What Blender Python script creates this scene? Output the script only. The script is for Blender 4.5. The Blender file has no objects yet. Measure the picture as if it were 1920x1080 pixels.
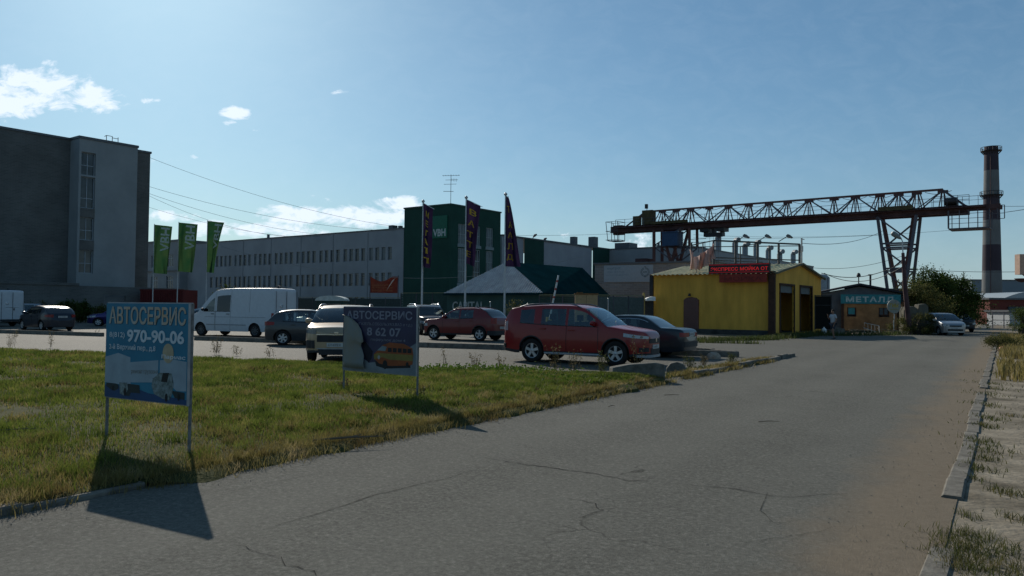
import bpy, bmesh, math, random
from mathutils import Vector, Matrix
R = math.radians
random.seed(7)
S = bpy.context.scene
COL = S.collection

# ---------------------------------------------------------------- camera
FPX = 1478.0; CAM_H = 1.6; PITCH = R(1.51); ROLL = R(0.60)
fw = Vector((0, math.cos(PITCH), math.sin(PITCH)))
r0 = Vector((1, 0, 0)); u0 = r0.cross(fw)
rt = r0*math.cos(ROLL)+u0*math.sin(ROLL); up = rt.cross(fw)
cd = bpy.data.cameras.new('camera'); cam = bpy.data.objects.new('camera', cd); COL.objects.link(cam)
cam.matrix_world = Matrix(((rt.x, up.x, -fw.x, 0), (rt.y, up.y, -fw.y, 0), (rt.z, up.z, -fw.z, CAM_H), (0, 0, 0, 1)))
cd.sensor_width = 36; cd.lens = FPX/1920*36; cd.clip_start = .05; cd.clip_end = 3000
S.camera = cam
# ---------------------------------------------------------------- light
SUN_AZ = -25.0          # degrees from +Y, negative = left
SUN_EL = 29.0
sd = bpy.data.lights.new('sun', 'SUN'); sun = bpy.data.objects.new('sun', sd); COL.objects.link(sun)
sd.energy = 3.9; sd.angle = R(.53); sd.color = (1, .93, .82)
sv = Vector((math.sin(R(SUN_AZ))*math.cos(R(SUN_EL)), math.cos(R(SUN_AZ))*math.cos(R(SUN_EL)), math.sin(R(SUN_EL))))
sun.rotation_euler = sv.to_track_quat('Z', 'Y').to_euler()
S.view_settings.view_transform = 'Standard'; S.view_settings.look = 'None'
S.view_settings.exposure = 0.12; S.view_settings.gamma = 1.0
# ---------------------------------------------------------------- world: sky with clouds set by direction
W = bpy.data.worlds.new('World'); S.world = W; W.use_nodes = True
wn = W.node_tree.nodes; wl = W.node_tree.links; wn.clear()
def wnode(t, **k):
    n = wn.new(t)
    for a, b in k.items(): setattr(n, a, b)
    return n
def wmath(op, a, b=None, c=None, clamp=False):
    n = wnode('ShaderNodeMath', operation=op); n.use_clamp = clamp
    for i, v in enumerate((a, b, c)):
        if v is None: continue
        if isinstance(v, (int, float)): n.inputs[i].default_value = v
        else: wl.new(v, n.inputs[i])
    return n.outputs[0]
sky = wnode('ShaderNodeTexSky', sky_type='NISHITA'); sky.sun_disc = False
sky.sun_elevation = R(SUN_EL); sky.sun_rotation = R(SUN_AZ); sky.altitude = 0
sky.air_density = 1.0; sky.dust_density = .6; sky.ozone_density = 3.5
bg1 = wnode('ShaderNodeBackground'); bg1.inputs[1].default_value = .066
tint = wnode('ShaderNodeMix'); tint.data_type = 'RGBA'; tint.blend_type = 'MULTIPLY'; tint.inputs[0].default_value = 1; tint.inputs[7].default_value = (.715, .965, 1.02, 1)
wl.new(sky.outputs[0], tint.inputs[6])
flat = wnode('ShaderNodeMix'); flat.data_type = 'RGBA'; flat.inputs[0].default_value = .15; flat.inputs[7].default_value = (3.3, 6.6, 9.6, 1)
wl.new(tint.outputs[2], flat.inputs[6]); 
# pale air low over the horizon
hz = wnode('ShaderNodeMix'); hz.data_type = 'RGBA'; hz.inputs[7].default_value = (6.6, 8.0, 8.8, 1)
wl.new(flat.outputs[2], hz.inputs[6]); wl.new(hz.outputs[2], bg1.inputs[0])
tc = wnode('ShaderNodeTexCoord'); sp = wnode('ShaderNodeSeparateXYZ'); wl.new(tc.outputs['Generated'], sp.inputs[0])
hzf = wmath('POWER', 2.718, wmath('MULTIPLY', wmath('MAXIMUM', sp.outputs[2], 0), -11.0)); wl.new(wmath('MULTIPLY', hzf, .72), hz.inputs[0])
yy = wmath('MAXIMUM', sp.outputs[1], .02)
uu = wmath('DIVIDE', sp.outputs[0], yy); vv = wmath('DIVIDE', sp.outputs[2], yy)
cmb = wnode('ShaderNodeCombineXYZ'); wl.new(uu, cmb.inputs[0]); wl.new(wmath('MULTIPLY', vv, 1.9), cmb.inputs[1])
nz = wnode('ShaderNodeTexNoise'); nz.inputs['Scale'].default_value = 22; nz.inputs['Detail'].default_value = 8; nz.inputs['Roughness'].default_value = .66; nz.inputs['Distortion'].default_value = .6
wl.new(cmb.outputs[0], nz.inputs['Vector'])
nzb = wnode('ShaderNodeTexNoise'); nzb.inputs['Scale'].default_value = 60; nzb.inputs['Detail'].default_value = 5
wl.new(cmb.outputs[0], nzb.inputs['Vector'])
def yh(x): return 579.0+(x-960)*.0105
CL = [(50, 160, 105, 44, 1.0), (140, 185, 82, 28, .95), (15, 192, 70, 34, .9), (78, 116, 28, 9, .75), (436, 209, 30, 14, .9), (421, 228, 18, 6, .7), (275, 187, 20, 8, .5),
      (600, 402, 135, 20, .95), (700, 405, 90, 25, .95), (742, 382, 58, 15, 1.0), (450, 430, 115, 18, .85), (310, 406, 55, 13, .85), (560, 440, 150, 14, .7),
      (640, 404, 200, 34, .55), (1190, 455, 95, 20, .6), (480, 243, 20, 5, .5), (357, 292, 12, 7, .45), (1050, 440, 80, 14, .35), (300, 300, 40, 6, .4), (620, 170, 40, 9, .35)]
tot = None
for (cx, cy, rx, ry, a) in CL:
    du = wmath('MULTIPLY', wmath('SUBTRACT', uu, (cx-960)/FPX), FPX/rx)
    dv = wmath('MULTIPLY', wmath('SUBTRACT', vv, (yh(cx)-cy)/FPX), FPX/ry)
    d2 = wmath('ADD', wmath('MULTIPLY', du, du), wmath('MULTIPLY', dv, dv))
    m = wmath('MULTIPLY', wmath('SUBTRACT', 1.15, wmath('MULTIPLY', d2, .62)), a, clamp=True)
    tot = m if tot is None else wmath('MAXIMUM', tot, m)
n1 = wmath('ADD', wmath('MULTIPLY', nz.outputs[0], 1.0), wmath('MULTIPLY', nzb.outputs[0], .35))
dens = wmath('MULTIPLY', wmath('SUBTRACT', wmath('ADD', tot, wmath('MULTIPLY', wmath('SUBTRACT', n1, .675), 2.6)), .52), 2.3, clamp=True)
dens = wmath('MULTIPLY', dens, wmath('MULTIPLY', tot, 3.0, clamp=True), clamp=True)
thin = wmath('MULTIPLY', wmath('SUBTRACT', nz.outputs[0], .42), .35, clamp=True)
dens = wmath('MAXIMUM', dens, wmath('MULTIPLY', thin, .35))
dens = wmath('MULTIPLY', dens, wmath('GREATER_THAN', sp.outputs[1], .05))
bg2 = wnode('ShaderNodeBackground'); bg2.inputs[0].default_value = (.80, .90, 1, 1); bg2.inputs[1].default_value = 1.0
ms = wnode('ShaderNodeMixShader'); wl.new(dens, ms.inputs[0]); wl.new(bg1.outputs[0], ms.inputs[1]); wl.new(bg2.outputs[0], ms.inputs[2])
wo = wnode('ShaderNodeOutputWorld'); wl.new(ms.outputs[0], wo.inputs[0])

# ---------------------------------------------------------------- helpers: places
def ray(px, py):
    v = fw*FPX + rt*(px-960) - up*(py-540)
    return v/v.y
def G(px, py, z=0.0):               # point of the plane z seen at a photo pixel
    v = ray(px, py); t = (z-CAM_H)/v.z
    return Vector((v.x*t, v.y*t, z))
def at(px, py, Y):                  # point at distance Y
    v = ray(px, py); return Vector((v.x*Y, Y, CAM_H+v.z*Y))

# ---------------------------------------------------------------- helpers: materials
MATS = {}
def mat(name, col, rough=.7, metal=0.0, var=.15, scale=6.0, bump=0.0, bscale=40.0, spec=.3, col2=None, coat=0.0, trans=0.0, emit=None, detail=5, stretch=None):
    if name in MATS: return MATS[name]
    m = bpy.data.materials.new(name); m.use_nodes = True; nt = m.node_tree; N = nt.nodes; Lk = nt.links
    b = N['Principled BSDF']; b.inputs['Roughness'].default_value = rough; b.inputs['Metallic'].default_value = metal
    b.inputs['Specular IOR Level'].default_value = spec
    if coat: b.inputs['Coat Weight'].default_value = coat; b.inputs['Coat Roughness'].default_value = .06
    tcn = N.new('ShaderNodeTexCoord'); src = tcn.outputs['Object']
    if stretch:
        mp = N.new('ShaderNodeMapping'); mp.inputs['Scale'].default_value = stretch; Lk.new(src, mp.inputs[0]); src = mp.outputs[0]
    n = N.new('ShaderNodeTexNoise'); n.inputs['Scale'].default_value = scale; n.inputs['Detail'].default_value = detail; n.inputs['Roughness'].default_value = .62
    Lk.new(src, n.inputs['Vector'])
    r = N.new('ShaderNodeValToRGB'); c2 = col2 or tuple(min(1, c*(1+var)) for c in col)
    c1 = tuple(c*(1-var) for c in col) if col2 is None else col
    r.color_ramp.elements[0].position = .33; r.color_ramp.elements[0].color = (*c1, 1)
    r.color_ramp.elements[1].position = .67; r.color_ramp.elements[1].color = (*c2, 1)
    Lk.new(n.outputs[0], r.inputs[0]); Lk.new(r.outputs[0], b.inputs['Base Color'])
    if bump:
        n2 = N.new('ShaderNodeTexNoise'); n2.inputs['Scale'].default_value = bscale; n2.inputs['Detail'].default_value = 4; Lk.new(src, n2.inputs['Vector'])
        bp = N.new('ShaderNodeBump'); bp.inputs['Strength'].default_value = bump; bp.inputs['Distance'].default_value = .02
        Lk.new(n2.outputs[0], bp.inputs['Height']); Lk.new(bp.outputs[0], b.inputs['Normal'])
    if emit:
        b.inputs['Emission Color'].default_value = (*emit[0], 1); b.inputs['Emission Strength'].default_value = emit[1]
    if trans:
        tr = N.new('ShaderNodeBsdfTranslucent'); Lk.new(r.outputs[0], tr.inputs[0]); mx = N.new('ShaderNodeMixShader'); mx.inputs[0].default_value = trans
        Lk.new(b.outputs[0], mx.inputs[1]); Lk.new(tr.outputs[0], mx.inputs[2]); Lk.new(mx.outputs[0], N['Material Output'].inputs[0])
    MATS[name] = m; return m
def glass(name, tint=(.35, .42, .42), see=.45):
    if name in MATS: return MATS[name]
    m = bpy.data.materials.new(name); m.use_nodes = True; nt = m.node_tree; N = nt.nodes; Lk = nt.links; N.clear()
    t = N.new('ShaderNodeBsdfTransparent'); t.inputs[0].default_value = (*[c*see*2 for c in tint], 1)
    g = N.new('ShaderNodeBsdfGlossy'); g.inputs['Roughness'].default_value = .03; g.inputs[0].default_value = (.8, .9, .95, 1)
    f = N.new('ShaderNodeFresnel'); f.inputs[0].default_value = 1.5
    a = N.new('ShaderNodeMath'); a.operation = 'MULTIPLY_ADD'; a.inputs[1].default_value = 1.0; a.inputs[2].default_value = .05; Lk.new(f.outputs[0], a.inputs[0])
    x = N.new('ShaderNodeMixShader'); Lk.new(a.outputs[0], x.inputs[0]); Lk.new(t.outputs[0], x.inputs[1]); Lk.new(g.outputs[0], x.inputs[2])
    o = N.new('ShaderNodeOutputMaterial'); Lk.new(x.outputs[0], o.inputs[0]); MATS[name] = m; return m
def brick_mat(name, c1, c2, mortar, bw=.25, bh=.075, msize=.012, rough=.85, axis='xz', bump=.3, big=.35):
    if name in MATS: return MATS[name]
    m = bpy.data.materials.new(name); m.use_nodes = True; nt = m.node_tree; N = nt.nodes; Lk = nt.links
    b = N['Principled BSDF']; b.inputs['Roughness'].default_value = rough; b.inputs['Specular IOR Level'].default_value = .2
    tcn = N.new('ShaderNodeTexCoord'); s = N.new('ShaderNodeSeparateXYZ'); Lk.new(tcn.outputs['Object'], s.inputs[0])
    ad = N.new('ShaderNodeMath'); ad.operation = 'ADD'; Lk.new(s.outputs[0], ad.inputs[0]); Lk.new(s.outputs[1], ad.inputs[1])
    c = N.new('ShaderNodeCombineXYZ'); Lk.new(ad.outputs[0], c.inputs[0]); Lk.new(s.outputs[2], c.inputs[1])
    br = N.new('ShaderNodeTexBrick'); Lk.new(c.outputs[0], br.inputs['Vector'])
    br.inputs['Color1'].default_value = (*c1, 1); br.inputs['Color2'].default_value = (*c2, 1); br.inputs['Mortar'].default_value = (*mortar, 1)
    br.inputs['Scale'].default_value = 1; br.inputs['Brick Width'].default_value = bw; br.inputs['Row Height'].default_value = bh; br.inputs['Mortar Size'].default_value = msize
    n = N.new('ShaderNodeTexNoise'); n.inputs['Scale'].default_value = .35; n.inputs['Detail'].default_value = 7; Lk.new(tcn.outputs['Object'], n.inputs['Vector'])
    mr = N.new('ShaderNodeMapRange'); mr.inputs[1].default_value = .3; mr.inputs[2].default_value = .7; mr.inputs[3].default_value = 1-big; mr.inputs[4].default_value = 1+big*.6; Lk.new(n.outputs[0], mr.inputs[0])
    mm = N.new('ShaderNodeVectorMath'); mm.operation = 'SCALE'; Lk.new(br.outputs[0], mm.inputs[0]); Lk.new(mr.outputs[0], mm.inputs['Scale'])
    Lk.new(mm.outputs[0], b.inputs['Base Color'])
    bp = N.new('ShaderNodeBump'); bp.inputs['Strength'].default_value = bump; bp.inputs['Distance'].default_value = .01; bp.invert = True
    Lk.new(br.outputs['Fac'], bp.inputs['Height']); Lk.new(bp.outputs[0], b.inputs['Normal'])
    MATS[name] = m; return m

# ---------------------------------------------------------------- helpers: meshes
class MB:
    def __init__(s): s.v = []; s.f = []; s.m = []
    def face(s, pts, mi=0):
        b = len(s.v); s.v += [tuple(p) for p in pts]; s.f.append(tuple(range(b, b+len(pts)))); s.m.append(mi)
    def box(s, x0, x1, y0, y1, z0, z1, mi=0, M=None):
        b = len(s.v); P = [(x0, y0, z0), (x1, y0, z0), (x1, y1, z0), (x0, y1, z0), (x0, y0, z1), (x1, y0, z1), (x1, y1, z1), (x0, y1, z1)]
        if M is not None: P = [tuple(M @ Vector(p)) for p in P]
        s.v += P
        for f in ((0, 3, 2, 1), (4, 5, 6, 7), (0, 1, 5, 4), (1, 2, 6, 5), (2, 3, 7, 6), (3, 0, 4, 7)):
            s.f.append(tuple(b+i for i in f)); s.m.append(mi)
        return s
    def tube(s, pts, r, n=8, mi=0, cap=True, r2=None, sq=False):
        pts = [Vector(p) for p in pts]; k = len(pts); b = len(s.v)
        for i, p in enumerate(pts):
            t = (pts[min(i+1, k-1)]-pts[max(i-1, 0)]).normalized()
            a = Vector((0, 0, 1)) if abs(t.z) < .95 else Vector((1, 0, 0))
            e1 = t.cross(a).normalized(); e2 = t.cross(e1).normalized()
            rr = r if r2 is None else r+(r2-r)*i/(k-1)
            if isinstance(r, (list, tuple)): rr = r[i]
            for j in range(n):
                an = 2*math.pi*(j+(.5 if sq else 0))/n
                s.v.append(tuple(p+(e1*math.cos(an)+e2*math.sin(an))*rr))
        for i in range(k-1):
            for j in range(n):
                j2 = (j+1) % n
                s.f.append((b+i*n+j, b+i*n+j2, b+(i+1)*n+j2, b+(i+1)*n+j)); s.m.append(mi)
        if cap:
            s.f.append(tuple(b+j for j in range(n))[::-1]); s.m.append(mi)
            s.f.append(tuple(b+(k-1)*n+j for j in range(n))); s.m.append(mi)
        return s
    def bar(s, a, b_, w, mi=0):        # square bar
        return s.tube([a, b_], w*.707, 4, mi, sq=True)
    def lathe(s, prof, n=24, c=(0, 0, 0), axis='z', mi=0):
        b = len(s.v); k = len(prof)
        for (r, h) in prof:
            for j in range(n):
                an = 2*math.pi*j/n; x, y = r*math.cos(an), r*math.sin(an)
                p = (x, y, h) if axis == 'z' else ((x, h, y) if axis == 'y' else (h, x, y))
                s.v.append((p[0]+c[0], p[1]+c[1], p[2]+c[2]))
        for i in range(k-1):
            for j in range(n):
                j2 = (j+1) % n; s.f.append((b+i*n+j, b+i*n+j2, b+(i+1)*n+j2, b+(i+1)*n+j)); s.m.append(mi)
        return s
    def prism(s, pts, y0, y1, mi=0, plane='xz'):     # polygon in xz extruded along y
        n = len(pts); b = len(s.v)
        for yv in (y0, y1):
            for (p, q) in pts: s.v.append((p, yv, q) if plane == 'xz' else ((p, q, yv) if plane == 'xy' else (yv, p, q)))
        s.f.append(tuple(b+i for i in range(n))); s.m.append(mi)
        s.f.append(tuple(b+n+i for i in range(n))[::-1]); s.m.append(mi)
        for i in range(n):
            j = (i+1) % n; s.f.append((b+i, b+n+i, b+n+j, b+j)); s.m.append(mi)
        return s
    def grid(s, fn, us, vs, mi=0, keep=None):
        b = len(s.v); nv = len(vs)
        for u in us:
            for v in vs: s.v.append(tuple(fn(u, v)))
        for i in range(len(us)-1):
            for j in range(nv-1):
                if keep and not keep((us[i]+us[i+1])/2, (vs[j]+vs[j+1])/2): continue
                s.f.append((b+i*nv+j, b+(i+1)*nv+j, b+(i+1)*nv+j+1, b+i*nv+j+1)); s.m.append(mi)
        return s
    def wall(s, L, H, opens, y=0, depth=.2, mi=0, x0=0, z0=0, top=None):
        # wall plane facing -y from (x0,z0) with openings (u0,u1,v0,v1); reveals run depth inwards
        us = sorted({x0, x0+L, *[o[0] for o in opens], *[o[1] for o in opens]}); vs = sorted({z0, z0+H, *[o[2] for o in opens], *[o[3] for o in opens]})
        for i in range(len(us)-1):
            for j in range(len(vs)-1):
                cu, cv = (us[i]+us[i+1])/2, (vs[j]+vs[j+1])/2
                if any(o[0] < cu < o[1] and o[2] < cv < o[3] for o in opens): continue
                s.face([(us[i], y, vs[j]), (us[i+1], y, vs[j]), (us[i+1], y, vs[j+1]), (us[i], y, vs[j+1])], mi)
        for (a, b_, c, d) in opens:
            for q in (((a, c), (b_, c)), ((b_, c), (b_, d)), ((b_, d), (a, d)), ((a, d), (a, c))):
                (p1, q1), (p2, q2) = q
                s.face([(p1, y, q1), (p2, y, q2), (p2, y+depth, q2), (p1, y+depth, q1)], mi)
        return s
    def xf(s, M):
        s.v = [tuple(M @ Vector(p)) for p in s.v]; return s
    def build(s, name, mats, parent=None, smooth=False, merge=False, loc=None):
        me = bpy.data.meshes.new(name); me.from_pydata(s.v, [], s.f)
        for m in (mats if isinstance(mats, (list, tuple)) else [mats]): me.materials.append(m)
        me.polygons.foreach_set('material_index', s.m)
        bm = bmesh.new(); bm.from_mesh(me)
        if merge: bmesh.ops.remove_doubles(bm, verts=bm.verts, dist=.0005)
        if merge != 'raw': bmesh.ops.recalc_face_normals(bm, faces=bm.faces)
        bm.to_mesh(me); bm.free()
        if smooth:
            me.polygons.foreach_set('use_smooth', [True]*len(me.polygons))
            try: me.set_sharp_from_angle(angle=R(smooth if smooth is not True else 40))
            except Exception: pass
        me.update()
        o = bpy.data.objects.new(name, me); COL.objects.link(o)
        if parent: o.parent = parent
        if loc: o.location = loc
        return o
def tag(o, label=None, cat=None, group=None, kind=None):
    if label: o['label'] = label
    if cat: o['category'] = cat
    if group: o['group'] = group
    if kind: o['kind'] = kind
    return o
def empty(name, loc=(0, 0, 0), rz=0, label=None, cat=None, group=None, kind=None):
    o = bpy.data.objects.new(name, None); COL.objects.link(o); o.location = loc; o.rotation_euler = (0, 0, rz); o.empty_display_size = .2
    return tag(o, label, cat, group, kind)
KIDS = {}
def copy_tree(o, loc=None, rz=None, parent=None, label=None):
    c = o.copy(); COL.objects.link(c)
    if parent: c.parent = parent
    if loc is not None: c.location = loc
    if rz is not None: c.rotation_euler = (0, 0, rz)
    if label: c['label'] = label
    for ch in [q for q in list(COL.objects) if q.parent == o]: copy_tree(ch, parent=c)
    return c
def text_mesh(s, size=1.0, bold=0.0, align='CENTER', xs=1.0, spacing=1.0):
    cu = bpy.data.curves.new('t', 'FONT'); cu.body = s; cu.size = size; cu.align_x = align; cu.align_y = 'CENTER'; cu.offset = bold; cu.space_character = spacing
    cu.resolution_u = 3
    ob = bpy.data.objects.new('t', cu); COL.objects.link(ob); dg = bpy.context.evaluated_depsgraph_get(); dg.update()
    me = bpy.data.meshes.new_from_object(ob.evaluated_get(dg)); bpy.data.objects.remove(ob)
    V = [(v.co.x*xs, v.co.y) for v in me.vertices]; F = [tuple(p.vertices) for p in me.polygons]; bpy.data.meshes.remove(me)
    return V, F
def text_fit(s, w, h, bold=0.0, spacing=1.0):
    V, F = text_mesh(s, 1.0, bold, spacing=spacing)
    x0 = min(v[0] for v in V); x1 = max(v[0] for v in V); y0_ = min(v[1] for v in V); y1_ = max(v[1] for v in V)
    return [((x-(x0+x1)/2)/(x1-x0)*w, (y-(y0_+y1_)/2)/(y1_-y0_)*h) for x, y in V], F
def add_text(mb, s, w, h, cx, cz, y, mi=0, bold=.0, fn=None, rot=0, spacing=1.0, thick=0.004):
    # lettering as thin solid letters in plane y, centred (cx, cz), read from the -y side
    V, F = text_fit(s, w, h, bold, spacing); b = len(mb.v); c_, s_ = math.cos(rot), math.sin(rot)
    P = [(cx+x*c_-z*s_, cz+x*s_+z*c_) for x, z in V]
    for (x, z) in P: mb.v.append(tuple(fn(x, z, 0)) if fn else (x, y, z))
    for f in F: mb.f.append(tuple(b+i for i in f)); mb.m.append(mi)
    if thick and not fn:
        # rim behind each letter so that it has a real thickness
        ed = {}
        for f in F:
            for i in range(len(f)):
                e = (f[i], f[(i+1) % len(f)]); k = (min(e), max(e)); ed[k] = None if k in ed else e
        b2 = len(mb.v)
        for (x, z) in P: mb.v.append((x, y+thick, z))
        for e in ed.values():
            if e: mb.f.append((b+e[0], b+e[1], b2+e[1], b2+e[0])); mb.m.append(mi)
GA = R(-36.87)          # the street grid: local x = a (right, nearer), local y = b (right, farther)
import numpy as np
RNG = np.random.default_rng(11)
# ================================================================ THE GROUND
RA = R(-32.0)                                   # the road runs along local +y of this frame
RM = Matrix.Rotation(RA, 4, 'Z')
def rl(x, y, z=0): return RM @ Vector((x, y, z))
def asphalt(name, c1, c2, rough, spec=.05, sand_edge=None, cracks=True):
    m = bpy.data.materials.new(name); m.use_nodes = True; nt = m.node_tree; N = nt.nodes; Lk = nt.links
    b = N['Principled BSDF']; b.inputs['Roughness'].default_value = rough; b.inputs['Specular IOR Level'].default_value = spec
    tc_ = N.new('ShaderNodeTexCoord'); P = tc_.outputs['Object']
    def noise(sc, det=5, ro=.6, vec=P):
        n = N.new('ShaderNodeTexNoise'); n.inputs['Scale'].default_value = sc; n.inputs['Detail'].default_value = det; n.inputs['Roughness'].default_value = ro; Lk.new(vec, n.inputs['Vector']); return n.outputs[0]
    def mth(op, a, b_=None, cl=False):
        n = N.new('ShaderNodeMath'); n.operation = op; n.use_clamp = cl
        for i, v in enumerate((a, b_)):
            if v is None: continue
            if isinstance(v, (int, float)): n.inputs[i].default_value = v
            else: Lk.new(v, n.inputs[i])
        return n.outputs[0]
    def mix(f, a, b_):
        n = N.new('ShaderNodeMix'); n.data_type = 'RGBA'
        (Lk.new(f, n.inputs[0]) if not isinstance(f, (int, float)) else setattr(n.inputs[0], 'default_value', f))
        for i, v in ((6, a), (7, b_)):
            if isinstance(v, tuple): n.inputs[i].default_value = (*v, 1)
            else: Lk.new(v, n.inputs[i])
        return n.outputs[2]
    big = noise(.22, 4); med = noise(1.7, 6, .7); fine = noise(55, 3, .7); grit = noise(150, 2, .8)
    f = mth('ADD', mth('MULTIPLY', big, .55), mth('MULTIPLY', med, .45))
    f = mth('MULTIPLY', mth('SUBTRACT', f, .33), 2.6, True)
    col = mix(f, c1, c2)
    sp1 = mth('MULTIPLY', mth('SUBTRACT', fine, .35), 2.6, True); col = mix(mth('MULTIPLY', sp1, .45), col, tuple(c*1.9 for c in c2)); coarse = noise(24, 2, .8); col = mix(mth('MULTIPLY', mth('MULTIPLY', mth('SUBTRACT', coarse, .52), 6, True), .38), col, tuple(c*2.1 for c in c2)); col = mix(mth('MULTIPLY', mth('MULTIPLY', mth('SUBTRACT', .46, coarse), 6, True), .38), col, tuple(c*.45 for c in c1))
    sp2 = mth('MULTIPLY', mth('SUBTRACT', .46, grit), 5, True); col = mix(mth('MULTIPLY', sp2, .55), col, tuple(c*.35 for c in c1))
    if sand_edge:
        # old bitumen repairs: a few straight-edged darker rectangles, and faint worn wheel lanes
        sx = N.new('ShaderNodeSeparateXYZ'); Lk.new(P, sx.inputs[0])
        lane = mth('SINE', mth('ADD', mth('MULTIPLY', sx.outputs[0], 3.6), mth('MULTIPLY', noise(.3, 2), 1.5))); col = mix(mth('MULTIPLY', mth('ADD', lane, 1.0), .10), col, tuple(c*1.35 for c in c2))
        st_ = mth('MULTIPLY', mth('SUBTRACT', noise(.75, 7, .72), .60), 7, True); col = mix(mth('MULTIPLY', st_, .30), col, tuple(c*.5 for c in c1))
        pale = mth('MULTIPLY', mth('SUBTRACT', noise(2.6, 7, .8), .60), 6, True); col = mix(mth('MULTIPLY', pale, .28), col, tuple(c*1.6 for c in c2))
    if cracks:
        mp = N.new('ShaderNodeVectorMath'); mp.operation = 'ADD'; nn = N.new('ShaderNodeTexNoise'); nn.inputs['Scale'].default_value = 1.3; nn.inputs['Detail'].default_value = 6; Lk.new(P, nn.inputs['Vector'])
        sc = N.new('ShaderNodeVectorMath'); sc.operation = 'SCALE'; sc.inputs['Scale'].default_value = .9; Lk.new(nn.outputs['Color'], sc.inputs[0]); Lk.new(P, mp.inputs[0]); Lk.new(sc.outputs[0], mp.inputs[1])
        vo = N.new('ShaderNodeTexVoronoi'); vo.feature = 'DISTANCE_TO_EDGE'; vo.inputs['Scale'].default_value = .30; Lk.new(mp.outputs[0], vo.inputs['Vector'])
        line = mth('MULTIPLY', mth('SUBTRACT', .0045, vo.outputs['Distance']), 260, True)
        line = mth('MULTIPLY', line, mth('MULTIPLY', mth('SUBTRACT', noise(.5, 3), .5), 6, True), True)
        col = mix(mth('MULTIPLY', line, .6), col, tuple(c*.3 for c in c1))
    if sand_edge:
        s = N.new('ShaderNodeSeparateXYZ'); Lk.new(P, s.inputs[0])
        # dust washed along both edges of the carriageway
        e = mth('MULTIPLY', mth('SUBTRACT', s.outputs[0], sand_edge[1]-.95), 1.0)
        wob = mth('MULTIPLY', mth('SUBTRACT', noise(.9, 6, .65), .5), 1.1)
        m1 = mth('MULTIPLY', mth('ADD', e, wob), 1.9, True)
        e2 = mth('SUBTRACT', sand_edge[0]+.28, s.outputs[0])
        m2 = mth('MULTIPLY', mth('ADD', e2, mth('MULTIPLY', mth('SUBTRACT', noise(2.1, 6, .7), .5), .9)), 1.6, True)
        sand = mix(noise(9, 6, .7), (.145, .116, .082), (.26, .21, .152))
        col = mix(mth('MULTIPLY', m1, .85), col, sand); col = mix(mth('MULTIPLY', m2, .6), col, (.15, .135, .11))
    Lk.new(col, b.inputs['Base Color'])
    bp = N.new('ShaderNodeBump'); bp.inputs['Strength'].default_value = .9; bp.inputs['Distance'].default_value = .010
    hh = mth('ADD', fine, mth('MULTIPLY', grit, .8)); Lk.new(hh, bp.inputs['Height']); Lk.new(bp.outputs[0], b.inputs['Normal'])
    return m
# bare ground sheet out to the horizon
g = MB()
def gz(x, y): return 0
g.face([(-1500, -200, 0), (1500, -200, 0), (1500, 2500, 0), (-1500, 2500, 0)])
m_dirt = mat('bare_ground', (.105, .09, .066), .95, var=.3, scale=1.6, bump=1.0, bscale=14, spec=.05, col2=(.30, .26, .20), detail=14)
tag(g.build('ground', m_dirt), 'bare dusty ground', kind='structure')
# parking lot asphalt (pale, dusty)
LOT = [(-160, 62), (-160, -30), tuple(rl(-6.3, -12).xy), tuple(rl(-6.3, 29.4).xy), tuple(rl(-6.3, 31).xy), tuple(rl(-6.3, 60).xy), (18, 52), (2, 54), (-9, 62), (-30, 74), (-48, 62)]
g = MB(); g.face([(x, y, .004) for x, y in LOT])
tag(g.build('parking_lot', asphalt('lot_asphalt', (.066, .064, .053), (.112, .108, .091), .8, .12)), 'pale worn asphalt of the car park', kind='structure')
g = MB(); g.face([(-6.35, -14, .008), (-.35, -14, .008), (-.35, 140, .008), (-2.6, 140, .008), (-2.7, 82, .008), (-3.4, 72, .008), (-6.35, 66, .008)])
road = g.build('road', asphalt('road_asphalt', (.080, .079, .068), (.132, .129, .112), .9, sand_edge=(-6.35, -.45))); road.rotation_euler.z = RA
tag(road, 'cracked grey asphalt road', kind='structure')
# the long cracks that show in the near asphalt
def crack(pts, w, seed, jit=.035):
    w *= .5; jit *= 1.3
    rnd = random.Random(seed); P = [G(x, y, .0) for x, y in pts]; q = []
    for a, b in zip(P[:-1], P[1:]):
        n = max(3, int((b-a).length/.07))
        for i in range(n): q.append(a.lerp(b, i/n))
    q.append(P[-1]); out = []
    off = 0
    for p in q: off = off*.75+rnd.uniform(-jit, jit); out.append(p+Vector((off*.4, off, 0)))
    mb = MB()
    for i in range(len(out)-1):
        d = (out[i+1]-out[i]).normalized(); nn = Vector((-d.y, d.x, 0)); k = math.sin(math.pi*min(1, max(0, i/(len(out)-1))))**.5
        w1 = w*(.35+rnd.random())*k*.5; w2 = w*(.35+rnd.random())*k*.5
        mb.face([out[i]-nn*w1, out[i+1]-nn*w2, out[i+1]+nn*w2, out[i]+nn*w1])
    o = mb.build('crack', mat('crack_fill', (.034, .033, .030), .95, spec=.05)); o.location.z = .0125; o.parent = road; o.matrix_parent_inverse = road.matrix_basis.inverted(); return o
crack([(430, 1022), (520, 1050), (600, 1080), (640, 1095)], .016, 1)
crack([(470, 1002), (600, 965), (720, 925), (850, 895), (900, 880)], .018, 2)
crack([(900, 858), (1010, 876), (1120, 892), (1180, 903), (1250, 905)], .03, 3, .02)
crack([(1250, 905), (1350, 915), (1440, 930), (1500, 933), (1590, 928)], .022, 4, .02)
crack([(1050, 935), (1110, 952), (1128, 962), (1090, 974)], .02, 5)
crack([(1440, 925), (1425, 960), (1450, 985), (1510, 978)], .010, 6)
crack([(400, 930), (520, 905), (640, 880)], .009, 8)
crack([(1380, 1022), (1500, 1000), (1560, 988)], .010, 7)
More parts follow.
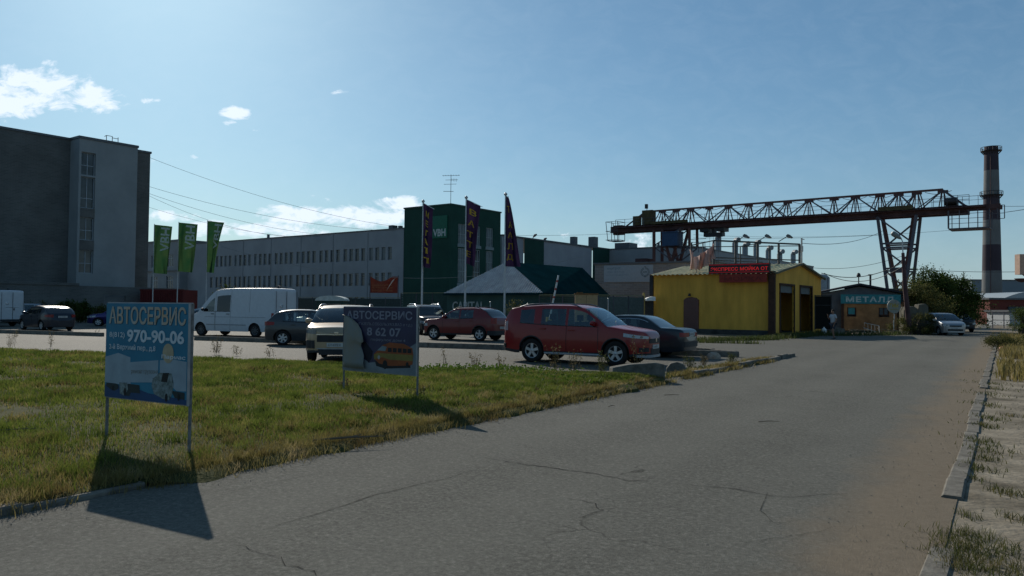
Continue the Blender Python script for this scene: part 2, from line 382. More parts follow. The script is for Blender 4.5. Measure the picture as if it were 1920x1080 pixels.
# ---------------------------------------------------------------- lawn
KA = Vector(rl(-6.42, 16.4)); FA = Vector((2.2, 16.9, 0)); FB = Vector((-62, 49.5, 0))
def near_pt(s): return rl(-6.42, 16.4-s*32)
def far_pt(s): return FA.lerp(FB, s**1.15)
def lawn_noise(x, y): return .5*math.sin(x*1.1+y*.7)+.3*math.sin(x*2.9-y*2.1)+.2*math.sin(y*5.3+x*3.7)
def lawn_h(s, t, p):
    e = min(1, t*9)*.5+.5*min(1, (1-t)*14)
    ee = min(1.0, t*16); fe = min(1, (1-t)*10)
    return .055+.07*ee*fe+.025*lawn_noise(p.x, p.y)*ee*fe - .05*(1-fe)
def lawn_pt(s, t):
    A = near_pt(s); y = 16.4-s*32
    k = min(1, max(0, (y-4.1)/.5)); A = A+Vector(rl(.17, 0))*k*(1+.7*math.sin(y*2.3)*math.sin(y*.9+1)+.35*math.sin(y*7.1))
    p = A.lerp(far_pt(s), t); p.z = lawn_h(s, t, p)-(.05*k if t == 0 else 0); return p
g = MB(); nS, nT = 320, 60
g.grid(lambda s, t: lawn_pt(s, t), [i/nS for i in range(nS+1)], [(j/nT)**1.25 for j in range(nT+1)])
m_soil = mat('lawn_soil', (.042, .05, .016), .95, var=.3, scale=3, bump=.8, bscale=25, spec=.05, col2=(.075, .072, .03), detail=9)
tag(g.build('lawn', m_soil, smooth=True), 'uneven lawn ground beside the road', kind='structure')
# ---------------------------------------------------------------- grass blades (nobody could count them)
def blades(name, P, h, w, m, label, lean=.5, colvar=True):
    n = len(P); ang = RNG.uniform(0, 2*np.pi, n); la = RNG.uniform(0, 2*np.pi, n); ln = RNG.uniform(.05, lean, n)*h
    d = np.stack([np.cos(ang), np.sin(ang), np.zeros(n)], 1)*(w/2)[:, None]; L_ = np.stack([np.cos(la), np.sin(la), np.zeros(n)], 1)*ln[:, None]
    z = np.zeros((n, 3)); z[:, 2] = 1
    v = np.empty((n, 5, 3)); v[:, 0] = P-d; v[:, 1] = P+d
    mid = P+L_*.35+z*(h*.58)[:, None]; v[:, 2] = mid+d*.75; v[:, 3] = mid-d*.75; v[:, 4] = P+L_+z*h[:, None]
    V = v.reshape(-1, 3).astype(np.float32); base = np.arange(n)*5
    li = np.stack([base, base+1, base+2, base+3, base+3, base+2, base+4], 1).reshape(-1)
    ls = np.stack([np.arange(n)*7, np.arange(n)*7+4], 1).reshape(-1)
    me = bpy.data.meshes.new(name); me.vertices.add(n*5); me.vertices.foreach_set('co', V.reshape(-1))
    me.loops.add(n*7); me.loops.foreach_set('vertex_index', li.astype(np.int32)); me.polygons.add(n*2); me.polygons.foreach_set('loop_start', ls.astype(np.int32))
    me.materials.append(m); me.update(calc_edges=True); me.validate()
    o = bpy.data.objects.new(name, me); COL.objects.link(o); return tag(o, label, name.replace('_', ' '), kind='stuff')
def grass_mat(name, c1, c2, c3, sc=.8):
    m = mat(name, c1, .6, scale=sc, col2=c2, spec=.25, trans=.45); nt = m.node_tree; N = nt.nodes; Lk = nt.links
    r = [q for q in N if q.type == 'VALTORGB'][0]; r.color_ramp.elements[0].position = .38; r.color_ramp.elements[1].position = .63; nse = [q for q in N if q.type == 'TEX_NOISE'][0]; nse.inputs['Detail'].default_value = 12; nse.inputs['Roughness'].default_value = .78
    e = r.color_ramp.elements.new(.52); e.color = (*c3, 1); return m
gm = grass_mat('grass_green', (.045, .070, .012), (.26, .225, .07), (.125, .160, .026), 1.3)
dm = grass_mat('grass_dry', (.12, .085, .035), (.36, .28, .15), (.19, .16, .05), 1.6)
# sample the lawn: many candidates, kept by distance so that the near turf is dense
def lawn_samples(n, tmin=0.0, tmax=1.0, tp=1.0):
    s = RNG.random(n)**1.0; t = tmin+(tmax-tmin)*RNG.random(n)**tp
    ny = 16.4-s*32; c_, s_ = math.cos(RA), math.sin(RA)
    nx_ = -6.42*c_-ny*s_; ny_ = -6.42*s_+ny*c_
    k = s**1.15; fx = FA.x+(FB.x-FA.x)*k; fy = FA.y+(FB.y-FA.y)*k
    x = nx_+(fx-nx_)*t; y = ny_+(fy-ny_)*t
    ee = np.minimum(1, t*16); fe = np.minimum(1, (1-t)*10)
    ln = .5*np.sin(x*1.1+y*.7)+.3*np.sin(x*2.9-y*2.1)+.2*np.sin(y*5.3+x*3.7)
    z = .055+.07*ee*fe+.025*ln*ee*fe-.05*(1-fe)
    P = np.stack([x, y, z-.01], 1)
    vis = (y > 4.5) & (np.abs(x/np.maximum(y, .1)) < .74)
    return P[vis], t[vis]
def patchy(P): return .5+.5*np.sin(P[:, 0]*.9+1.3*np.sin(P[:, 1]*.7))*np.sin(P[:, 1]*1.1+np.sin(P[:, 0]*1.3))
def patch2(P): return .5+.25*np.sin(P[:, 0]*2.3+2*np.sin(P[:, 1]*1.1))+.25*np.sin(P[:, 1]*2.9+1.7*np.sin(P[:, 0]*1.7))
P, t = lawn_samples(1900000, 0, 1)
dist = np.hypot(P[:, 0], P[:, 1])
keep = RNG.random(len(P)) < np.clip(9.0/dist, 0, 1)**1.2*(.25+.75*patchy(P))*np.where(patch2(P) > .80, .30, 1)
P, t, dist = P[keep], t[keep], dist[keep]
dry = (RNG.random(len(P)) < np.clip(np.clip(.78-t*6, .10, .85)+.5*(patch2(P) > .68), 0, .95))
hh = RNG.uniform(.028, .075, len(P))*(1+.5*patchy(P))*(1+np.clip(t*1.0, 0, .5)); ww = RNG.uniform(.004, .008, len(P))*np.clip(dist/7, 1, 3.6)
# clumps of taller growth
tc_ = P[RNG.choice(len(P), 420)]; tp = np.concatenate([c+RNG.normal(0, 1, (90, 3))*np.array([.07, .07, 0]) for c in tc_]); th_ = RNG.uniform(.06, .15, len(tp)); td = np.hypot(tp[:, 0], tp[:, 1]); tw_ = RNG.uniform(.004, .007, len(tp))*np.clip(td/7, 1, 3.4)
tm_ = np.repeat(RNG.random(420) < .3, 90)
blades('grass', np.concatenate([P[~dry], tp[~tm_]]), np.concatenate([hh[~dry], th_[~tm_]]), np.concatenate([ww[~dry], tw_[~tm_]]), gm, 'short green lawn grass between road and car park', .8)
blades('dry_grass', np.concatenate([P[dry], tp[tm_]]), np.concatenate([hh[dry]*.8, th_[tm_]]), np.concatenate([ww[dry], tw_[tm_]]), dm, 'dry straw coloured grass along the lawn edge', .9)
# ragged grass hanging over the near kerb
n = 46000; yk = RNG.uniform(-2, 26.5, n); x = np.where(yk > 4.2, -6.30, -6.46)+RNG.normal(0, .10, n)-np.abs(RNG.normal(0, .16, n)); gap = (np.sin(yk*1.9)+np.sin(yk*4.3+1) > -.15) | (yk > 4.2)
c_, s_ = math.cos(RA), math.sin(RA); P = np.stack([x*c_-yk*s_, x*s_+yk*c_, np.where(x > -6.38, .005, .07)], 1)
sel = gap & (RNG.random(n) < np.where(yk > 16, np.clip(.30+.3*np.sin(yk*2.1)+.2*np.sin(yk*5), .03, 1), .75)); P = P[sel]
hh = RNG.uniform(.03, .13, len(P)); ww = RNG.uniform(.004, .008, len(P))*np.clip(np.hypot(P[:, 0], P[:, 1])/9, 1, 3)
blades('kerb_grass', P, hh, ww, dm, 'ragged dry grass growing over the lawn kerb', 1.0)
# sandy verge right of the road: clumps
cl = []
for (px_, py_, r_, k_) in [(1815, 1030, .16, 700), (1800, 1060, .12, 450), (1838, 1010, .1, 160), (1880, 1075, .12, 250), (1835, 880, .13, 160), (1848, 862, .1, 110), (1840, 845, .12, 120), (1838, 830, .14, 150), (1832, 900, .06, 50), (1880, 925, .09, 100),
                           (1845, 800, .15, 150), (1850, 785, .2, 150), (1842, 760, .2, 140), (1905, 975, .07, 90), (1912, 930, .09, 60), (1815, 970, .06, 50), (1850, 740, .25, 120), (1865, 730, .2, 90), (1800, 1000, .05, 50), (1900, 1035, .08, 90), (1855, 720, .3, 120), (1862, 700, .35, 140), (1900, 850, .05, 20), (1890, 780, .1, 40)]:
    c = G(px_, py_); q = RNG.normal(0, 1, (int(k_*.9), 3)); q[:, 2] = 0; cl.append(np.array([c.x, c.y, 0])+q*np.array([r_*.7, r_*1.3, 0]))
P = np.concatenate(cl); hh = RNG.uniform(.02, .075, len(P)); ww = RNG.uniform(.003, .006, len(P))*np.clip(np.hypot(P[:, 0], P[:, 1])/5, 1, 3)
blades('verge_grass', P, hh, ww, grass_mat('grass_verge', (.045, .06, .016), (.16, .13, .06), (.07, .075, .022), 2.5), 'sparse grass tufts on the sandy verge', 1.1)
# far verge: taller rank grass to the right of the road
n = 16000; yk = RNG.uniform(22, 62, n)**1.0; x = -.2+RNG.gamma(1.6, 1.3, n); pt = .5+.5*np.sin(yk*.55+x)*np.sin(x*1.3+1)
P = np.stack([x*c_-yk*s_, x*s_+yk*c_, np.zeros(n)], 1)[pt > .38]; hh = RNG.uniform(.12, .45, len(P)); ww = RNG.uniform(.02, .045, len(P))
blades('rank_grass', P, hh, ww, dm, 'tall rank grass beside the far end of the road', .5)
# rank weeds at the foot of the wash building and along kerbs
cl = []
for (a, b, k_, sp_) in [((1228, 634), (1300, 640), 900, .5), ((1300, 640), (1450, 637), 2600, .55), ((1450, 636), (1545, 628), 1600, .6), ((1455, 632), (1560, 626), 900, .5), ((1560, 630), (1690, 628), 900, .7), ((1230, 641), (1420, 645), 700, .3), ((1255, 702), (1400, 684), 2000, .16), ((1195, 712), (1290, 704), 700, .2), ((950, 606), (1000, 612), 500, 1.2)]:
    A, B = G(*a), G(*b); tt = RNG.random(k_); q = np.array(A)+(np.array(B)-np.array(A))*tt[:, None]; q[:, :2] += RNG.normal(0, sp_*.6, (k_, 2)); cl.append(q)
P = np.concatenate(cl); d_ = np.hypot(P[:, 0], P[:, 1]); hh = RNG.uniform(.06, .34, len(P))*np.clip(d_/50, .45, 1.2); ww = RNG.uniform(.012, .022, len(P))*np.clip(d_/25, 1, 2)
blades('weed_growth', P, hh, ww, grass_mat('weeds_green', (.035, .05, .014), (.12, .11, .04), (.055, .075, .02), 1.5), 'low weeds growing along kerbs and the wash building', .6)
# ---------------------------------------------------------------- kerbs
m_kerb = mat('kerb_concrete', (.10, .09, .075), .9, var=.3, scale=5, bump=.5, bscale=30, spec=.1, col2=(.21, .195, .165), detail=10)
def kerb(name, runs, w, h, label, seed=3, jit=.012, stone=1.0, sink=0.0):
    rnd = random.Random(seed); mb = MB()
    for (A, B) in runs:
        A = Vector(A); B = Vector(B); d = (B-A); L = d.length; d.normalize(); n = max(1, round(L/stone)); an = math.atan2(d.y, d.x)
        for i in range(n):
            c = A+d*(L*(i+.5)/n); hl = L/n/2-.008
            M = Matrix.Translation((c.x+rnd.uniform(-jit, jit), c.y+rnd.uniform(-jit, jit), 0)) @ Matrix.Rotation(an+rnd.uniform(-jit, jit)*.8, 4, 'Z') @ Matrix.Rotation(rnd.uniform(-jit, jit)*.6, 4, 'X')
            hz = h-sink*rnd.random(); ch = .018
            pr = [(-w/2, -.08), (w/2, -.08), (w/2, hz-ch), (w/2-ch, hz), (-w/2+ch, hz), (-w/2, hz-ch)]
            b = MB(); b.prism([(p, q) for p, q in pr], -hl, hl, plane='yz'); b.xf(M); o_ = len(mb.v); mb.v += b.v; mb.f += [tuple(o_+k for k in f) for f in b.f]; mb.m += b.m
    # prism in 'yz' plane extrudes along x: stones lie along local x
    o = mb.build(name, m_kerb); return tag(o, label, kind='structure')
kerb('kerb', [(rl(-6.45, -4), rl(-6.45, 4.2))], .15, .10, 'old concrete kerb along the lawn', 5, .012, 1.0, .05)
kerb('kerb', [(rl(-6.4, 18.6), rl(-6.4, 29.3))], .16, .14, 'broken kerb row at the car park mouth', 9, .05, 1.0, .06)
kerb('kerb', [(rl(-.38, 7.8), rl(-.40, 18.5)), (rl(-.4, 19.6), rl(-.4, 60)), (rl(-.40, 4.2), rl(-.36, 6.1))], .17, .035, 'worn concrete kerb on the right of the road', 13, .02, .9, .02)
kerb('kerb', [(G(-60, 623), G(193, 631)), (G(366, 638), G(1386, 670))], .16, .21, 'long kerb island across the car park', 17, .01, 3.0, .02)
# ================================================================ BUILDINGS
m_grey = mat('grey_render', (.27, .295, .315), .85, var=.12, scale=.25, bump=.12, bscale=3, spec=.15, detail=9)
m_grey2 = mat('grey_cladding', (.31, .32, .34), .8, var=.1, scale=.3, spec=.2, detail=8)
m_green_clad = mat('dark_green_cladding', (.016, .058, .044), .8, var=.14, scale=.5, spec=.2)
m_dglass = mat('dark_window_glass', (.045, .055, .06), .12, var=.6, scale=.7, spec=.5)
m_lglass = mat('pale_blind_window', (.12, .15, .16), .3, var=.3, scale=1.2, spec=.4)
m_frame = mat('pale_window_frame', (.42, .46, .47), .5)
m_rooft = mat('roof_felt', (.05, .052, .055), .9, var=.2)
m_coping = mat('coping_metal', (.10, .11, .12), .5, metal=.4)
m_pole = mat('galvanised_pole', (.42, .44, .45), .45, metal=.35, var=.15)
m_white = mat('white_paint', (.72, .73, .72), .5, var=.05)
m_black = mat('black_metal', (.025, .025, .027), .5, var=.3)

def window_part(parent, u0, u1, v0, v1, y, pane_m, frame_m=None, mull=1, fw_=.05, transom=None, depth=.1):
    frame_m = frame_m or m_frame
    mb = MB()
    mb.box(u0, u1, y, y+.06, v0, v0+fw_); mb.box(u0, u1, y, y+.06, v1-fw_, v1)
    mb.box(u0, u0+fw_, y, y+.06, v0+fw_, v1-fw_); mb.box(u1-fw_, u1, y, y+.06, v0+fw_, v1-fw_)
    for i in range(1, mull+1):
        c = u0+(u1-u0)*i/(mull+1); mb.box(c-fw_/2, c+fw_/2, y+.002, y+.058, v0+fw_, v1-fw_)
    if transom:
        for tz in (transom if isinstance(transom, (list, tuple)) else [transom]): mb.box(u0+fw_, u1-fw_, y+.004, y+.056, tz-fw_/2, tz+fw_/2)
    w = mb.build('window', frame_m, parent)
    p = MB(); p.box(u0+.01, u1-.01, y+.045, y+.05, v0+.01, v1-.01); p.build('pane', pane_m, w); return w

# ---- tall office block on the left (visible face looks along +a)
D0 = Vector((-44.6, 79.0, 0))        # point on its face line; local x = b runs away along the face, local -y is the outward normal a
bA = math.atan2(.8, .6)              # local x axis = b
tb = empty('office_block', D0, bA, 'tall dark brick office block with a paler stair bay at the left edge', 'building')
H = 18.1
m_brk = brick_mat('dark_brick', (.125, .13, .125), (.10, .105, .10), (.14, .14, .135), .5, .14, .02, big=.25)
w_ = MB(); w_.box(-34, 8.3, 0, 18, 0, H); w_.build('wall', m_brk, tb)
r_ = MB(); r_.box(-34.1, 8.4, -.1, 18.1, H, H+.22); r_.box(-33, 8, .8, 17.4, H+.221, H+.27); r_.build('roof', m_coping, tb)
# stair bay standing 1.9 m proud
bay = MB(); opens = []
for (c0_, c1_) in ((14.5, 16.8), (11.2, 14.35), (8.0, 10.3), (4.7, 7.0)): opens.append((.22, 1.62, c0_, c1_))
bay.wall(5.9, H-1.5, opens, y=-1.9, depth=.35, z0=1.5); bay.face([(0, -1.9, 1.5), (0, 0, 1.5), (0, 0, H), (0, -1.9, H)]); bay.face([(5.9, -1.9, 1.5), (5.9, 0, 1.5), (5.9, 0, H), (5.9, -1.9, H)])
bay.face([(0, -1.9, 1.5), (5.9, -1.9, 1.5), (5.9, 0, 1.5), (0, 0, 1.5)]); bay.box(1.9, 5.88, -1.88, 0, 0, 1.49)
bo = bay.build('stair_bay', mat('bay_render', (.245, .268, .275), .8, var=.1, scale=.4, spec=.15), tb)
cp = MB(); cp.box(-.08, 5.98, -1.98, -.02, H, H+.25); cp.build('coping', m_coping, bo)
wf = MB(); [(lambda q: (q.box(.22, 1.62, -1.93, -1.903, za, zb), q.build('spandrel', m_brk, tb)))(MB()) for za, zb in ((10.3, 11.2), (7.0, 8.0))]
for o_ in opens:
    wn_ = window_part(tb, *o_, -1.62, m_dglass, mat('stair_frame', (.30, .34, .37), .5), 1, .07, o_[2]+1.0)
lad = MB()
for x_ in (3.1, 3.7, 4.3): lad.bar((x_, -.9, H+.25), (x_, -.9, H+.95), .05)
lad.bar((3.1, -.9, H+.95), (3.7, -.9, H+.95), .05); lad.bar((3.7, -.9, H+.8), (4.3, -.9, H+.8), .05); lad.bar((3.1, -.5, H+.9), (3.1, -.9, H+.95), .05)
lad.build('roof_rail', m_black, tb)
ann = MB(); ann.wall(14, 3.4, [(2.0, 4.2, .9, 2.5), (6, 8.2, .9, 2.5), (10, 11, 0, 2.3)], y=-3.4, x0=-14.5); ann.box(-14.6, -.4, -3.5, -.01, 3.4, 3.65); ann.face([(-.5, -3.4, 0), (-.5, 0, 0), (-.5, 0, 3.4), (-.5, -3.4, 3.4)])
ann.build('entrance_annex', m_brk, tb)

# ---- long grey three storey building, face -b ; origin at its right end where the green tower stands
P0 = Vector((-14.4, 104.2, 0)); ga = GA
lb = empty('grey_factory', P0, ga, 'long grey three storey factory with rows of narrow windows left of the green tower', 'building')
Hh = 12.05; opens = []; xs = []
x = -2.2; c = 0
while x > -52 and len(xs) < 33:
    xs.append(x); x -= 1.22; c += 1
    if c % 4 == 0: x -= .35
for zz in (8.0, 4.55, 1.2):
    for x_ in xs:
        if zz < 2 and (x_ > -6 or x_ < -14): continue
        opens.append((x_-.78, x_, zz, zz+1.75))
w = MB(); w.wall(52, Hh, opens, y=0, depth=.25, x0=-52); w.face([(-52, 0, 0), (-52, 20, 0), (-52, 20, Hh), (-52, 0, Hh)]); w.face([(-52, 20, 0), (0, 20, 0), (0, 20, Hh), (-52, 20, Hh)])
w.build('wall', m_grey, lb)
for x_ in (-6.9, -14.1, -21.3, -28.5, -35.7):
    q_ = MB(); q_.box(x_, x_+.07, -.06, -.002, .2, Hh-.1); q_.build('drainpipe', mat('pipe_grey', (.20, .23, .25), .6), lb)
w = MB(); w.box(-52.1, 0, -.08, 20, Hh, Hh+.16); w.box(-3.2, -2.4, .3, 1.2, Hh+.16, Hh+.65); w.box(-1.4, -1.0, .3, .8, Hh+.16, Hh+.5); w.box(-30, -29.7, .3, .6, Hh+.16, Hh+.7); w.build('roof', m_coping, lb)
random.seed(4); sill_m = mat('pale_sill', (.35, .37, .38), .6)
for i, o_ in enumerate(opens):
    pm = random.choice([m_dglass, m_dglass, m_dglass, m_lglass, mat('mid_window', (.06, .075, .08), .2, spec=.5)])
    mb = MB(); y_ = .12
    mb.box(o_[0], o_[1], y_, y_+.06, o_[2], o_[2]+.06); mb.box(o_[0], o_[1], y_, y_+.06, o_[3]-.06, o_[3]); mb.box(o_[0], o_[0]+.06, y_, y_+.06, o_[2]+.06, o_[3]-.06); mb.box(o_[1]-.06, o_[1], y_, y_+.06, o_[2]+.06, o_[3]-.06)
    if random.random() < .5: mb.box(o_[0]+.06, o_[1]-.06, y_+.003, y_+.055, o_[2]+1.15, o_[2]+1.2)
    if 4 < o_[2] < 5 and i % 3 == 0: mb.box(o_[0]+.05, o_[1]-.05, -.3, y_, o_[2]+.35, o_[2]+.39)     # a vent light tilted out
    wdw = mb.build('window', mat('grey_frame', (.16, .19, .21), .5), lb)
    p = MB(); p.box(o_[0]+.01, o_[1]-.01, y_+.05, y_+.055, o_[2]+.01, o_[3]-.01); p.build('pane', pm, wdw)
# ---- lower wing between the office block and the factory
P1 = P0+Vector((-.8, .6, 0))*51.6+Vector((-.6, -.8, 0))*1.5
wg = empty('grey_wing', P1, ga, 'lower grey wing with large windows behind the green flags', 'building')
w = MB(); op = [(-4.2, -2.0, 8.2, 10.3), (-9.2, -7, 8.2, 10.3), (-14.2, -12, 8.2, 10.3), (-9.2, -7, 4.4, 6.6), (-4.2, -2, 4.4, 6.6)]
w.wall(24, 12.6, op, x0=-24, depth=.3); w.face([(0, 0, 0), (0, 12, 0), (0, 12, 12.6), (0, 0, 12.6)]); w.build('wall', mat('wing_wall', (.22, .24, .25), .85, var=.12, scale=.4), wg)
w = MB(); w.box(-24, .1, -.15, 12, 12.6, 12.85); w.box(-24, -.1, -.2, .0-.02, 7.45, 7.62); w.box(-3.4, -1.8, 2, 3.4, 12.86, 14.1); w.build('roof', m_coping, wg)
for o_ in op: window_part(wg, *o_, .15, m_dglass, mat('stair_frame', (.30, .34, .37)), 2, .09, o_[2]+1.5)
# dark red freight containers in front of it
rc = empty('freight_container', at(262, 590, 80)*1.0, R(-12), 'long dark red metal container below the two green flags', 'container')
rc.location.z = 0; m_red = mat('dark_red_metal', (.10, .012, .012), .6, var=.25, scale=.8)
w = MB(); L_ = 4.9
w.box(0, L_, 0, 2.4, .1, 3.15)
for i in range(24): w.box(.1+i*.195, .1+i*.195+.09, -.04, 0, .2, 3.05)
w.box(-.03, L_+.03, -.06, .02, 3.04, 3.2); w.box(-.03, L_+.03, -.06, .02, .08, .2)
w.build('body', m_red, rc)
# ---- green tower
T0 = Vector((-14.35, 104.1, 0))
tw = empty('green_tower', T0, ga, 'dark green clad office tower with the square emblem high on its left face', 'building')
W1, W2, Ht = 8.15, 10.3, 14.65
w = MB(); w.face([(0, 0, 0), (W1, 0, 0), (W1, 0, Ht), (0, 0, Ht)]); w.face([(0, 0, 0), (0, W2, 0), (0, W2, Ht), (0, 0, Ht)]); w.face([(0, W2, 0), (W1, W2, 0), (W1, W2, Ht), (0, W2, Ht)])
# right face with three strips of glazing: built in a rotated frame
wr = MB(); cols = [(1.5, 3.1), (4.5, 6.0), (7.2, 8.7)]; rws = [(.9, 4.3), (4.9, 9.3), (9.8, 12.4)]
op = [(a_, b_, c_, d_) for (a_, b_) in cols for (c_, d_) in rws]
wr.wall(W2, Ht, op, depth=.3)
MR = Matrix.Translation((W1, 0, 0)) @ Matrix.Rotation(R(90), 4, 'Z'); wr.xf(MR)
k = len(w.v); w.v += wr.v; w.f += [tuple(k+i for i in f) for f in wr.f]; w.m += wr.m
w.build('wall', m_green_clad, tw)
w = MB(); w.box(-.1, W1+.1, -.1, W2+.1, Ht, Ht+.18); w.build('roof', mat('green_coping', (.02, .06, .045), .5), tw)
rf = empty('glazing', (W1, 0, 0), R(90)); rf.parent = tw
for o_ in op:
    zz = [o_[2]+(o_[3]-o_[2])*q for q in ((.33, .66) if o_[3]-o_[2] > 3 else (.5,))]
    warm = o_[2] < 1 and o_[0] < 3.5
    window_part(rf, *o_, .1, mat('warm_pane', (.42, .30, .17), .3) if warm else (m_lglass if random.random() < .5 else m_dglass), mat('tower_frame', (.26, .31, .31), .5), 2, .08, zz)
for zz in (4.45, 9.45):
    b_ = MB(); [b_.box(c0-.15, c1+.1, -.06, .0-.003, zz, zz+.38) for c0, c1 in cols]; b_.build('glazing_band', mat('tower_band', (.20, .24, .25), .6), rf)
pl = MB(); pl.box(5.05, 7.65, -.12, -.02, 10.5, 13.35); sg = pl.build('emblem_panel', mat('emblem_green', (.006, .11, .065), .45), tw)
tx = MB(); add_text(tx, 'VBH', 2.15, .95, 6.35, 11.2, -.13, bold=.035); tx.build('lettering', mat('sign_pale', (.40, .46, .45), .5), sg)
# roof antenna, a thing of its own
an = empty('roof_antenna', T0+Vector(rl(0, 0)), 0, 'tall thin aerial mast on the green tower roof', 'antenna')
an.location = at(845, 386, 100.2)
w = MB(); w.tube([(0, 0, -.4), (0, 0, 4.0)], .035, 6); w.build('mast', m_black, an)
w = MB()
w.bar((-1.1, 0, 3.85), (1.1, .2, 3.95), .04)
for i in range(7): xx = -1.0+i*.33; w.bar((xx, -.35, 3.86+i*.014), (xx, .35, 3.86+i*.014), .03)
w.bar((-.9, 0, 2.75), (.7, 0, 2.8), .04); w.bar((-.95, 0, 1.85), (.35, 0, 1.85), .05)
for i in range(4): w.bar((.1+i*.2, 0, 3.15-i*.02), (.1+i*.2, 0, 3.5), .03)
w.bar((-.7, 0, 3.3), (.9, 0, 3.35), .04)
w.build('aerial', m_black, an)
# ---- grey and green wing right of the tower, face +a, running away
Q0 = Vector((-1.5, 111.6, 0))
qb = empty('panelled_hall', Q0, bA, 'long grey hall with two dark green wall panels right of the green tower', 'building')
Hq = 11.95; seg = [(0, 5.2, 0), (5.2, 10.3, 1), (10.3, 24.6, 0), (24.6, 30.2, 1)]
w = MB()
for (s0, s1, k) in seg: w.face([(s0, -.15*k, 0), (s1, -.15*k, 0), (s1, -.15*k, Hq), (s0, -.15*k, Hq)], k)
w.face([(0, 0, 0), (0, 20, 0), (0, 20, Hq), (0, 0, Hq)]); w.face([(30.2, 0, 0), (30.2, -.15, 0), (30.2, -.15, Hq), (30.2, 0, Hq)], 1)
w.build('wall', [m_grey2, m_green_clad], qb)
w = MB(); w.box(0, 30.2, -.22, 18, Hq, Hq+.2); w.box(26.4, 27.6, .6, 1.8, Hq+.2, Hq+2.0); w.box(20, 20.9, .5, 1.4, Hq+.2, Hq+1.5); w.build('roof', m_coping, qb)
Q1 = Q0+Vector((.6, .8, 0))*30.2+Vector((.8, -.6, 0))*.0
hb = empty('corner_hall', Q1, ga, 'large pale grey hall behind the crane and the wash building', 'building')
w = MB(); w.face([(0, 0, 0), (14.9, 0, 0), (14.9, 0, Hq), (0, 0, Hq)]); w.face([(14.9, 0, 0), (14.9, 68, 0), (14.9, 68, Hq), (14.9, 0, Hq)])
w.face([(14.9, 68, 0), (0, 68, 0), (0, 68, Hq), (14.9, 68, Hq)]); w.face([(0, 0, 0), (0, 68, 0), (0, 68, Hq), (0, 0, Hq)])
w.build('wall', mat('hall_wall', (.28, .29, .295), .8, var=.12, scale=.3, detail=8), hb)
w = MB(); w.box(-.1, 15, -.1, 68, Hq, Hq+.18); w.box(.6, 3.4, 1, 4, Hq+.18, Hq+1.2); w.box(9, 9.3, .4, .7, Hq+.18, Hq+.9); w.build('roof', m_coping, hb)
for (yy_, h_) in ((14, 2.6), (22, 2.2), (27, 1.9), (33, 2.6), (40, 2.0), (47, 1.7), (56, 2.2)):
    w = MB(); w.tube([(14, yy_, Hq), (14, yy_, Hq+h_)], .55, 10); w.tube([(14, yy_, Hq+h_), (14.4, yy_-.5, Hq+h_+.5), (15, yy_-.9, Hq+h_+.45)], .5, 10)
    w.build('vent_pipe', mat('vent_metal', (.20, .23, .25), .5, metal=.3), hb)
# ---- brick store with the banner
B0 = Vector((at(1115, 560, 70).x, 70, 0)); m_gbrick = brick_mat('grey_brick', (.23, .23, .225), (.18, .18, .18), (.26, .26, .26), .5, .16, .02, big=.25)
bs = empty('brick_store', B0, R(-30), 'grey brick store with a pale banner left of the yellow wash', 'building')
w = MB(); w.wall(11, 5.6, [(3.1, 4.2, 0, 2.7)], depth=.3); w.face([(11, 0, 0), (11, 10, 0), (11, 10, 5.6), (11, 0, 5.6)]); w.face([(0, 0, 0), (0, 10, 0), (0, 10, 5.6), (0, 0, 5.6)]); w.build('wall', m_gbrick, bs)
w = MB(); w.box(-.1, 11.1, -.12, 10, 5.6, 5.75); w.build('roof', m_coping, bs)
w = MB(); w.box(3.1, 4.2, .2, .28, 0, 2.7); w.build('door', mat('door_dark', (.05, .06, .07), .6), bs)
w = MB(); w.box(4.5, 9.0, -.06, -.003, .3, 2.4); w.build('gate_panel', mat('grey_gate', (.17, .20, .21), .6), bs)
_d = Vector((math.cos(R(-30)), math.sin(R(-30)), 0)); bn = empty('wall_banner', B0+_d*.9+Vector((_d.y, -_d.x, 0))*.03+Vector((0, 0, 4.02)), R(-30), 'pale rectangular banner with a round crest on the brick store', 'banner')
w = MB(); Lb = 4.55; Hb = 1.48; w.box(0, Lb, -.05, 0, 0, Hb); w.build('panel', mat('banner_pale', (.27, .32, .36), .6, var=.06), bn)
w = MB(); add_text(w, 'oxyтроf', 1.25, .3, .95, 1.2, -.052, bold=.01); add_text(w, 'сварочные газы', 1.6, .13, 1.1, .88, -.052); add_text(w, 'доставка и аренда баллонов', 2.1, .12, 1.3, .62, -.052); w.build('lettering', mat('banner_ink', (.13, .19, .22), .6), bn)
w = MB()
for rr in (.36, .27):
    for i in range(24):
        if i in (6, ): continue
        a0 = 2*math.pi*i/24; a1 = a0+2*math.pi/24
        w.face([(3.82+rr*math.cos(a0), -.053, .85+rr*math.sin(a0)), (3.82+rr*math.cos(a1), -.053, .85+rr*math.sin(a1)), (3.82+(rr+.045)*math.cos(a1), -.053, .85+(rr+.045)*math.sin(a1)), (3.82+(rr+.045)*math.cos(a0), -.053, .85+(rr+.045)*math.sin(a0))])
w.prism([(3.7, .5), (3.82, .38), (3.94, .5)], -.057, -.052); w.prism([(3.72, 1.27), (3.82, 1.37), (3.92, 1.27)], -.057, -.052)
add_text(w, 'GTS', .36, .16, 3.82, .85, -.056, bold=.03); w.build('crest', mat('crest_ink', (.05, .10, .12), .6), bn)

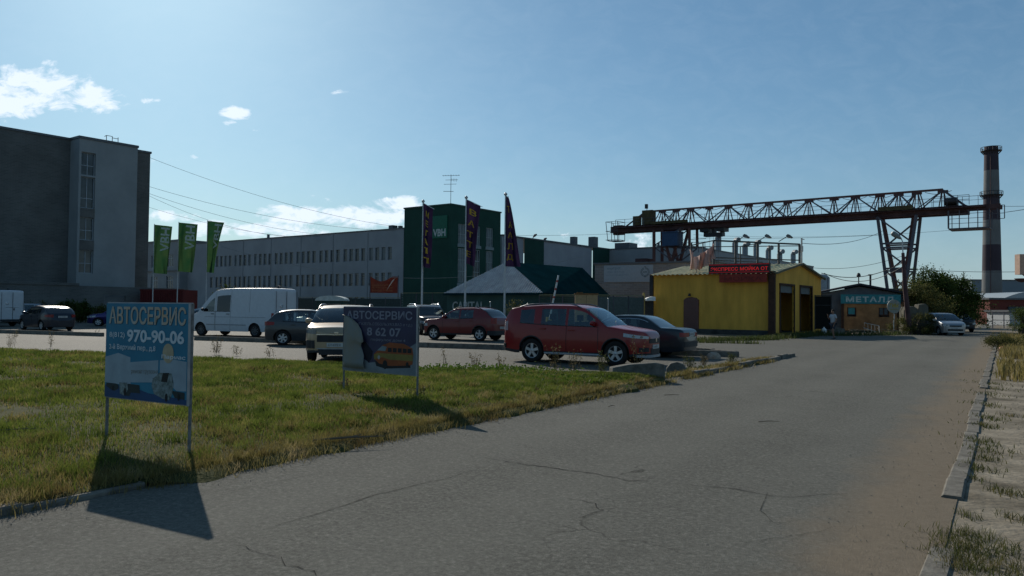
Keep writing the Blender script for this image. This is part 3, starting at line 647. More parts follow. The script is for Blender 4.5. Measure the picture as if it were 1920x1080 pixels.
# ---- green kiosk pavilion with the hipped roof
nc = Vector((2.0, 55.0)); a2 = Vector((.8, -.6)); b2 = Vector((.6, .8))
kp = empty('green_pavilion', (nc.x, nc.y, 0), ga, 'low dark green pavilion with a pale metal hip roof and white shop letters', 'building')
def kl(p): # world -> local
    d = Vector((p[0]-nc.x, p[1]-nc.y)); return (d.dot(a2), d.dot(b2))
EV = 2.70; apx = kl(at(952, 491, 59.3)); apz = at(952, 491, 59.3).z; rg = kl(at(1092, 502, 66)); rgz = at(1092, 502, 66).z
m_pav = mat('pavilion_siding', (.022, .062, .055), .6, var=.2, scale=1.0)
m_corr = bpy.data.materials.new('corrugated_pale'); m_corr.use_nodes = True
def corrug(m, col, freq, dark=.6, axis=0, rough=.45, metal=.3):
    nt = m.node_tree; N = nt.nodes; Lk = nt.links; b = N['Principled BSDF']; b.inputs['Base Color'].default_value = (*col, 1); b.inputs['Roughness'].default_value = rough; b.inputs['Metallic'].default_value = metal
    t = N.new('ShaderNodeTexCoord'); s = N.new('ShaderNodeSeparateXYZ'); Lk.new(t.outputs['Object'], s.inputs[0]); m_ = N.new('ShaderNodeMath'); m_.operation = 'MULTIPLY'; m_.inputs[1].default_value = freq; Lk.new(s.outputs[axis], m_.inputs[0])
    si = N.new('ShaderNodeMath'); si.operation = 'SINE'; Lk.new(m_.outputs[0], si.inputs[0]); bp = N.new('ShaderNodeBump'); bp.inputs['Distance'].default_value = .03; bp.inputs['Strength'].default_value = 1; Lk.new(si.outputs[0], bp.inputs['Height']); Lk.new(bp.outputs[0], b.inputs['Normal'])
    n = N.new('ShaderNodeTexNoise'); n.inputs['Scale'].default_value = 1.6; n.inputs['Detail'].default_value = 8; Lk.new(t.outputs['Object'], n.inputs[0]); r = N.new('ShaderNodeValToRGB')
    r.color_ramp.elements[0].position = .3; r.color_ramp.elements[0].color = (*[c*dark for c in col], 1); r.color_ramp.elements[1].position = .65; r.color_ramp.elements[1].color = (*col, 1); Lk.new(n.outputs[0], r.inputs[0]); Lk.new(r.outputs[0], b.inputs['Base Color'])
corrug(m_corr, (.40, .44, .46), 30, rough=.6, metal=0.0); m_corr.node_tree.nodes['Principled BSDF'].inputs['Specular IOR Level'].default_value = .1
w = MB(); w.wall(8.7, EV, [], x0=-8.7, depth=.2); w.face([(0, 0, 0), (0, 9.6, 0), (0, 9.6, EV), (0, 0, EV)]); w.face([(-8.7, 0, 0), (-8.7, 9.6, 0), (-8.7, 9.6, EV), (-8.7, 0, EV)]); w.face([(-8.7, 9.6, 0), (0, 9.6, 0), (0, 9.6, EV), (-8.7, 9.6, EV)])
w.build('wall', m_pav, kp)
rfm = mat('green_roof_metal', (.006, .030, .034), .95, var=.2, scale=.8, spec=.0)
# real ribs on the pale hip so that they read
w = MB(); E0 = (-8.75, -.35, EV); E1 = (.45, -.35, EV); AP = (apx[0], apx[1], apz); n = 44
for i in range(n):
    def pp(t, k, lift):
        q = Vector(E0).lerp(Vector(E1), t); dx = (AP[0]-q.x); 
        # rib runs straight up the slope, in local y, until it meets a hip
        xx = q.x; f = (xx-E0[0])/(AP[0]-E0[0]) if xx < AP[0] else (E1[0]-xx)/(E1[0]-AP[0]); f = max(0.0, min(1.0, f))*k
        return (xx, E0[1]+(AP[1]-E0[1])*f, EV+(AP[2]-EV)*f+lift)
    t0 = i/n; t1 = (i+.55)/n; t2 = (i+1)/n
    w.face([pp(t0, 0, .05), pp(t1, 0, .05), pp(t1, 1, .05), pp(t0, 1, .05)]); w.face([pp(t1, 0, .05), pp((t1+t2)/2, 0, 0), pp((t1+t2)/2, 1, 0), pp(t1, 1, .05)]); w.face([pp((t1+t2)/2, 0, 0), pp(t2, 0, .05), pp(t2, 1, .05), pp((t1+t2)/2, 1, 0)])
w.build('roof_hip', m_corr, kp)
fc = kl(at(1145, 551, 64.3))
w = MB(); RG = (rg[0], rg[1], rgz); Ec = (fc[0], fc[1], EV); Bc = (-8.75, 11.5, EV)
w.face([E1, Ec, RG, AP]); w.face([Ec, Bc, RG]); w.face([E0, AP, RG, Bc]); w.box(-8.75, .45, -.38, -.3, EV-.12, EV-.01); w.build('roof', rfm, kp)
w = MB(); add_text(w, 'CAPITAL', 3.1, .72, -6.55, 1.75, -.06, bold=.012, thick=.05); w.build('lettering', mat('sign_letters', (.30, .34, .33), .5), kp)

# ---- yellow car wash
cw0 = Vector((17.3, 52.0, 0))
cw = empty('car_wash', cw0, ga, 'yellow corrugated car wash with two open bays', 'building')
CL_, CW_, CE = 8.75, 10.8, 4.16; RZ = 4.95
def yell(name, c):
    m = bpy.data.materials.new(name); m.use_nodes = True; corrug(m, c, 42, .85, 0, .6, 0); return m
m_yel = mat('yellow_siding', (.66, .36, .065), .75, var=.18, scale=.7, bump=.0, spec=.12, detail=8, stretch=(2, 2, .5))
w = MB(); w.face([(-CL_, 0, .35), (0, 0, .1), (0, 0, CE), (-CL_, 0, CE)])
n_ = 58
for i in range(n_): xx = -CL_+.08+i*(CL_-.15)/n_; w.box(xx, xx+.05, -.008, -.001, .38, CE-.03)
w.face([(-CL_, 0, .35), (-CL_, CW_, .3), (-CL_, CW_, CE), (-CL_, CW_/2, RZ), (-CL_, 0, CE)]); w.face([(-CL_, CW_, 0), (0, CW_, 0), (0, CW_, CE), (-CL_, CW_, CE)])
gw = MB(); doors = [(1.15, 4.15, .15, 3.4), (5.55, 8.35, .15, 3.4)]
gw.wall(CW_, CE, doors, depth=.12); gw.face([(0, 0, CE), (CW_, 0, CE), (CW_/2, 0, RZ)]); gw.xf(Matrix.Rotation(R(90), 4, 'Z'))
k = len(w.v); w.v += gw.v; w.f += [tuple(k+i for i in f) for f in gw.f]; w.m += gw.m
w.build('wall', m_yel, cw)
m_rust = mat('rusty_steel', (.045, .025, .018), .85, var=.5, scale=3, spec=.2, col2=(.09, .045, .03))
# real openings: inside is a dark room
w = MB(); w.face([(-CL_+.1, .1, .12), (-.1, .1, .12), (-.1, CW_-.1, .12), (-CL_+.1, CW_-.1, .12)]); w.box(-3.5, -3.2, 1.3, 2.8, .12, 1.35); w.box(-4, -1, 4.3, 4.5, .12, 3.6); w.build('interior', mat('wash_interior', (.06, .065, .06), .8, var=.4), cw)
fr = MB(); fr.xf(Matrix.Identity(4))
for (d0, d1, z0_, z1_) in doors:
    f2 = MB(); f2.box(d0-.12, d0, -.06, .1, z0_, z1_+.12); f2.box(d1, d1+.12, -.06, .1, z0_, z1_+.12); f2.box(d0, d1, -.06, .1, z1_, z1_+.12); f2.xf(Matrix.Rotation(R(90), 4, 'Z')); f2.build('door_frame', m_rust, cw)
    f3 = MB(); f3.box(d0+.02, d1-.02, .13, .2, z1_-.5, z1_); f3.xf(Matrix.Rotation(R(90), 4, 'Z')); f3.build('roller_door', mat('roller_grey', (.12, .13, .13), .6), cw)
f3 = MB(); f3.box(1.2, 2.4, .6, .66, .15, 1.35); f3.xf(Matrix.Rotation(R(90), 4, 'Z')); f3.build('splash_screen', mat('screen_grey', (.16, .16, .15), .6), cw)
# wavy roof sheets
m_sheet = mat('roof_sheet', (.62, .53, .30), .7, var=.3, scale=1.3, detail=9)
w = MB(); nn = 70
def rfz(u, side, t): return .045*math.sin(u/ (CL_+.5)*2*math.pi*26)
us = [-CL_-.2+i*(CL_+.45)/(26*8) for i in range(26*8+1)]
w.grid(lambda u, v: (u, -.35+v*(CW_/2+.35), CE-.02+v*(RZ-CE+.12)+.035*math.sin(u*18.4)), us, [0, .25, .5, .75, 1.0])
w.grid(lambda u, v: (u, CW_+.35-v*(CW_/2+.35), CE-.02+v*(RZ-CE+.12)+.035*math.sin(u*18.4)), us, [0, .5, 1.0])
w.build('roof', m_sheet, cw)
w = MB(); w.box(.05, .22, -.3, 0, 0, 0)  # fascia boards on the gable
w = MB()
for (y0_, y1_) in ((-.35, CW_/2), (CW_+.35, CW_/2)):
    za, zb = CE-.1, RZ+.02
    w.tube([(.24, y0_, za+.06), (.24, y1_, zb+.06)], .09, 4, sq=True)
w.build('fascia', mat('fascia_olive', (.10, .10, .06), .7), cw)
w = MB(); w.box(-.3, .12, -.28, -.03, 0, CE+.1); w.build('corner_post', m_rust, cw)
w = MB(); w.box(-CL_-.28, -CL_-.02, -.12, .1, 0, CE+.05); w.build('corner_post', m_black, cw)
w = MB(); w.box(-CL_+.1, -.2, -.2, .2, 0, .34); w.build('plinth', mat('plinth_dark', (.05, .05, .045), .9, var=.4, scale=2), cw)
# bricked-up doorway
w = MB(); A0, A1 = -6.35, -5.25; pr = [(A0, 0.0), (A1, 0.0), (A1, 2.35), (A1-.2, 2.5), (A1-.55, 2.56), (A0+.2, 2.5), (A0, 2.35)]
w.prism(pr, -.14, .02); w.build('bricked_door', brick_mat('brown_brick', (.17, .065, .05), (.12, .05, .042), (.2, .13, .11), .25, .085, .015), cw)
w = MB(); w.box(-5.95, -5.8, -.3, -.14, 2.62, 2.72); w.box(-5.93, -5.82, -.26, -.16, 2.72, 2.82); w.build('wall_lamp', m_black, cw)
# red sign panel under the eave and the running-text display, both rest on the roof edge
sp_ = empty('red_sign_panel', (0, 0, 0), ga, 'faded red panel under the eave at the corner of the yellow wash', 'sign'); sp_.location = cw0
w = MB(); w.box(-3.6, -.32, -.46, -.40, CE-.62, CE-.06); w.build('panel', mat('panel_red', (.26, .035, .022), .7, var=.25, scale=2), sp_)
w = MB(); add_text(w, 'МОЙКА', 2.6, .36, -1.95, CE-.34, -.466, bold=.02); w.build('lettering', mat('panel_red_ink', (.16, .02, .014), .6), sp_)
ld = empty('display_sign', cw0, ga, 'long black display with glowing red Russian words on the wash roof edge', 'sign')
w = MB(); w.box(-4.35, -.12, -.5, -.3, CE-.02, CE+.64); w.build('housing', m_black, ld)
w = MB(); ledm = mat('red_led', (.5, .02, .02), .5, emit=((1, .03, .03), .26)); add_text(w, 'ЭКСПРЕСС МОЙКА ОТ', 3.95, .30, -2.22, CE+.32, -.505, bold=.012); w.build('lettering', ledm, ld)
w = MB(); dm_ = mat('led_dim', (.12, .005, .008), .5, emit=((1, .02, .03), .12))
for i in range(54):
    for j in (0, 1): xx = -4.3+i*.077; w.box(xx, xx+.042, -.506, -.5, (CE+.03) if j == 0 else CE+.55, (CE+.1) if j == 0 else CE+.62)
w.build('led_border', dm_, ld)
# frame on the roof with floodlights
fz = empty('roof_frame', cw0, ga, 'open steel pipe frame standing on the roof of the yellow wash', 'frame')
w = MB(); m_fr = mat('frame_steel', (.05, .055, .06), .6, var=.3)
X0, X1, Yf, Zt, Zm, Zb = -4.5, .35, .9, 6.55, 6.2, 4.55
XR = 3.2
def fp(px, py, Y): return at(px, py, Y)
fz.location = (0, 0, 0); fz.rotation_euler = (0, 0, 0)
P = lambda px, py, Y=54.5: at(px, py, Y)
yL, yR = 55.6, 57.8
for (x_, y0_, y1_) in ((1338, 451, 512), (1379, 453, 507), (1420, 455, 505), (1460, 456, 503), (1499, 458, 500)):
    Y = yL+(yR-yL)*(x_-1338)/161; w.bar(P(x_, y0_, Y), P(x_, y1_, Y), .13)
w.bar(P(1338, 451, yL), P(1499, 458, yR), .11); w.bar(P(1338, 483, yL), P(1499, 488, yR), .08)
for (x_, y0_) in ((1388, 462), (1442, 460), (1318, 455)): w.bar(P(x_, y0_, 57.5), P(x_, 500, 57.5), .07)
w.bar(P(1300, 463, 58.5), P(1499, 461, 57.8), .06); w.bar(P(1338, 488, 57), P(1430, 492, 57.5), .06); w.bar(P(1296, 460, 58), P(1338, 451, yL), .07); w.bar(P(1388, 462, 57.5), P(1430, 455, yL+.6), .05)
w.bar(P(1296, 455, 58), P(1296, 506, 58), .09)
w.build('frame', m_fr, fz)
for i, x_ in enumerate((1379, 1420, 1460)):
    Y = yL+(yR-yL)*(x_-1338)/161; fl = empty('floodlight', P(x_, 453, Y), R(-20), ['left floodlight on a bent arm above the roof frame', 'middle floodlight on a bent arm above the roof frame', 'right floodlight on a bent arm above the roof frame, nearest the white mast'][i], 'floodlight', 'floodlights on the roof frame')
    w = MB(); w.bar((0, 0, 0), (.62, -.05, .38), .05); w.build('arm', m_fr, fl)
    w = MB(); w.prism([(.5, .42), (.62, .52), (.78, .46), (.98, .28), (.92, .22), (.56, .30)], -.22, .22); w.build('lamp_head', mat('lamp_body', (.12, .13, .14), .5), fl)
    w = MB(); w.face([(.57, -.19, .292), (.9, -.19, .215), (.9, .19, .215), (.57, .19, .292)]); w.build('lamp_glass', mat('lamp_glass', (.35, .37, .38), .3), fl)
# torn red and white cloth banner
def cloth(pts, nx, ny, fold, name, m, par=None, thick=.01, label=None, cat=None, group=None, ragged=0):
    A, B, C_, D_ = [Vector(p) for p in pts]  # top-left, top-right, bottom-right, bottom-left
    mb = MB(); fn = lambda u, v: A.lerp(B, u).lerp(D_.lerp(C_, u), v)+fold(u, v)
    mb.grid(fn, [i/nx for i in range(nx+1)], [j/ny for j in range(ny+1)])
    o = mb.build(name, m, par, smooth=True); sol = o.modifiers.new('t', 'SOLIDIFY'); sol.thickness = thick; return o
m_torn = mat('torn_cloth', (.62, .50, .46), .8, scale=1.2, col2=(.46, .24, .19), spec=.1, trans=.3, detail=3, stretch=(1.6, 1, .45))
w = MB()
def tf(u, v):
    top = .62*math.sin(math.pi*min(1, u*1.15))*(1-.2*u) - .55*max(0, u-.75)*2.4 + .15*math.sin(u*9)
    p = P(1293, 468, 56.4).lerp(P(1340, 459, 54.9), u); h = 1.35*(1-.25*u)-.25*math.sin(u*14)*.3
    h += .12*math.sin(u*31)+.08*math.sin(u*53)
    return p+Vector((.08*math.sin(u*23+v*3), -.16*math.sin(u*17+v*2.5)-.1*math.sin(u*37), -top*(1-v*.4)-h*v*(1.0 if u < .9 else 1.2)))
w.grid(tf, [i/60 for i in range(61)], [j/16 for j in range(17)])
o = w.build('torn_banner', m_torn, smooth=True); sol = o.modifiers.new('t', 'SOLIDIFY'); sol.thickness = .008
tag(o, 'torn faded red and white cloth hanging at the left of the roof frame', 'banner')
# dark gate leaf right of the wash
gt = empty('yard_gate', at(1528, 606, 58), R(-12), 'tall black sheet metal gate leaf right of the yellow wash', 'gate'); gt.location.z = 0
w = MB(); w.box(0, 1.12, 0, .05, .35, 2.75); w.build('gate_sheet', mat('gate_black', (.012, .014, .013), .8, spec=.1), gt)
w = MB(); w.bar((0, -.03, .3), (0, -.03, 2.85), .07); w.bar((1.12, -.03, .3), (1.12, -.03, 2.85), .07); w.bar((0, -.03, 2.1), (1.12, -.03, 2.1), .05); w.bar((0, -.03, 2.8), (1.12, -.03, 2.8), .06); w.build('gate_frame', m_black, gt)
# ---- metal merchants' shed
sh0 = at(1689, 620, 60.5); sh = empty('metal_shed', (at(1540, 620, 66).x, 66, 0), R(-14), 'low gabled shed with a teal sign board and rusty orange front', 'building')
Ls = 6.6
w = MB(); pr = [(-.2, 0), (Ls+.3, 0), (Ls+.3, 3.05), (3.0, 3.75), (-.2, 3.1)]
w.prism([(x_, z_) for x_, z_ in pr], .3, 9); w.build('wall', mat('shed_wall', (.115, .13, .14), .85, var=.2, scale=1.2), sh)
w = MB(); w.prism([(-.5, 3.08), (3.0, 3.86), (Ls+.6, 3.0), (Ls+.6, 3.16), (3.0, 4.02), (-.5, 3.24)], -.1, 9.2); w.build('roof', mat('shed_roof', (.03, .032, .04), .8), sh)
w = MB(); w.wall(4.55, 2.2, [(.35, 1.05, 1.25, 2.0), (2.75, 3.55, 1.25, 2.0)], y=-.3, x0=0, z0=.1, depth=.12)
w.xf(Matrix.Translation((1.62, 0, 0))); w.face([(1.62, -.3, .1), (1.62, .3, .1), (1.62, .3, 2.3), (1.62, -.3, 2.3)]); w.build('front_panel', mat('orange_rust_sheet', (.34, .17, .07), .8, var=.3, scale=1.5, detail=8), sh)
for (u0, u1, pm) in ((1.97, 2.67, mat('teal_pane', (.03, .24, .26), .35)), (4.37, 5.17, mat('grey_pane', (.07, .09, .10), .3))): window_part(sh, u0, u1, 1.35-.0, 2.1-.0, -.24, pm, m_rust, 1 if u0 > 3 else 0, .09)
w = MB(); w.box(1.55, 1.7, -.38, -.31, 0, 2.35); w.box(5.75, 5.95, -.38, -.31, 0, 2.35); w.build('post', m_rust, sh)
w = MB(); w.box(6.0, 6.7, -.28, .28, .1, 2.5); w.build('side_panel', mat('orange_rust_sheet2', (.15, .06, .028), .8, var=.4, scale=1.5), sh)
w = MB(); w.box(1.45, 6.0, -.46, -.4, 2.32, 3.08); w.build('sign_board', mat('teal_board', (.03, .20, .22), .6, var=.2), sh)
w = MB(); add_text(w, 'МЕТАЛЛ', 3.6, .46, 3.65, 2.68, -.464, bold=.03, spacing=1.15); w.build('lettering', mat('sign_white', (.42, .48, .46), .5), sh)
for i, (px_, py_, hh_) in enumerate(((1610, 519, 19), (1632, 516, 22))):
    o = MB(); h_ = hh_/1478*70; o.tube([(0, 0, 0), (0, 0, h_)], .05 if i == 0 else .09, 8)
    if i == 0: o.lathe([(.02, h_-.05), (.16, h_), (.18, h_+.12), (.12, h_+.3), (.02, h_+.36)], 12)
    else: o.box(-.16, .16, -.12, .12, h_, h_+.08)
    o = o.build('flue_pipe', m_black, loc=at(px_, py_+hh_, 70)); tag(o, ['short flue with a round cowl on the shed ridge', 'plain flue pipe to the right on the shed roof'][i], 'flue pipe')
# ================================================================ VEHICLES
def pchip(pts):
    X = [p[0] for p in pts]; Y = [p[1] for p in pts]; n = len(X)
    h = [X[i+1]-X[i] for i in range(n-1)]; d = [(Y[i+1]-Y[i])/h[i] for i in range(n-1)]; m = [0]*n
    m[0] = d[0]; m[-1] = d[-1]
    for i in range(1, n-1): m[i] = 0 if d[i-1]*d[i] <= 0 else 2*d[i-1]*d[i]/(d[i-1]+d[i])
    def f(x):
        if x <= X[0]: return Y[0]
        if x >= X[-1]: return Y[-1]
        i = max(k for k in range(n-1) if X[k] <= x); t = (x-X[i])/h[i]
        return (2*t**3-3*t*t+1)*Y[i]+(t**3-2*t*t+t)*h[i]*m[i]+(-2*t**3+3*t*t)*Y[i+1]+(t**3-t*t)*h[i]*m[i+1]
    return f
m_tyre = mat('tyre_rubber', (.018, .018, .018), .85, var=.2, spec=.2)
m_rim = mat('alloy_rim', (.42, .43, .44), .35, metal=.6, var=.1)
m_trim = mat('black_plastic', (.025, .027, .03), .6, var=.2)
m_inside = mat('cabin_dark', (.02, .021, .023), .8)
m_cglass = glass('car_glass', (.42, .48, .48), .80)
m_dark_glass = mat('tinted_glass', (.012, .015, .018), .06, spec=.6)
m_chrome = mat('chrome', (.6, .62, .64), .15, metal=1.0, var=.02)
m_plate = mat('plate_white', (.42, .43, .42), .5)
m_plate_ink = mat('plate_ink', (.04, .04, .04), .6)
m_tail = mat('tail_lamp_red', (.22, .012, .012), .2, var=.3)
m_headl = mat('head_lamp', (.34, .37, .39), .12, var=.25, scale=30, spec=.6)
m_orange = mat('indicator_orange', (.35, .12, .02), .3)
def paint(name, c, metal=.25, rough=.32): return mat(name, c, rough, metal=metal, var=.04, spec=.4, coat=.3)
def make_car(name, label, sp, pm, group=None):
    L, Wd, r, wb, fo, clear = sp['L'], sp['W']/2, sp['r'], sp['wb'], sp['fo'], sp.get('clear', .2)
    DN, DR = sp.get('nose', .13), sp.get('tail', .07); plan0 = pchip(sp['plan']); pA, pB = plan0(0), plan0(L)
    def plan(s):        # plan curve with a rounded nose and tail
        t = L-s
        if s < DN: return pA*(.3+.7*math.sqrt(max(0, 1-(1-max(0, s)/DN)**2)))
        if t < DR: return pB*(.3+.7*math.sqrt(max(0, 1-(1-max(0, t)/DR)**2)))
        if s < 1: return plan0(s-DN*(1-s)/(1-DN))
        if t < 1: return plan0(L-(t-DR*(1-t)/(1-DR)))
        return plan0(s)
    deck = pchip(sp['deck']); roof = pchip(sp['roof']); g0, g1 = sp['roof'][0][0], sp['roof'][-1][0]
    ws_top, rw_top = sp['ws'], sp['rw']; ztop = max(p[1] for p in sp['roof']); tum = sp.get('tum', .16); flat = sp.get('flat', 0)
    ax = [fo, fo+wb]; ar = r+.055
    XF = L/2
    root = empty(name, (0, 0, 0), 0, label, sp.get('cat', 'car'), group)
    zb0 = .92
    def wid(s, z):
        p = plan(s)*Wd; d = deck(s)
        if z <= .62: k = 1-.06*max(0, (.62-z)/.45)**1.6
        elif z <= d+.001: k = 1-.035*((z-.62)/max(.15, d-.62))**2
        else: k = .965-tum*((z-d)/max(.2, ztop-max(d, .9)))**1.15
        return p*k
    def sill(s):
        z = clear+.05*max(0, 1-s/.5)+.06*max(0, 1-(L-s)/.5)
        for a in ax:
            q = ar*ar-(s-a)**2
            if q > 0: z = max(z, r+math.sqrt(q)-.0)
        return z
    st = set(round(L*i/64, 4) for i in range(65))
    for a in ax:
        for i in range(17): st.add(round(a-ar*math.cos(math.pi*i/16), 4))
    for d in sp['doors']: st |= {round(d[0], 4), round(d[1], 4)}
    for d in sp['win']: st |= {round(d[0], 4), round(d[1], 4)}
    st |= {0.0, L, g0, g1, ws_top, rw_top} | {round(DN*k, 4) for k in (.04, .12, .25, .45, .7, 1, 1.4)} | {round(L-DR*k, 4) for k in (.06, .2, .45, .75, 1, 1.4)}
    st = sorted(x for x in st if 0 <= x <= L); q = [st[0]]
    for x in st[1:]:
        if x-q[-1] > .0035: q.append(x)
    st = q
    rows = [0, .1, .22, .36, .5, .64, .78, .9, 1.0]
    def low(s, t):
        z0_ = sill(s); z = z0_+(deck(s)-.0-z0_)*t; return (XF-s, wid(s, z), z)
    dk = [(1.0, 0), (.985, .018), (.95, .03), (.82, .042), (.5, .055), (0, .062)]
    cr = sp.get('crown', 1.0)
    def top(s, k):
        f, z = dk[k]; w_ = wid(s, deck(s)); e = min(1, s/.12, (L-s)/.12); return (XF-s, w_*f, deck(s)+z*cr*max(.0, e))
    parts = {}
    def P_(k): return parts.setdefault(k, MB())
    def emit(k, pts):
        P_(k).face(pts); P_(k).face([(x, -y, z) for x, y, z in reversed(pts)])
    clad = sp.get('clad', None)
    for i in range(len(st)-1):
        a, b = st[i], st[i+1]; c = (a+b)/2
        for j in range(len(rows)-1):
            t0, t1 = rows[j], rows[j+1]; q4 = [low(a, t0), low(b, t0), low(b, t1), low(a, t1)]
            zc = sum(p[2] for p in q4)/4; arch = any(abs(c-x) < ar+.05 for x in ax)
            key = 'body'
            for di, d in enumerate(sp['doors']):
                if d[0] < c < d[1] and j >= 1 and not any(abs(c-x) < ar for x in ax): key = 'door%d' % di
            if clad and (j == 0 or zc < clad): key = 'sill_trim'
            if key.startswith('door'):
                P_(key+'L').face(q4); P_(key+'R').face([(x, -y, z) for x, y, z in reversed(q4)])
            else: emit(key, q4)
        if not (g0 < c < g1):
            for k in range(len(dk)-1): emit('body', [top(a, k), top(b, k), top(b, k+1), top(a, k+1)])
    # end caps
    for s in (0, L):
        ring = [low(s, t) for t in rows]+[top(s, k) for k in range(1, len(dk))]
        full = ring+[(x, -y, z) for x, y, z in reversed(ring[:-1])]
        P_('body').face(full if s == 0 else full[::-1])
    # greenhouse
    gk = [(1.0, -.05), (.985, -.022), (.95, -.006), (.8, .006), (.45, .02), (0, .026)]
    def gh(s, k):       # k 0..3 side rows, then roof rows
        zt = max(roof(s), deck(s)+.004); d = deck(s); hs = max(d+.001, zt-.05); hw = max(d+.0007, hs-sp.get('rail', .05))
        if k < 4:
            z = (d, d+(hw-d)*.5, hw, hs)[k]; return (XF-s, wid(s, z), z)
        f, dz = gk[k-3]; w_ = wid(s, hs); full = min(1, (zt-d)/.12)
        z = max(hs, zt+dz*full) if k-3 < 3 else zt+dz*full*cr
        if full < 1: z = max(z, deck(s)+dk[min(k-3, 5)][1]*cr*(1-full)+.001)
        return (XF-s, w_*f, z)
    gs = [x for x in st if g0-.0001 <= x <= g1+.0001]
    for i in range(len(gs)-1):
        a, b = gs[i], gs[i+1]; c = (a+b)/2
        for k in range(8):
            q4 = [gh(a, k), gh(b, k), gh(b, k+1), gh(a, k+1)]
            key = 'body'
            if k < 2:
                for wi, wn_ in enumerate(sp['win']):
                    if wn_[0] < c < wn_[1] and roof(c)-deck(c) > .14: key = 'w%d' % wi
            elif k >= 4:
                if g0+.04 < c < ws_top: key = 'windshield'
                if rw_top < c < g1-.05 and sp.get('rearglass', True): key = 'rear_window'
            if key[0] == 'w' and key[1:].isdigit():
                P_(key+'L').face(q4); P_(key+'R').face([(x, -y, z) for x, y, z in reversed(q4)])
            else: emit(key, q4)
    body = P_('body').build('body', pm, root, smooth=38, merge=True)
    for pg in body.data.polygons:
        if len(pg.vertices) > 12: pg.use_smooth = False
    tint = sp.get('tint', {})
    for k, mb in parts.items():
        if k == 'body': continue
        if k.startswith('door'): o = mb.build('door', pm, root, smooth=38, merge=True)
        elif k == 'sill_trim': o = mb.build('sill_trim', sp.get('cladm', m_trim), root, smooth=38, merge=True)
        elif k in ('windshield',): o = mb.build('windshield', sp.get('wsm', m_cglass), root, smooth=60, merge=True)
        elif k == 'rear_window': o = mb.build('rear_window', m_dark_glass, root, smooth=60, merge=True)
        else: o = mb.build('side_window', tint.get(int(k[1]), sp.get('swm', m_cglass)), root, smooth=60, merge=True)
    # seams and handles
    sm = MB()
    for d in sp['doors']:
        for s in d[:2]:
            if any(abs(s-x) < ar-.02 for x in ax): continue
            pts = []
            for t in [i/8 for i in range(9)]:
                z0_ = sill(s)+.05; z = z0_+(deck(s)-z0_)*t; pts.append((XF-s, wid(s, z)+.002, z))
            for y_ in (1, -1): sm.tube([(x, y*y_, z) for x, y, z in pts], .006, 4)
    if sm.v: sm.build('door_seam', m_trim, root)
    for d in sp['doors']:
        if len(d) > 2: continue
        for y_ in (1, -1):
            s = d[1]-.16; z = deck(s)-.13; h = MB(); h.box(XF-s-.1, XF-s+.1, min(y_*(wid(s, z)+.0), y_*(wid(s, z)+.03)), max(y_*(wid(s, z)), y_*(wid(s, z)+.03)), z-.015, z+.02); h.build('door_handle', sp.get('hm', pm), root)
    # belt moulding
    bm_ = MB(); g = [x for x in gs if sp['win'][0][0]-.1 <= x <= sp['win'][-1][1]+.05]
    for y_ in (1, -1): bm_.tube([(XF-s, y_*(wid(s, deck(s))+.002), deck(s)) for s in g], .011, 4)
    bm_.build('belt_moulding', m_trim, root)
    # chassis, cabin floor, wheel wells
    ch = MB(); ch.box(XF-L+.25, XF-.2, -Wd*.62, Wd*.62, clear+.02, .5); ch.box(XF-ax[1]+ar, XF-ax[0]-ar, -Wd*.93, Wd*.93, clear+.015, clear+.1)
    gm0 = g0+.35; ch.box(XF-g1+.35, XF-gm0, -Wd*.88, Wd*.88, .45, .62); ch.box(XF-gm0-.3, XF-gm0+.02, -Wd*.85, Wd*.85, .6, min(deck(gm0)+.02, 1.2))
    ch.build('chassis', m_inside, root)
    wl_ = MB()
    for a in ax:
        for y_ in (1, -1):
            n = 14
            for i in range(n):
                t0, t1 = math.pi*i/n, math.pi*(i+1)/n; rr = ar+.004
                p = lambda t, y: (XF-a+rr*math.cos(t), y_*y, r+rr*math.sin(t))
                wl_.face([p(t0, Wd*.55), p(t1, Wd*.55), p(t1, Wd*.965), p(t0, Wd*.965)])
            wl_.face([(XF-a+(ar)*math.cos(math.pi*i/n), y_*Wd*.56, r+ar*math.sin(math.pi*i/n)) for i in range(n+1)]+[(XF-a-ar, y_*Wd*.56, clear), (XF-a+ar, y_*Wd*.56, clear)])
    wl_.build('wheel_well', m_inside, root)
    seat = MB()
    if sp.get('seats', True):
        for s in sp.get('seatx', (ws_top+.25, ws_top+1.15)):
            for y_ in (-.37, .37):
                seat.box(XF-s-.14, XF-s, y_-.24, y_+.24, .6, deck(s)+.12); seat.box(XF-s-.12, XF-s-.02, y_-.12, y_+.12, deck(s)+.15, deck(s)+.32); seat.bar((XF-s-.07, y_, deck(s)+.1), (XF-s-.07, y_, deck(s)+.18), .05)
        stx = gm0+.42; cxs = XF-stx; zc = deck(gm0)+.02
        seat.tube([(cxs+.03*math.cos(t), .37+.18*math.cos(t), zc-.06+.17*math.sin(t)) for t in [2*math.pi*i/14 for i in range(15)]], .014, 5, cap=False)
        seat.build('seat', m_inside, root)
    # wheels
    tw_ = sp.get('tw', .21); ns = sp.get('spokes', 5); rr = r*sp.get('rimk', .64)
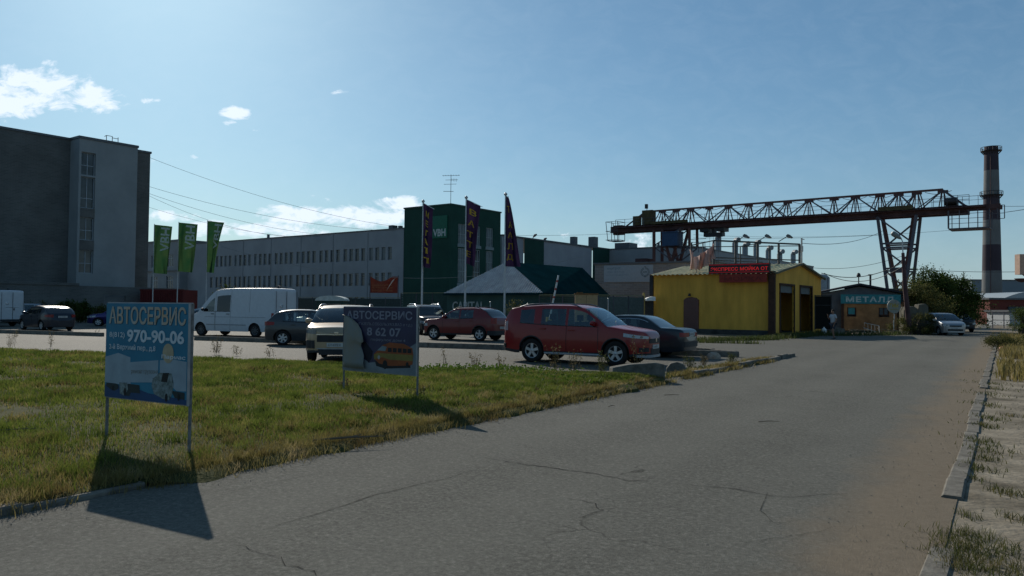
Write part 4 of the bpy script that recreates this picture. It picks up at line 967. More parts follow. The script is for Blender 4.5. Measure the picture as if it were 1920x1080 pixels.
    for a in ax:
        for y_ in (1, -1):
            t = MB(); h = tw_/2; t.lathe([(rr, -h*.9), (r*.86, -h), (r*.965, -h*.86), (r, -h*.55), (r, h*.55), (r*.965, h*.86), (r*.86, h), (rr, h*.9), (rr*.97, h*.5), (rr*.97, -h*.9), (rr, -h*.9)], 28, axis='y')
            wo_ = t.build('wheel', m_tyre, root, smooth=50, loc=(XF-a, y_*(Wd*.955-tw_/2), r))
            m2 = MB(); yo = y_*h*.82
            m2.lathe([(rr*.99, y_*h*.88), (rr*.90, y_*h*.80), (rr*.86, y_*h*.45)], 28, axis='y')
            m2.lathe([(0.001, yo+y_*.012), (rr*.20, yo), (rr*.24, yo-y_*.03)], 14, axis='y')
            for i in range(ns):
                an = 2*math.pi*i/ns+.3; c_, s_ = math.cos(an), math.sin(an); hw1, hw2 = rr*(.15 if ns < 7 else .1), rr*(.20 if ns < 7 else .10)
                q = [(rr*.12, -hw1), (rr*.94, -hw2), (rr*.94, hw2), (rr*.12, hw1)]
                f = [(x*c_-z*s_, yo, x*s_+z*c_) for x, z in q]; bk = [(x, yo-y_*.035, z) for x, _, z in f]
                m2.face(f)
                for k in range(4): m2.face([f[k], f[(k+1) % 4], bk[(k+1) % 4], bk[k]])
            m2.build('rim', sp.get('rimm', m_rim), wo_)
            m3 = MB(); m3.lathe([(0.001, y_*h*.3), (rr*.97, y_*h*.3)], 20, axis='y'); m3.build('brake_disc', m_inside, wo_)
    # surface patches that wrap the corners: q<0 is on the end face, q>=0 along the side
    def outline(q, z, front, off):
        if q < 0:
            dd = DN if front else DR; wc = wid(dd if front else L-dd, z); y = max(0, wc+q); m_ = max(0, min(1, (y/max(.01, wc)-.3)/.7)); s = dd*(1-math.sqrt(max(0, 1-m_*m_)))
            x = s-off if front else L-s+off; return (XF-x, y, z)
        s = (DN+q) if front else L-DR-q; e = .02; w0 = wid(s, z); dw = (wid(min(L, s+e), z)-wid(max(0, s-e), z))/(2*e)
        n = math.hypot(1, dw); return (XF-(s-dw/n*off), w0+off/n, z)
    def patch(nm, m, q0, q1, za, zb, front, off=.01, sides=(1, -1), nq=14, edge=True, par=None):
        objs = []
        for y_ in sides:
            mb = MB(); q0 = max(q0, -wid(DN if front else L-DR, .6)); qs = [q0+(q1-q0)*i/nq for i in range(nq+1)]
            fa = za if callable(za) else (lambda t: za); fb = zb if callable(zb) else (lambda t: zb)
            fnl = lambda o_: [[(lambda p: (p[0], p[1]*y_, p[2]))(outline(q, fa(i/nq)+(fb(i/nq)-fa(i/nq))*v, front, o_)) for v in (0, .5, 1)] for i, q in enumerate(qs)]
            A = fnl(off); B = fnl(-.004)
            for i in range(nq):
                for j in (0, 1): mb.face([A[i][j], A[i+1][j], A[i+1][j+1], A[i][j+1]])
                for j in (0, 2): mb.face([A[i][j], A[i+1][j], B[i+1][j], B[i][j]])
            for i in (0, nq): mb.face([A[i][0], A[i][2], B[i][2], B[i][0]])
            objs.append(mb.build(nm, m, par or root, smooth=50))
        return objs
    def boxf(nm, m, y0, y1, z0, z1, front, off0=-.01, off1=.012, par=None):
        mb = MB(); x0, x1 = (XF+off0, XF+off1) if front else (-XF-off1, -XF-off0); mb.box(x0, x1, y0, y1, z0, z1); return mb.build(nm, m, par or root)
    def plate(front, zc, y=0.0, off=.02):
        p = boxf('number_plate', m_plate, y-.26, y+.26, zc-.056, zc+.056, front, .0, off)
        t = MB(); V = 'о587ек' if front else 'к319тм'
        add_text(t, V.upper(), .36, .062, 0, 0, 0, thick=0); M = Matrix.Translation(((XF+off+.002) if front else (-XF-off-.002), y-(.04 if front else -.04), zc)) @ Matrix.Rotation(R(90 if front else -90), 4, 'Z'); t.xf(M); t.build('plate_text', m_plate_ink, p); return p
    def patch_(nm, m, q0, q1, za, zb, front, off=.01, **k):
        o_ = patch(nm, m, q0, q1, za, zb, front, off, **k)
        if nm == 'headlight' and m is m_headl:
            fa = za if callable(za) else (lambda t: za); fb = zb if callable(zb) else (lambda t: zb)
            for oo, y_ in zip(o_, (1, -1)):
                for tq in (.25, .55):
                    q = q0+(q1-q0)*tq; zc_ = (fa(tq)+fb(tq))/2; rr_ = (fb(tq)-fa(tq))*.40; n_ = 10; w = MB()
                    ring = [outline(q+rr_*math.cos(a_), zc_+rr_*math.sin(a_), front, off+.003) for a_ in [2*math.pi*i/n_ for i in range(n_)]]
                    w.face([(x, y*y_, z) for x, y, z in ring]); w.build('lens', mat('lens_dark', (.05, .055, .06), .1, spec=.7), oo)
        return o_
    sp['extra'](dict(root=root, patch=patch_, boxf=boxf, plate=plate, wid=wid, deck=deck, roof=roof, XF=XF, L=L, Wd=Wd, pm=pm, gh=gh, sill=sill, gs=gs, ax=ax, r=r, ar=ar))
    # mirrors
    for y_ in (1, -1):
        s = sp['mir']; d = deck(s); y0 = wid(s, d)*.98; mb = MB(); c = Vector((XF-s, y_*(y0+.13), d+.10))
        mb.lathe([(.002, -.055), (.07, -.05), (.095, 0), (.08, .05), (.002, .06)], 10, axis='x'); mb.v = [(p[0]+c.x, p[1]*1.15+c.y, p[2]*.85+c.z) for p in mb.v]
        mb.bar((XF-s-.0, y_*(y0-.02), d+.02), (XF-s, y_*(y0+.1), d+.07), .05); mb.build('wing_mirror', sp.get('mm', pm), root, smooth=50)
    return root
def rails(c, m, s0, s1, dz=.055):
    for y_ in (1, -1):
        mb = MB(); pts = []
        n = 12
        for i in range(n+1):
            s = s0+(s1-s0)*i/n; e = min(1, i/1.6, (n-i)/1.6); p = c['gh'](s, 4); pts.append((c['XF']-s, y_*(p[1]-.02), c['roof'](s)-.03+dz*e+.02))
        mb.tube(pts, .02, 6); mb.build('roof_rail', m, c['root'], smooth=60)
# --- specs
def ex_outlander(c):
    P = c['patch']; B = c['boxf']
    P('headlight', m_headl, -.10, .52, lambda t: .78+.06*t, lambda t: .855+.09*t, True)
    P('grille', m_trim, -1.2, -.14, .66, .79, True, .008)
    B('grille_mark', m_chrome, -.06, .06, .70, .80, True, 0, .03)
    P('lower_grille', m_trim, -1.2, -.22, .34, .52, True, .012); P('fog_lamp', m_trim, -.12, .1, .42, .54, True, .012)
    P('front_skirt', mat('silver_trim', (.30, .31, .32), .5), -1.2, .18, .26, .33, True, .03)
    P('tail_light', mat('clear_tail', (.40, .30, .30), .2), -.05, .16, lambda t: .95, lambda t: 1.22, False); c['plate'](True, .56, -.0)
    P('bumper_step', m_trim, -.9, .1, .42, .55, False, .03)
    rails(c, mat('rail_grey', (.16, .17, .19), .4, metal=.5), 2.0, 4.05)
    sk = MB()
    for y_ in (1, -1): sk.tube([(c['XF']-s, y_*(c['Wd']*.955), .30) for s in (1.36, 2.2, 3.14)], .035, 6)
    sk.build('side_step', mat('silver_trim', (.30, .31, .32), .5), c['root'])
    w = MB(); w.bar((c['XF']-1.12, .3, 1.06), (c['XF']-1.25, -.3, 1.09), .02); w.build('wiper', m_trim, c['root'])
SUV = dict(L=4.64, W=1.80, r=.36, wb=2.67, fo=.90, clear=.28, clad=.39,
    deck=[(0, .78), (.05, .88), (.15, .94), (.35, .985), (.7, 1.03), (1.15, 1.09), (1.5, 1.105), (2.5, 1.12), (3.6, 1.16), (4.3, 1.19), (4.55, 1.14), (4.62, 1.0), (4.64, .74)],
    plan=[(0, .66), (.05, .76), (.15, .86), (.35, .945), (.7, .985), (1.2, 1.0), (3.4, 1.0), (4.2, .97), (4.5, .91), (4.6, .86), (4.64, .80)],
    roof=[(1.12, 1.095), (1.5, 1.40), (1.90, 1.635), (2.4, 1.715), (3.1, 1.72), (3.9, 1.68), (4.33, 1.62), (4.48, 1.42), (4.60, 1.17)], ws=1.88, rw=4.33, rail=.055,
    doors=[(1.42, 2.42), (2.42, 3.35)], win=[(1.52, 2.38), (2.46, 3.26), (3.50, 3.98)], mir=1.55, extra=ex_outlander)
def ex_duster(c):
    P = c['patch']; B = c['boxf']
    P('headlight', m_headl, -.2, .32, .70, .84, True); P('grille', m_trim, -1.2, -.24, .70, .82, True, .008); P('lower_grille', m_trim, -1.2, -.1, .36, .5, True, .012)
    P('tail_light', m_tail, -.16, .14, .86, 1.14, False, .012); c['plate'](False, .66); c['plate'](True, .52)
    P('rear_bumper', m_trim, -1.2, .3, .30, .52, False, .02); rails(c, m_trim, 2.0, 3.6)
DUST = dict(SUV, L=4.31, wb=2.67, fo=.82, r=.345, clad=.36,
    deck=[(0, .72), (.05, .84), (.15, .92), (.4, .99), (.9, 1.03), (1.15, 1.06), (2.5, 1.09), (3.6, 1.13), (4.1, 1.14), (4.26, 1.04), (4.31, .80)],
    plan=[(0, .70), (.05, .80), (.15, .88), (.35, .95), (.7, .99), (1.2, 1.0), (3.3, 1.0), (4.0, .96), (4.2, .9), (4.31, .82)],
    roof=[(1.12, 1.045), (1.5, 1.30), (1.95, 1.55), (2.3, 1.615), (3.0, 1.625), (3.5, 1.57), (3.75, 1.50), (4.02, 1.28), (4.2, 1.10)], ws=1.92, rw=3.58, doors=[(1.38, 2.36), (2.36, 3.2)], win=[(1.55, 2.32), (2.40, 3.12)], mir=1.5, extra=ex_duster, rimm=m_rim)
def ex_sport(c):
    P = c['patch']; B = c['boxf']
    P('headlight', mat('headlamp_dark', (.10, .115, .125), .12, var=.5, scale=20, spec=.6), -.14, .62, lambda t: .83+.08*t, lambda t: .94+.045*t, True)
    P('grille', m_trim, -1.2, -.17, lambda t: .62+.0*t, lambda t: .80+.03*t, True, .012); P('grille_rim', m_chrome, -1.2, -.15, .815, .835, True, .02)
    B('emblem_mark', m_chrome, -.06, .06, .86, .90, True, -.02, .02)
    P('fog_lamp', m_trim, -.10, .18, .44, .66, True, .014); P('lower_grille', m_trim, -1.2, -.2, .26, .42, True, .014); c['plate'](True, .54)
    P('front_skirt', mat('silver_trim', (.30, .31, .32), .5), -1.2, -.16, .42, .445, True, .024)
    P('tail_light', m_tail, -.2, .3, .95, 1.05, False); rails(c, mat('rail_grey', (.16, .17, .19), .4, metal=.5), 1.95, 3.9)
SPORT = dict(SUV, L=4.48, W=1.86, wb=2.67, fo=.90, r=.36, clad=.40,
    deck=[(0, .86), (.04, .92), (.12, .97), (.35, 1.01), (.8, 1.05), (1.2, 1.08), (2.5, 1.09), (3.6, 1.14), (4.2, 1.16), (4.4, 1.06), (4.48, .8)],
    plan=[(0, .76), (.05, .84), (.15, .91), (.35, .965), (.7, .99), (1.2, 1.0), (3.3, 1.0), (4.0, .97), (4.35, .9), (4.48, .82)],
    roof=[(1.18, 1.085), (1.6, 1.36), (2.05, 1.56), (2.5, 1.63), (3.1, 1.64), (3.7, 1.60), (4.0, 1.53), (4.2, 1.36), (4.36, 1.14)], ws=2.0, rw=3.95, doors=[(1.45, 2.45), (2.45, 3.35)], win=[(1.68, 2.41), (2.49, 3.25), (3.35, 3.75)], mir=1.68, extra=ex_sport)
def ex_hatch(c):
    P = c['patch']; B = c['boxf']
    P('headlight', m_headl, -.12, .5, lambda t: .62+.06*t, lambda t: .72+.08*t, True); P('grille', m_trim, -1.2, -.16, .60, .68, True, .01); P('lower_grille', m_trim, -1.2, -.16, .3, .46, True, .012)
    P('tail_light', m_tail, -.18, .34, lambda t: .80+.04*t, lambda t: .98-.02*t, False, .014); c['plate'](False, .84 if c['L'] > 4.1 else .60); c['plate'](True, .44)
HATCH = dict(SUV, L=4.0, W=1.69, wb=2.46, fo=.80, r=.305, clear=.19, clad=None,
    deck=[(0, .62), (.05, .70), (.15, .76), (.5, .84), (.95, .90), (1.2, .93), (2.4, .95), (3.4, .99), (3.8, .98), (3.94, .86), (4.0, .6)],
    plan=[(0, .66), (.05, .76), (.15, .86), (.4, .95), (.8, .99), (1.2, 1.0), (3.0, 1.0), (3.6, .96), (3.9, .88), (4.0, .80)],
    roof=[(.98, .915), (1.4, 1.18), (1.85, 1.40), (2.2, 1.455), (2.7, 1.46), (3.2, 1.42), (3.5, 1.34), (3.7, 1.18), (3.88, .97)], ws=1.80, rw=3.40, doors=[(1.25, 2.22), (2.22, 3.0)], win=[(1.42, 2.18), (2.26, 2.92), (3.0, 3.25)], mir=1.35, extra=ex_hatch, spokes=6, rimm=m_rim)
FOCUS = dict(HATCH, L=4.36, W=1.8, wb=2.65, fo=.87, r=.315, deck=[(0, .62), (.05, .70), (.15, .77), (.5, .86), (1.0, .93), (1.3, .96), (2.4, .98), (3.6, 1.05), (4.1, 1.05), (4.28, .92), (4.36, .62)],
    plan=[(0, .66), (.05, .76), (.15, .86), (.4, .95), (.8, .99), (1.2, 1.0), (3.2, 1.0), (3.9, .96), (4.25, .88), (4.36, .80)],
    roof=[(1.05, .945), (1.5, 1.20), (1.95, 1.42), (2.35, 1.475), (2.9, 1.47), (3.4, 1.42), (3.75, 1.34), (4.0, 1.18), (4.2, 1.04)], ws=1.9, rw=3.65, doors=[(1.3, 2.32), (2.32, 3.15)], win=[(1.5, 2.28), (2.36, 3.08), (3.15, 3.45)], mir=1.42)
def ex_sedan(c):
    P = c['patch']; B = c['boxf']
    P('headlight', m_headl, -.25, .1, .60, .74, True); P('grille', m_trim, -1.2, -.28, .58, .72, True, .01)
    P('tail_light', m_tail, -.42, .10, .72, .86, False, .014); c['plate'](False, .80, .0); P('rear_bumper', m_trim, -1.2, .35, .38, .56, False, .03)
    tr = MB(); tr.tube([(c['XF']-s, y_*c['gh'](s, 2)[1]+y_*.004, c['gh'](s, 2)[2]) for y_ in (1,) for s in (1.95, 2.3, 2.9, 3.3, 3.5, 3.62)], .012, 5); tr.tube([(c['XF']-s, -c['gh'](s, 2)[1]-.004, c['gh'](s, 2)[2]) for s in (1.95, 2.3, 2.9, 3.3, 3.5, 3.62)], .012, 5); tr.build('window_trim', m_chrome, c['root'])
SEDAN = dict(SUV, L=4.88, W=1.80, wb=2.80, fo=.88, r=.325, clear=.2, clad=None, crown=.7,
    deck=[(0, .66), (.05, .76), (.2, .84), (.6, .89), (1.2, .93), (1.6, .96), (3.6, .985), (4.0, .99), (4.5, .97), (4.76, .93), (4.85, .82), (4.88, .58)],
    plan=[(0, .80), (.05, .86), (.15, .92), (.4, .97), (.8, .99), (1.2, 1.0), (3.6, 1.0), (4.3, .97), (4.7, .93), (4.83, .89), (4.88, .85)],
    roof=[(1.50, .955), (1.8, 1.15), (2.15, 1.36), (2.5, 1.415), (3.0, 1.42), (3.35, 1.39), (3.6, 1.30), (3.85, 1.15), (4.1, .995)], ws=2.12, rw=3.42, doors=[(1.62, 2.62), (2.62, 3.45)], win=[(1.90, 2.58), (2.66, 3.3)], mir=1.85, extra=ex_sedan, tum=.17, rimm=mat('steel_wheel', (.10, .105, .11), .5, metal=.4), spokes=8, mm=m_trim)
def ex_mpv(c):
    P = c['patch']; B = c['boxf']
    P('headlight', m_headl, -.2, .45, lambda t: .66+.06*t, lambda t: .80+.06*t, True, .014); P('grille', m_trim, -1.2, -.24, .64, .74, True, .012); P('lower_grille', m_trim, -1.2, -.1, .34, .48, True, .014); c['plate'](True, .56)
    P('tail_light', m_tail, -.1, .14, .95, 1.3, False)
MPV = dict(SUV, L=4.4, W=1.74, wb=2.62, fo=.86, r=.315, clear=.18, clad=None,
    deck=[(0, .64), (.05, .74), (.15, .82), (.5, .92), (.9, 1.00), (1.2, 1.02), (3.6, 1.05), (4.2, 1.05), (4.34, .95), (4.4, .65)], plan=[(0, .74), (.05, .82), (.15, .9), (.4, .96), (.8, .99), (1.2, 1.0), (3.6, 1.0), (4.1, .97), (4.32, .92), (4.4, .86)],
    roof=[(.90, 1.0), (1.4, 1.30), (1.95, 1.55), (2.4, 1.61), (3.2, 1.61), (3.9, 1.57), (4.15, 1.5), (4.32, 1.07)], ws=1.9, rw=4.15, doors=[(1.25, 2.3), (2.3, 3.2)], win=[(1.5, 2.26), (2.34, 3.14), (3.26, 3.9)], mir=1.3, extra=ex_mpv)
OFFR = dict(SUV, L=4.6, W=1.84, r=.37, clad=.36, plan=[(0, .80), (.05, .87), (.15, .92), (.35, .96), (.7, .99), (1.2, 1.0), (3.6, 1.0), (4.2, .98), (4.5, .94), (4.64, .88)],
    deck=[(0, .86), (.05, .94), (.15, 1.0), (.35, 1.03), (.7, 1.06), (1.15, 1.09), (1.5, 1.10), (4.3, 1.13), (4.5, 1.08), (4.6, .72)], roof=[(1.2, 1.10), (1.5, 1.35), (1.9, 1.66), (2.3, 1.75), (3.2, 1.77), (4.2, 1.74), (4.38, 1.66), (4.54, 1.13)], ws=1.85, rw=4.38, doors=[(1.42, 2.42), (2.42, 3.35)], win=[(1.55, 2.38), (2.46, 3.28), (3.40, 4.2)])
def ex_offr(c):
    ex_mpv(c); rails(c, m_chrome, 1.95, 4.1, .08)
OFFR['extra'] = ex_offr
def ex_van(c):
    P = c['patch']; B = c['boxf']
    P('headlight', m_headl, -.08, .38, lambda t: .80, lambda t: .98+.08*t, True); P('grille', m_trim, -1.2, -.16, .72, .88, True, .01); P('front_bumper', m_trim, -1.2, .35, .38, .6, True, .02)
    P('tail_light', m_tail, .0, .10, .75, 1.25, False, .012)
    XF = c['XF']; L = c['L']; Wd = c['Wd']
    ds = MB()
    ds.box(-XF-.012, -XF-.002, -.012, .012, .5, 2.38); ds.box(-XF-.012, -XF-.002, -Wd*.84, Wd*.84, .49, .51)
    for y_ in (-1, 1): ds.box(-XF-.012, -XF-.002, y_*Wd*.80-.01, y_*Wd*.80+.01, .5, 2.36)
    ds.build('rear_door_seam', m_trim, c['root'])
    b = MB(); b.box(-XF-.13, -XF-.0, -Wd*.86, Wd*.86, .36, .50); b.build('rear_bumper', m_trim, c['root'])
    h = MB(); h.lathe([(.085, 0), (.105, .004), (.085, .008)], 20, (0, 0, 0), 'x'); h.xf(Matrix.Translation((-XF-.012, .38, 1.62))); h.build('door_badge', m_chrome, c['root'])
    h = MB(); h.box(-XF-.035, -XF, -.12, -.06, 1.12, 1.28); h.build('rear_handle', m_trim, c['root'])
    lm = MB()
    for y_ in (1, -1):
        lm.tube([(XF-s, y_*(c['wid'](s, .62)+.004), .62) for s in (1.45, 2.5, 3.6, 4.1)], .018, 5)
        lm.tube([(XF-s, y_*(c['wid'](s, 1.02)+.002), 1.02) for s in (1.3, 2.5, 4.0, 5.3, 5.8)], .009, 4)
        lm.tube([(XF-s, y_*(c['gh'](s, 1)[1]+.02), 1.28) for s in (2.5, 3.6, 5.6)], .008, 4)
        for s in (2.02, 3.05, 4.3): lm.tube([(XF-s, y_*(c['gh'](s, k)[1]+.003), c['gh'](s, k)[2]) for k in (0, 1, 2, 3)], .007, 4)
    lm.build('side_moulding', mat('van_line', (.22, .23, .24), .5), c['root'])
    w = MB()
    for y_ in (-.35, .25): w.bar((-XF+.3, y_, 2.58), (-XF+1.0, y_, 2.58), .03)
    w.tube([(-XF+.55, 0, 2.56), (-XF+.5, 0, 2.66)], .07, 8); w.build('roof_vent', m_trim, c['root'])
VAN = dict(L=5.9, W=1.96, r=.345, wb=3.66, fo=1.0, clear=.28, clad=None, cat='van', crown=.5, tum=.10, rail=.30,
    deck=[(0, .78), (.05, .92), (.15, 1.02), (.45, 1.14), (.9, 1.26), (1.2, 1.30), (5.7, 1.30), (5.86, 1.30), (5.9, 1.30)], plan=[(0, .74), (.05, .82), (.15, .89), (.4, .95), (.9, .99), (1.3, 1.0), (5.6, 1.0), (5.8, .98), (5.87, .95), (5.9, .92)],
    roof=[(.72, 1.22), (1.2, 1.72), (1.66, 2.18), (2.0, 2.40), (2.5, 2.49), (3.4, 2.52), (5.5, 2.52), (5.78, 2.49), (5.85, 2.40), (5.895, 1.32)], ws=1.62, rw=5.86, rearglass=False,
    doors=[(1.08, 2.0), (2.04, 3.05)], win=[(1.26, 1.94), (2.10, 3.0)], tint={1: m_dark_glass}, mir=1.25, extra=ex_van, rimm=mat('steel_wheel', (.10, .105, .11), .5, metal=.4), spokes=8, mm=m_trim, hm=m_trim, seats=True, seatx=(2.0,))
def put(o, x, y, deg): o.location = (x, y, 0); o.rotation_euler = (0, 0, R(deg)); return o
def put_w(o, sp, pxy, deg, side):
    """stand the car so that the middle between its two visible wheels, at the tyre's foot, is at a given ground point"""
    c_, s_ = math.cos(R(deg)), math.sin(R(deg)); mid = sp['L']/2-(sp['fo']+sp['wb']/2); y_ = side*sp['W']/2*.93
    return put(o, pxy[0]-(mid*c_-y_*s_), pxy[1]-(mid*s_+y_*c_), deg)
p_red = paint('red_paint', (.215, .006, .007), .0); p_dred = paint('wine_paint', (.14, .006, .008), .0); p_white = mat('van_white', (.50, .52, .54), .45, var=.05, spec=.4)
p_beige = paint('beige_paint', (.34, .26, .175), .3); p_graphite = paint('graphite_paint', (.045, .05, .055), .4); p_navy = paint('navy_paint', (.008, .014, .026), .1)
p_green = paint('dark_teal_paint', (.012, .022, .03), .2); p_violet = paint('violet_blue_paint', (.02, .015, .10), .5, .2); p_silver = paint('silver_paint', (.30, .32, .34), .6); p_black = paint('black_paint', (.012, .013, .015), .2)
g = G(1073, 683); put_w(make_car('red_suv', 'bright red five door car with grey roof rails, nearest of all the cars', SUV, p_red), SUV, g, -29, -1)
g = G(855, 638.4); put_w(make_car('red_hatchback', 'wine red car seen from its rear corner in front of the pavilion letters', DUST, p_dred), DUST, g, 152, 1)
k_ = make_car('beige_suv', 'beige car facing the camera, half hidden by the torn purple board', SPORT, p_beige); g = G(626, 676); put(k_, -5.12, 24.25, -84)
d_ = make_car('grey_hatchback', 'dark grey hatchback between the white van and the beige car', HATCH, p_graphite); g = G(513, 648); put_w(d_, HATCH, (g.x+1.5, g.y+.45), 12, -1)
v_ = make_car('white_van', 'white high roof van in the middle of the car park, seen from its rear corner', VAN, p_white, 'white vans'); g = (G(379, 630.2)+G(474, 632))/2; put_w(v_, VAN, g, 156, 1)
s_ = make_car('dark_sedan', 'dark teal saloon car behind the bright red car, boot towards the road', SEDAN, p_green); g = G(1247, 671); c_, q_ = math.cos(R(150)), math.sin(R(150))
put(s_, g.x+c_*1.35+q_*-.0+.0, g.y+q_*1.35+.75, 150)
put_w(make_car('navy_hatchback', 'navy blue hatchback parked left of the blue board', FOCUS, p_navy), FOCUS, (G(40, 619)+G(78, 619.5))/2, 143, 1)
o = make_car('violet_car', 'violet blue car with sun glint half hidden behind the blue board', HATCH, p_violet); g = G(196, 612); put(o, g.x+.3, g.y+1.3, 200)
o = make_car('silver_minivan', 'silver people carrier facing the camera, front one of two by the bush', MPV, p_silver); g = G(1772, 629.5); put(o, g.x+1.0, g.y+2.2, -96)
o = make_car('black_suv', 'black off-road car with pale roof rails behind the silver people carrier', OFFR, p_black); g = G(1797, 624); put(o, g.x+2.1, g.y+4.2, -99)
o = make_car('dark_offroader', 'dark off-road car with bright roof rails right behind the torn purple board', OFFR, p_navy); g = G(800, 630); put(o, g.x-.35, g.y+3.2, -68)
o = make_car('silver_wagon', 'silver car whose roof shows just above the torn purple board', MPV, p_silver); g = G(672, 631); put(o, g.x, g.y+3.2, -20)
o = make_car('white_saloon', 'white car with a sunlit roof behind the beige car and the van', SEDAN, mat('van_white2', (.6, .6, .58), .35, var=.04, spec=.5)); g = G(590, 626); put(o, g.x, g.y+2, 165)
o = make_car('parked_saloon', 'silver saloon car ahead of the white van, mostly hidden', SEDAN, p_silver); g = G(384, 618); put(o, g.x-.7, g.y+2, 158)
o = copy_tree(v_, label='white van cut off by the left edge of the picture'); g = G(20, 613); put(o, g.x-3.1, g.y+2.0, 156)
o = copy_tree(bpy.data.objects['silver_wagon'], label='grey car seen between the left white van and the navy hatchback'); g = G(40, 608); put(o, g.x-.4, g.y+3, 10)
# ================================================================ ADVERTISING BOARDS ON THE LAWN
def board(name, label, L_, R_, ztop, zbot, bgm, gl=.0):
    L_ = Vector((L_.x, L_.y, 0)); R_ = Vector((R_.x, R_.y, 0)); d = R_-L_; W_ = d.length; an = math.atan2(d.y, d.x)
    root = empty(name, L_, an, label, 'sign board', 'advertising boards on the lawn')
    H_ = ztop-zbot
    def uv(u, v): return (u*W_, ztop-v*H_)
    w = MB(); w.box(0, W_, -.012, .004, zbot, ztop); w.build('board', bgm, root)
    for x_, t_ in ((-.0, 0), (W_, .02)):
        w = MB(); w.tube([(x_, .022, -.1), (x_+t_*.5, .022, ztop+.0)], .017, 8); w.build('post', mat('board_post', (.17, .17, .165), .7, metal=.2, var=.4, scale=14), root)
    w = MB(); w.box(-.01, W_+.01, .006, .03, ztop-.002, ztop+.012); w.box(0, W_, .006, .026, zbot-.012, zbot); w.box(W_-.004, W_+.012, -.016, .03, zbot-.01, ztop+.01); w.build('frame', mat('board_rim', (.30, .31, .32), .5, metal=.4), root)
    return root, uv, W_, H_
def poly(mb, uv, pts, y, mi=0, th=.0015):
    q = [uv(*p) for p in pts]; mb.prism(q, y, y+th, mi)
m_blue = mat('board_blue', (.035, .20, .30), .5, var=.22, scale=2.2, col2=(.028, .15, .24), spec=.15)
m_pw = mat('print_white', (.50, .56, .60), .5, var=.1, scale=9)
pl_, pr_ = at(199, 700, 8.75), at(354, 700, 8.05)
s1, uv, W_, H_ = board('blue_board', 'faded blue board with orange lettering and printed trucks on two posts', pl_, pr_, 1.615, .585, m_blue)
w = MB(); c = uv(.505, .125); add_text(w, 'АВТОСЕРВИС', W_*.93, H_*.185, c[0]+.006, c[1]-.006, -.0145, bold=.028, thick=.002); w.build('lettering_shadow', mat('print_dark_blue', (.008, .06, .11), .5), s1)
w = MB(); add_text(w, 'АВТОСЕРВИС', W_*.93, H_*.185, c[0], c[1], -.0165, bold=.018, thick=.0015); w.build('headline', mat('faded_orange', (.38, .40, .38), .6, var=.3, scale=7, col2=(.44, .30, .17)), s1)
w = MB()
for (s_, u0, u1, v0, v1, b_) in (('8(812)', .05, .245, .305, .375, .01), ('970-90-06', .275, .955, .27, .405, .03), ('2-й Верхний пер., д.8', .05, .625, .43, .50, .012), ('Парнас', .70, .975, .515, .565, .02)):
    c = uv((u0+u1)/2, (v0+v1)/2); add_text(w, s_, W_*(u1-u0), H_*(v1-v0), c[0], c[1], -.0168, bold=b_, thick=.0015)
w.build('lettering', m_pw, s1)
w = MB(); poly(w, uv, [(.0, .575), (.165, .525), (.32, .565), (.32, .615), (.66, .575), (.66, .80), (.33, .825), (.33, .86), (0, .845)], -.0135); poly(w, uv, [(.68, .575), (.80, .555), (.985, .575), (.985, .865), (.88, .87), (.68, .72)], -.0135); w.build('printed_box', mat('print_pale', (.26, .33, .38), .5, var=.12, scale=5), s1)
w = MB(); poly(w, uv, [(.0, .87), (.4, .88), (.55, .92), (1, .95), (1, 1), (0, 1)], -.0132); w.build('printed_ground', mat('print_deep_blue', (.008, .05, .14), .5), s1)
w = MB(); poly(w, uv, [(.02, .85), (.14, .85), (.18, .86), (.18, .9), (.13, .93), (.09, .92), (.02, .885)], -.0145); poly(w, uv, [(.30, .84), (.44, .845), (.45, .93), (.34, .93), (.32, .97), (.26, .965), (.26, .90)], -.0150); poly(w, uv, [(.60, .76), (.83, .80), (.83, .90), (.72, .95), (.61, .90)], -.0148); poly(w, uv, [(.82, .87), (.97, .88), (.97, .95), (.86, .94)], -.0146); w.build('printed_underbody', mat('print_dark', (.018, .03, .032), .6), s1)
w = MB(); poly(w, uv, [(.19, .835), (.29, .83), (.30, .90), (.26, .97), (.20, .95)], -.0155); w.build('printed_cab', mat('print_cab', (.24, .30, .31), .5, var=.4, scale=24, col2=(.045, .07, .065)), s1); w = MB(); poly(w, uv, [(.60, .77), (.68, .70), (.82, .70), (.845, .80), (.83, .90), (.80, .97), (.72, .96), (.62, .92), (.59, .84)], -.0155); w.build('printed_cab', mat('print_cab', (.24, .30, .31), .5, var=.4, scale=24, col2=(.045, .07, .065)), s1)
w = MB(); poly(w, uv, [(.72, .70), (.79, .695), (.77, .79), (.70, .79)], -.0162)
for (u_, v_, r_) in ((.265, .93, .022), (.765, .945, .022), (.11, .90, .015), (.905, .93, .018)):
    c = uv(u_, v_); w.prism([(c[0]+r_*math.cos(t), c[1]+r_*2*math.sin(t)) for t in [2*math.pi*i/14 for i in range(14)]], -.0170, -.0162)
w.build('printed_wheel', mat('print_black', (.008, .010, .012), .6), s1)
c = uv(.775, .50); w = MB(); w.prism([(c[0]+.088*math.cos(t), c[1]+.088*math.sin(t)*1.15) for t in [2*math.pi*i/28 for i in range(28)]], -.0165, -.0150); w.build('printed_disc', mat('faded_peach', (.42, .34, .22), .6), s1)
w = MB(); c = uv(.50, .71); add_text(w, 'ремонт грузовых', W_*.33, H_*.05, c[0], c[1], -.0150, bold=.01, rot=.04, thick=.001); w.build('ghost_lettering', mat('ghost_print', (.19, .20, .19), .6), s1)
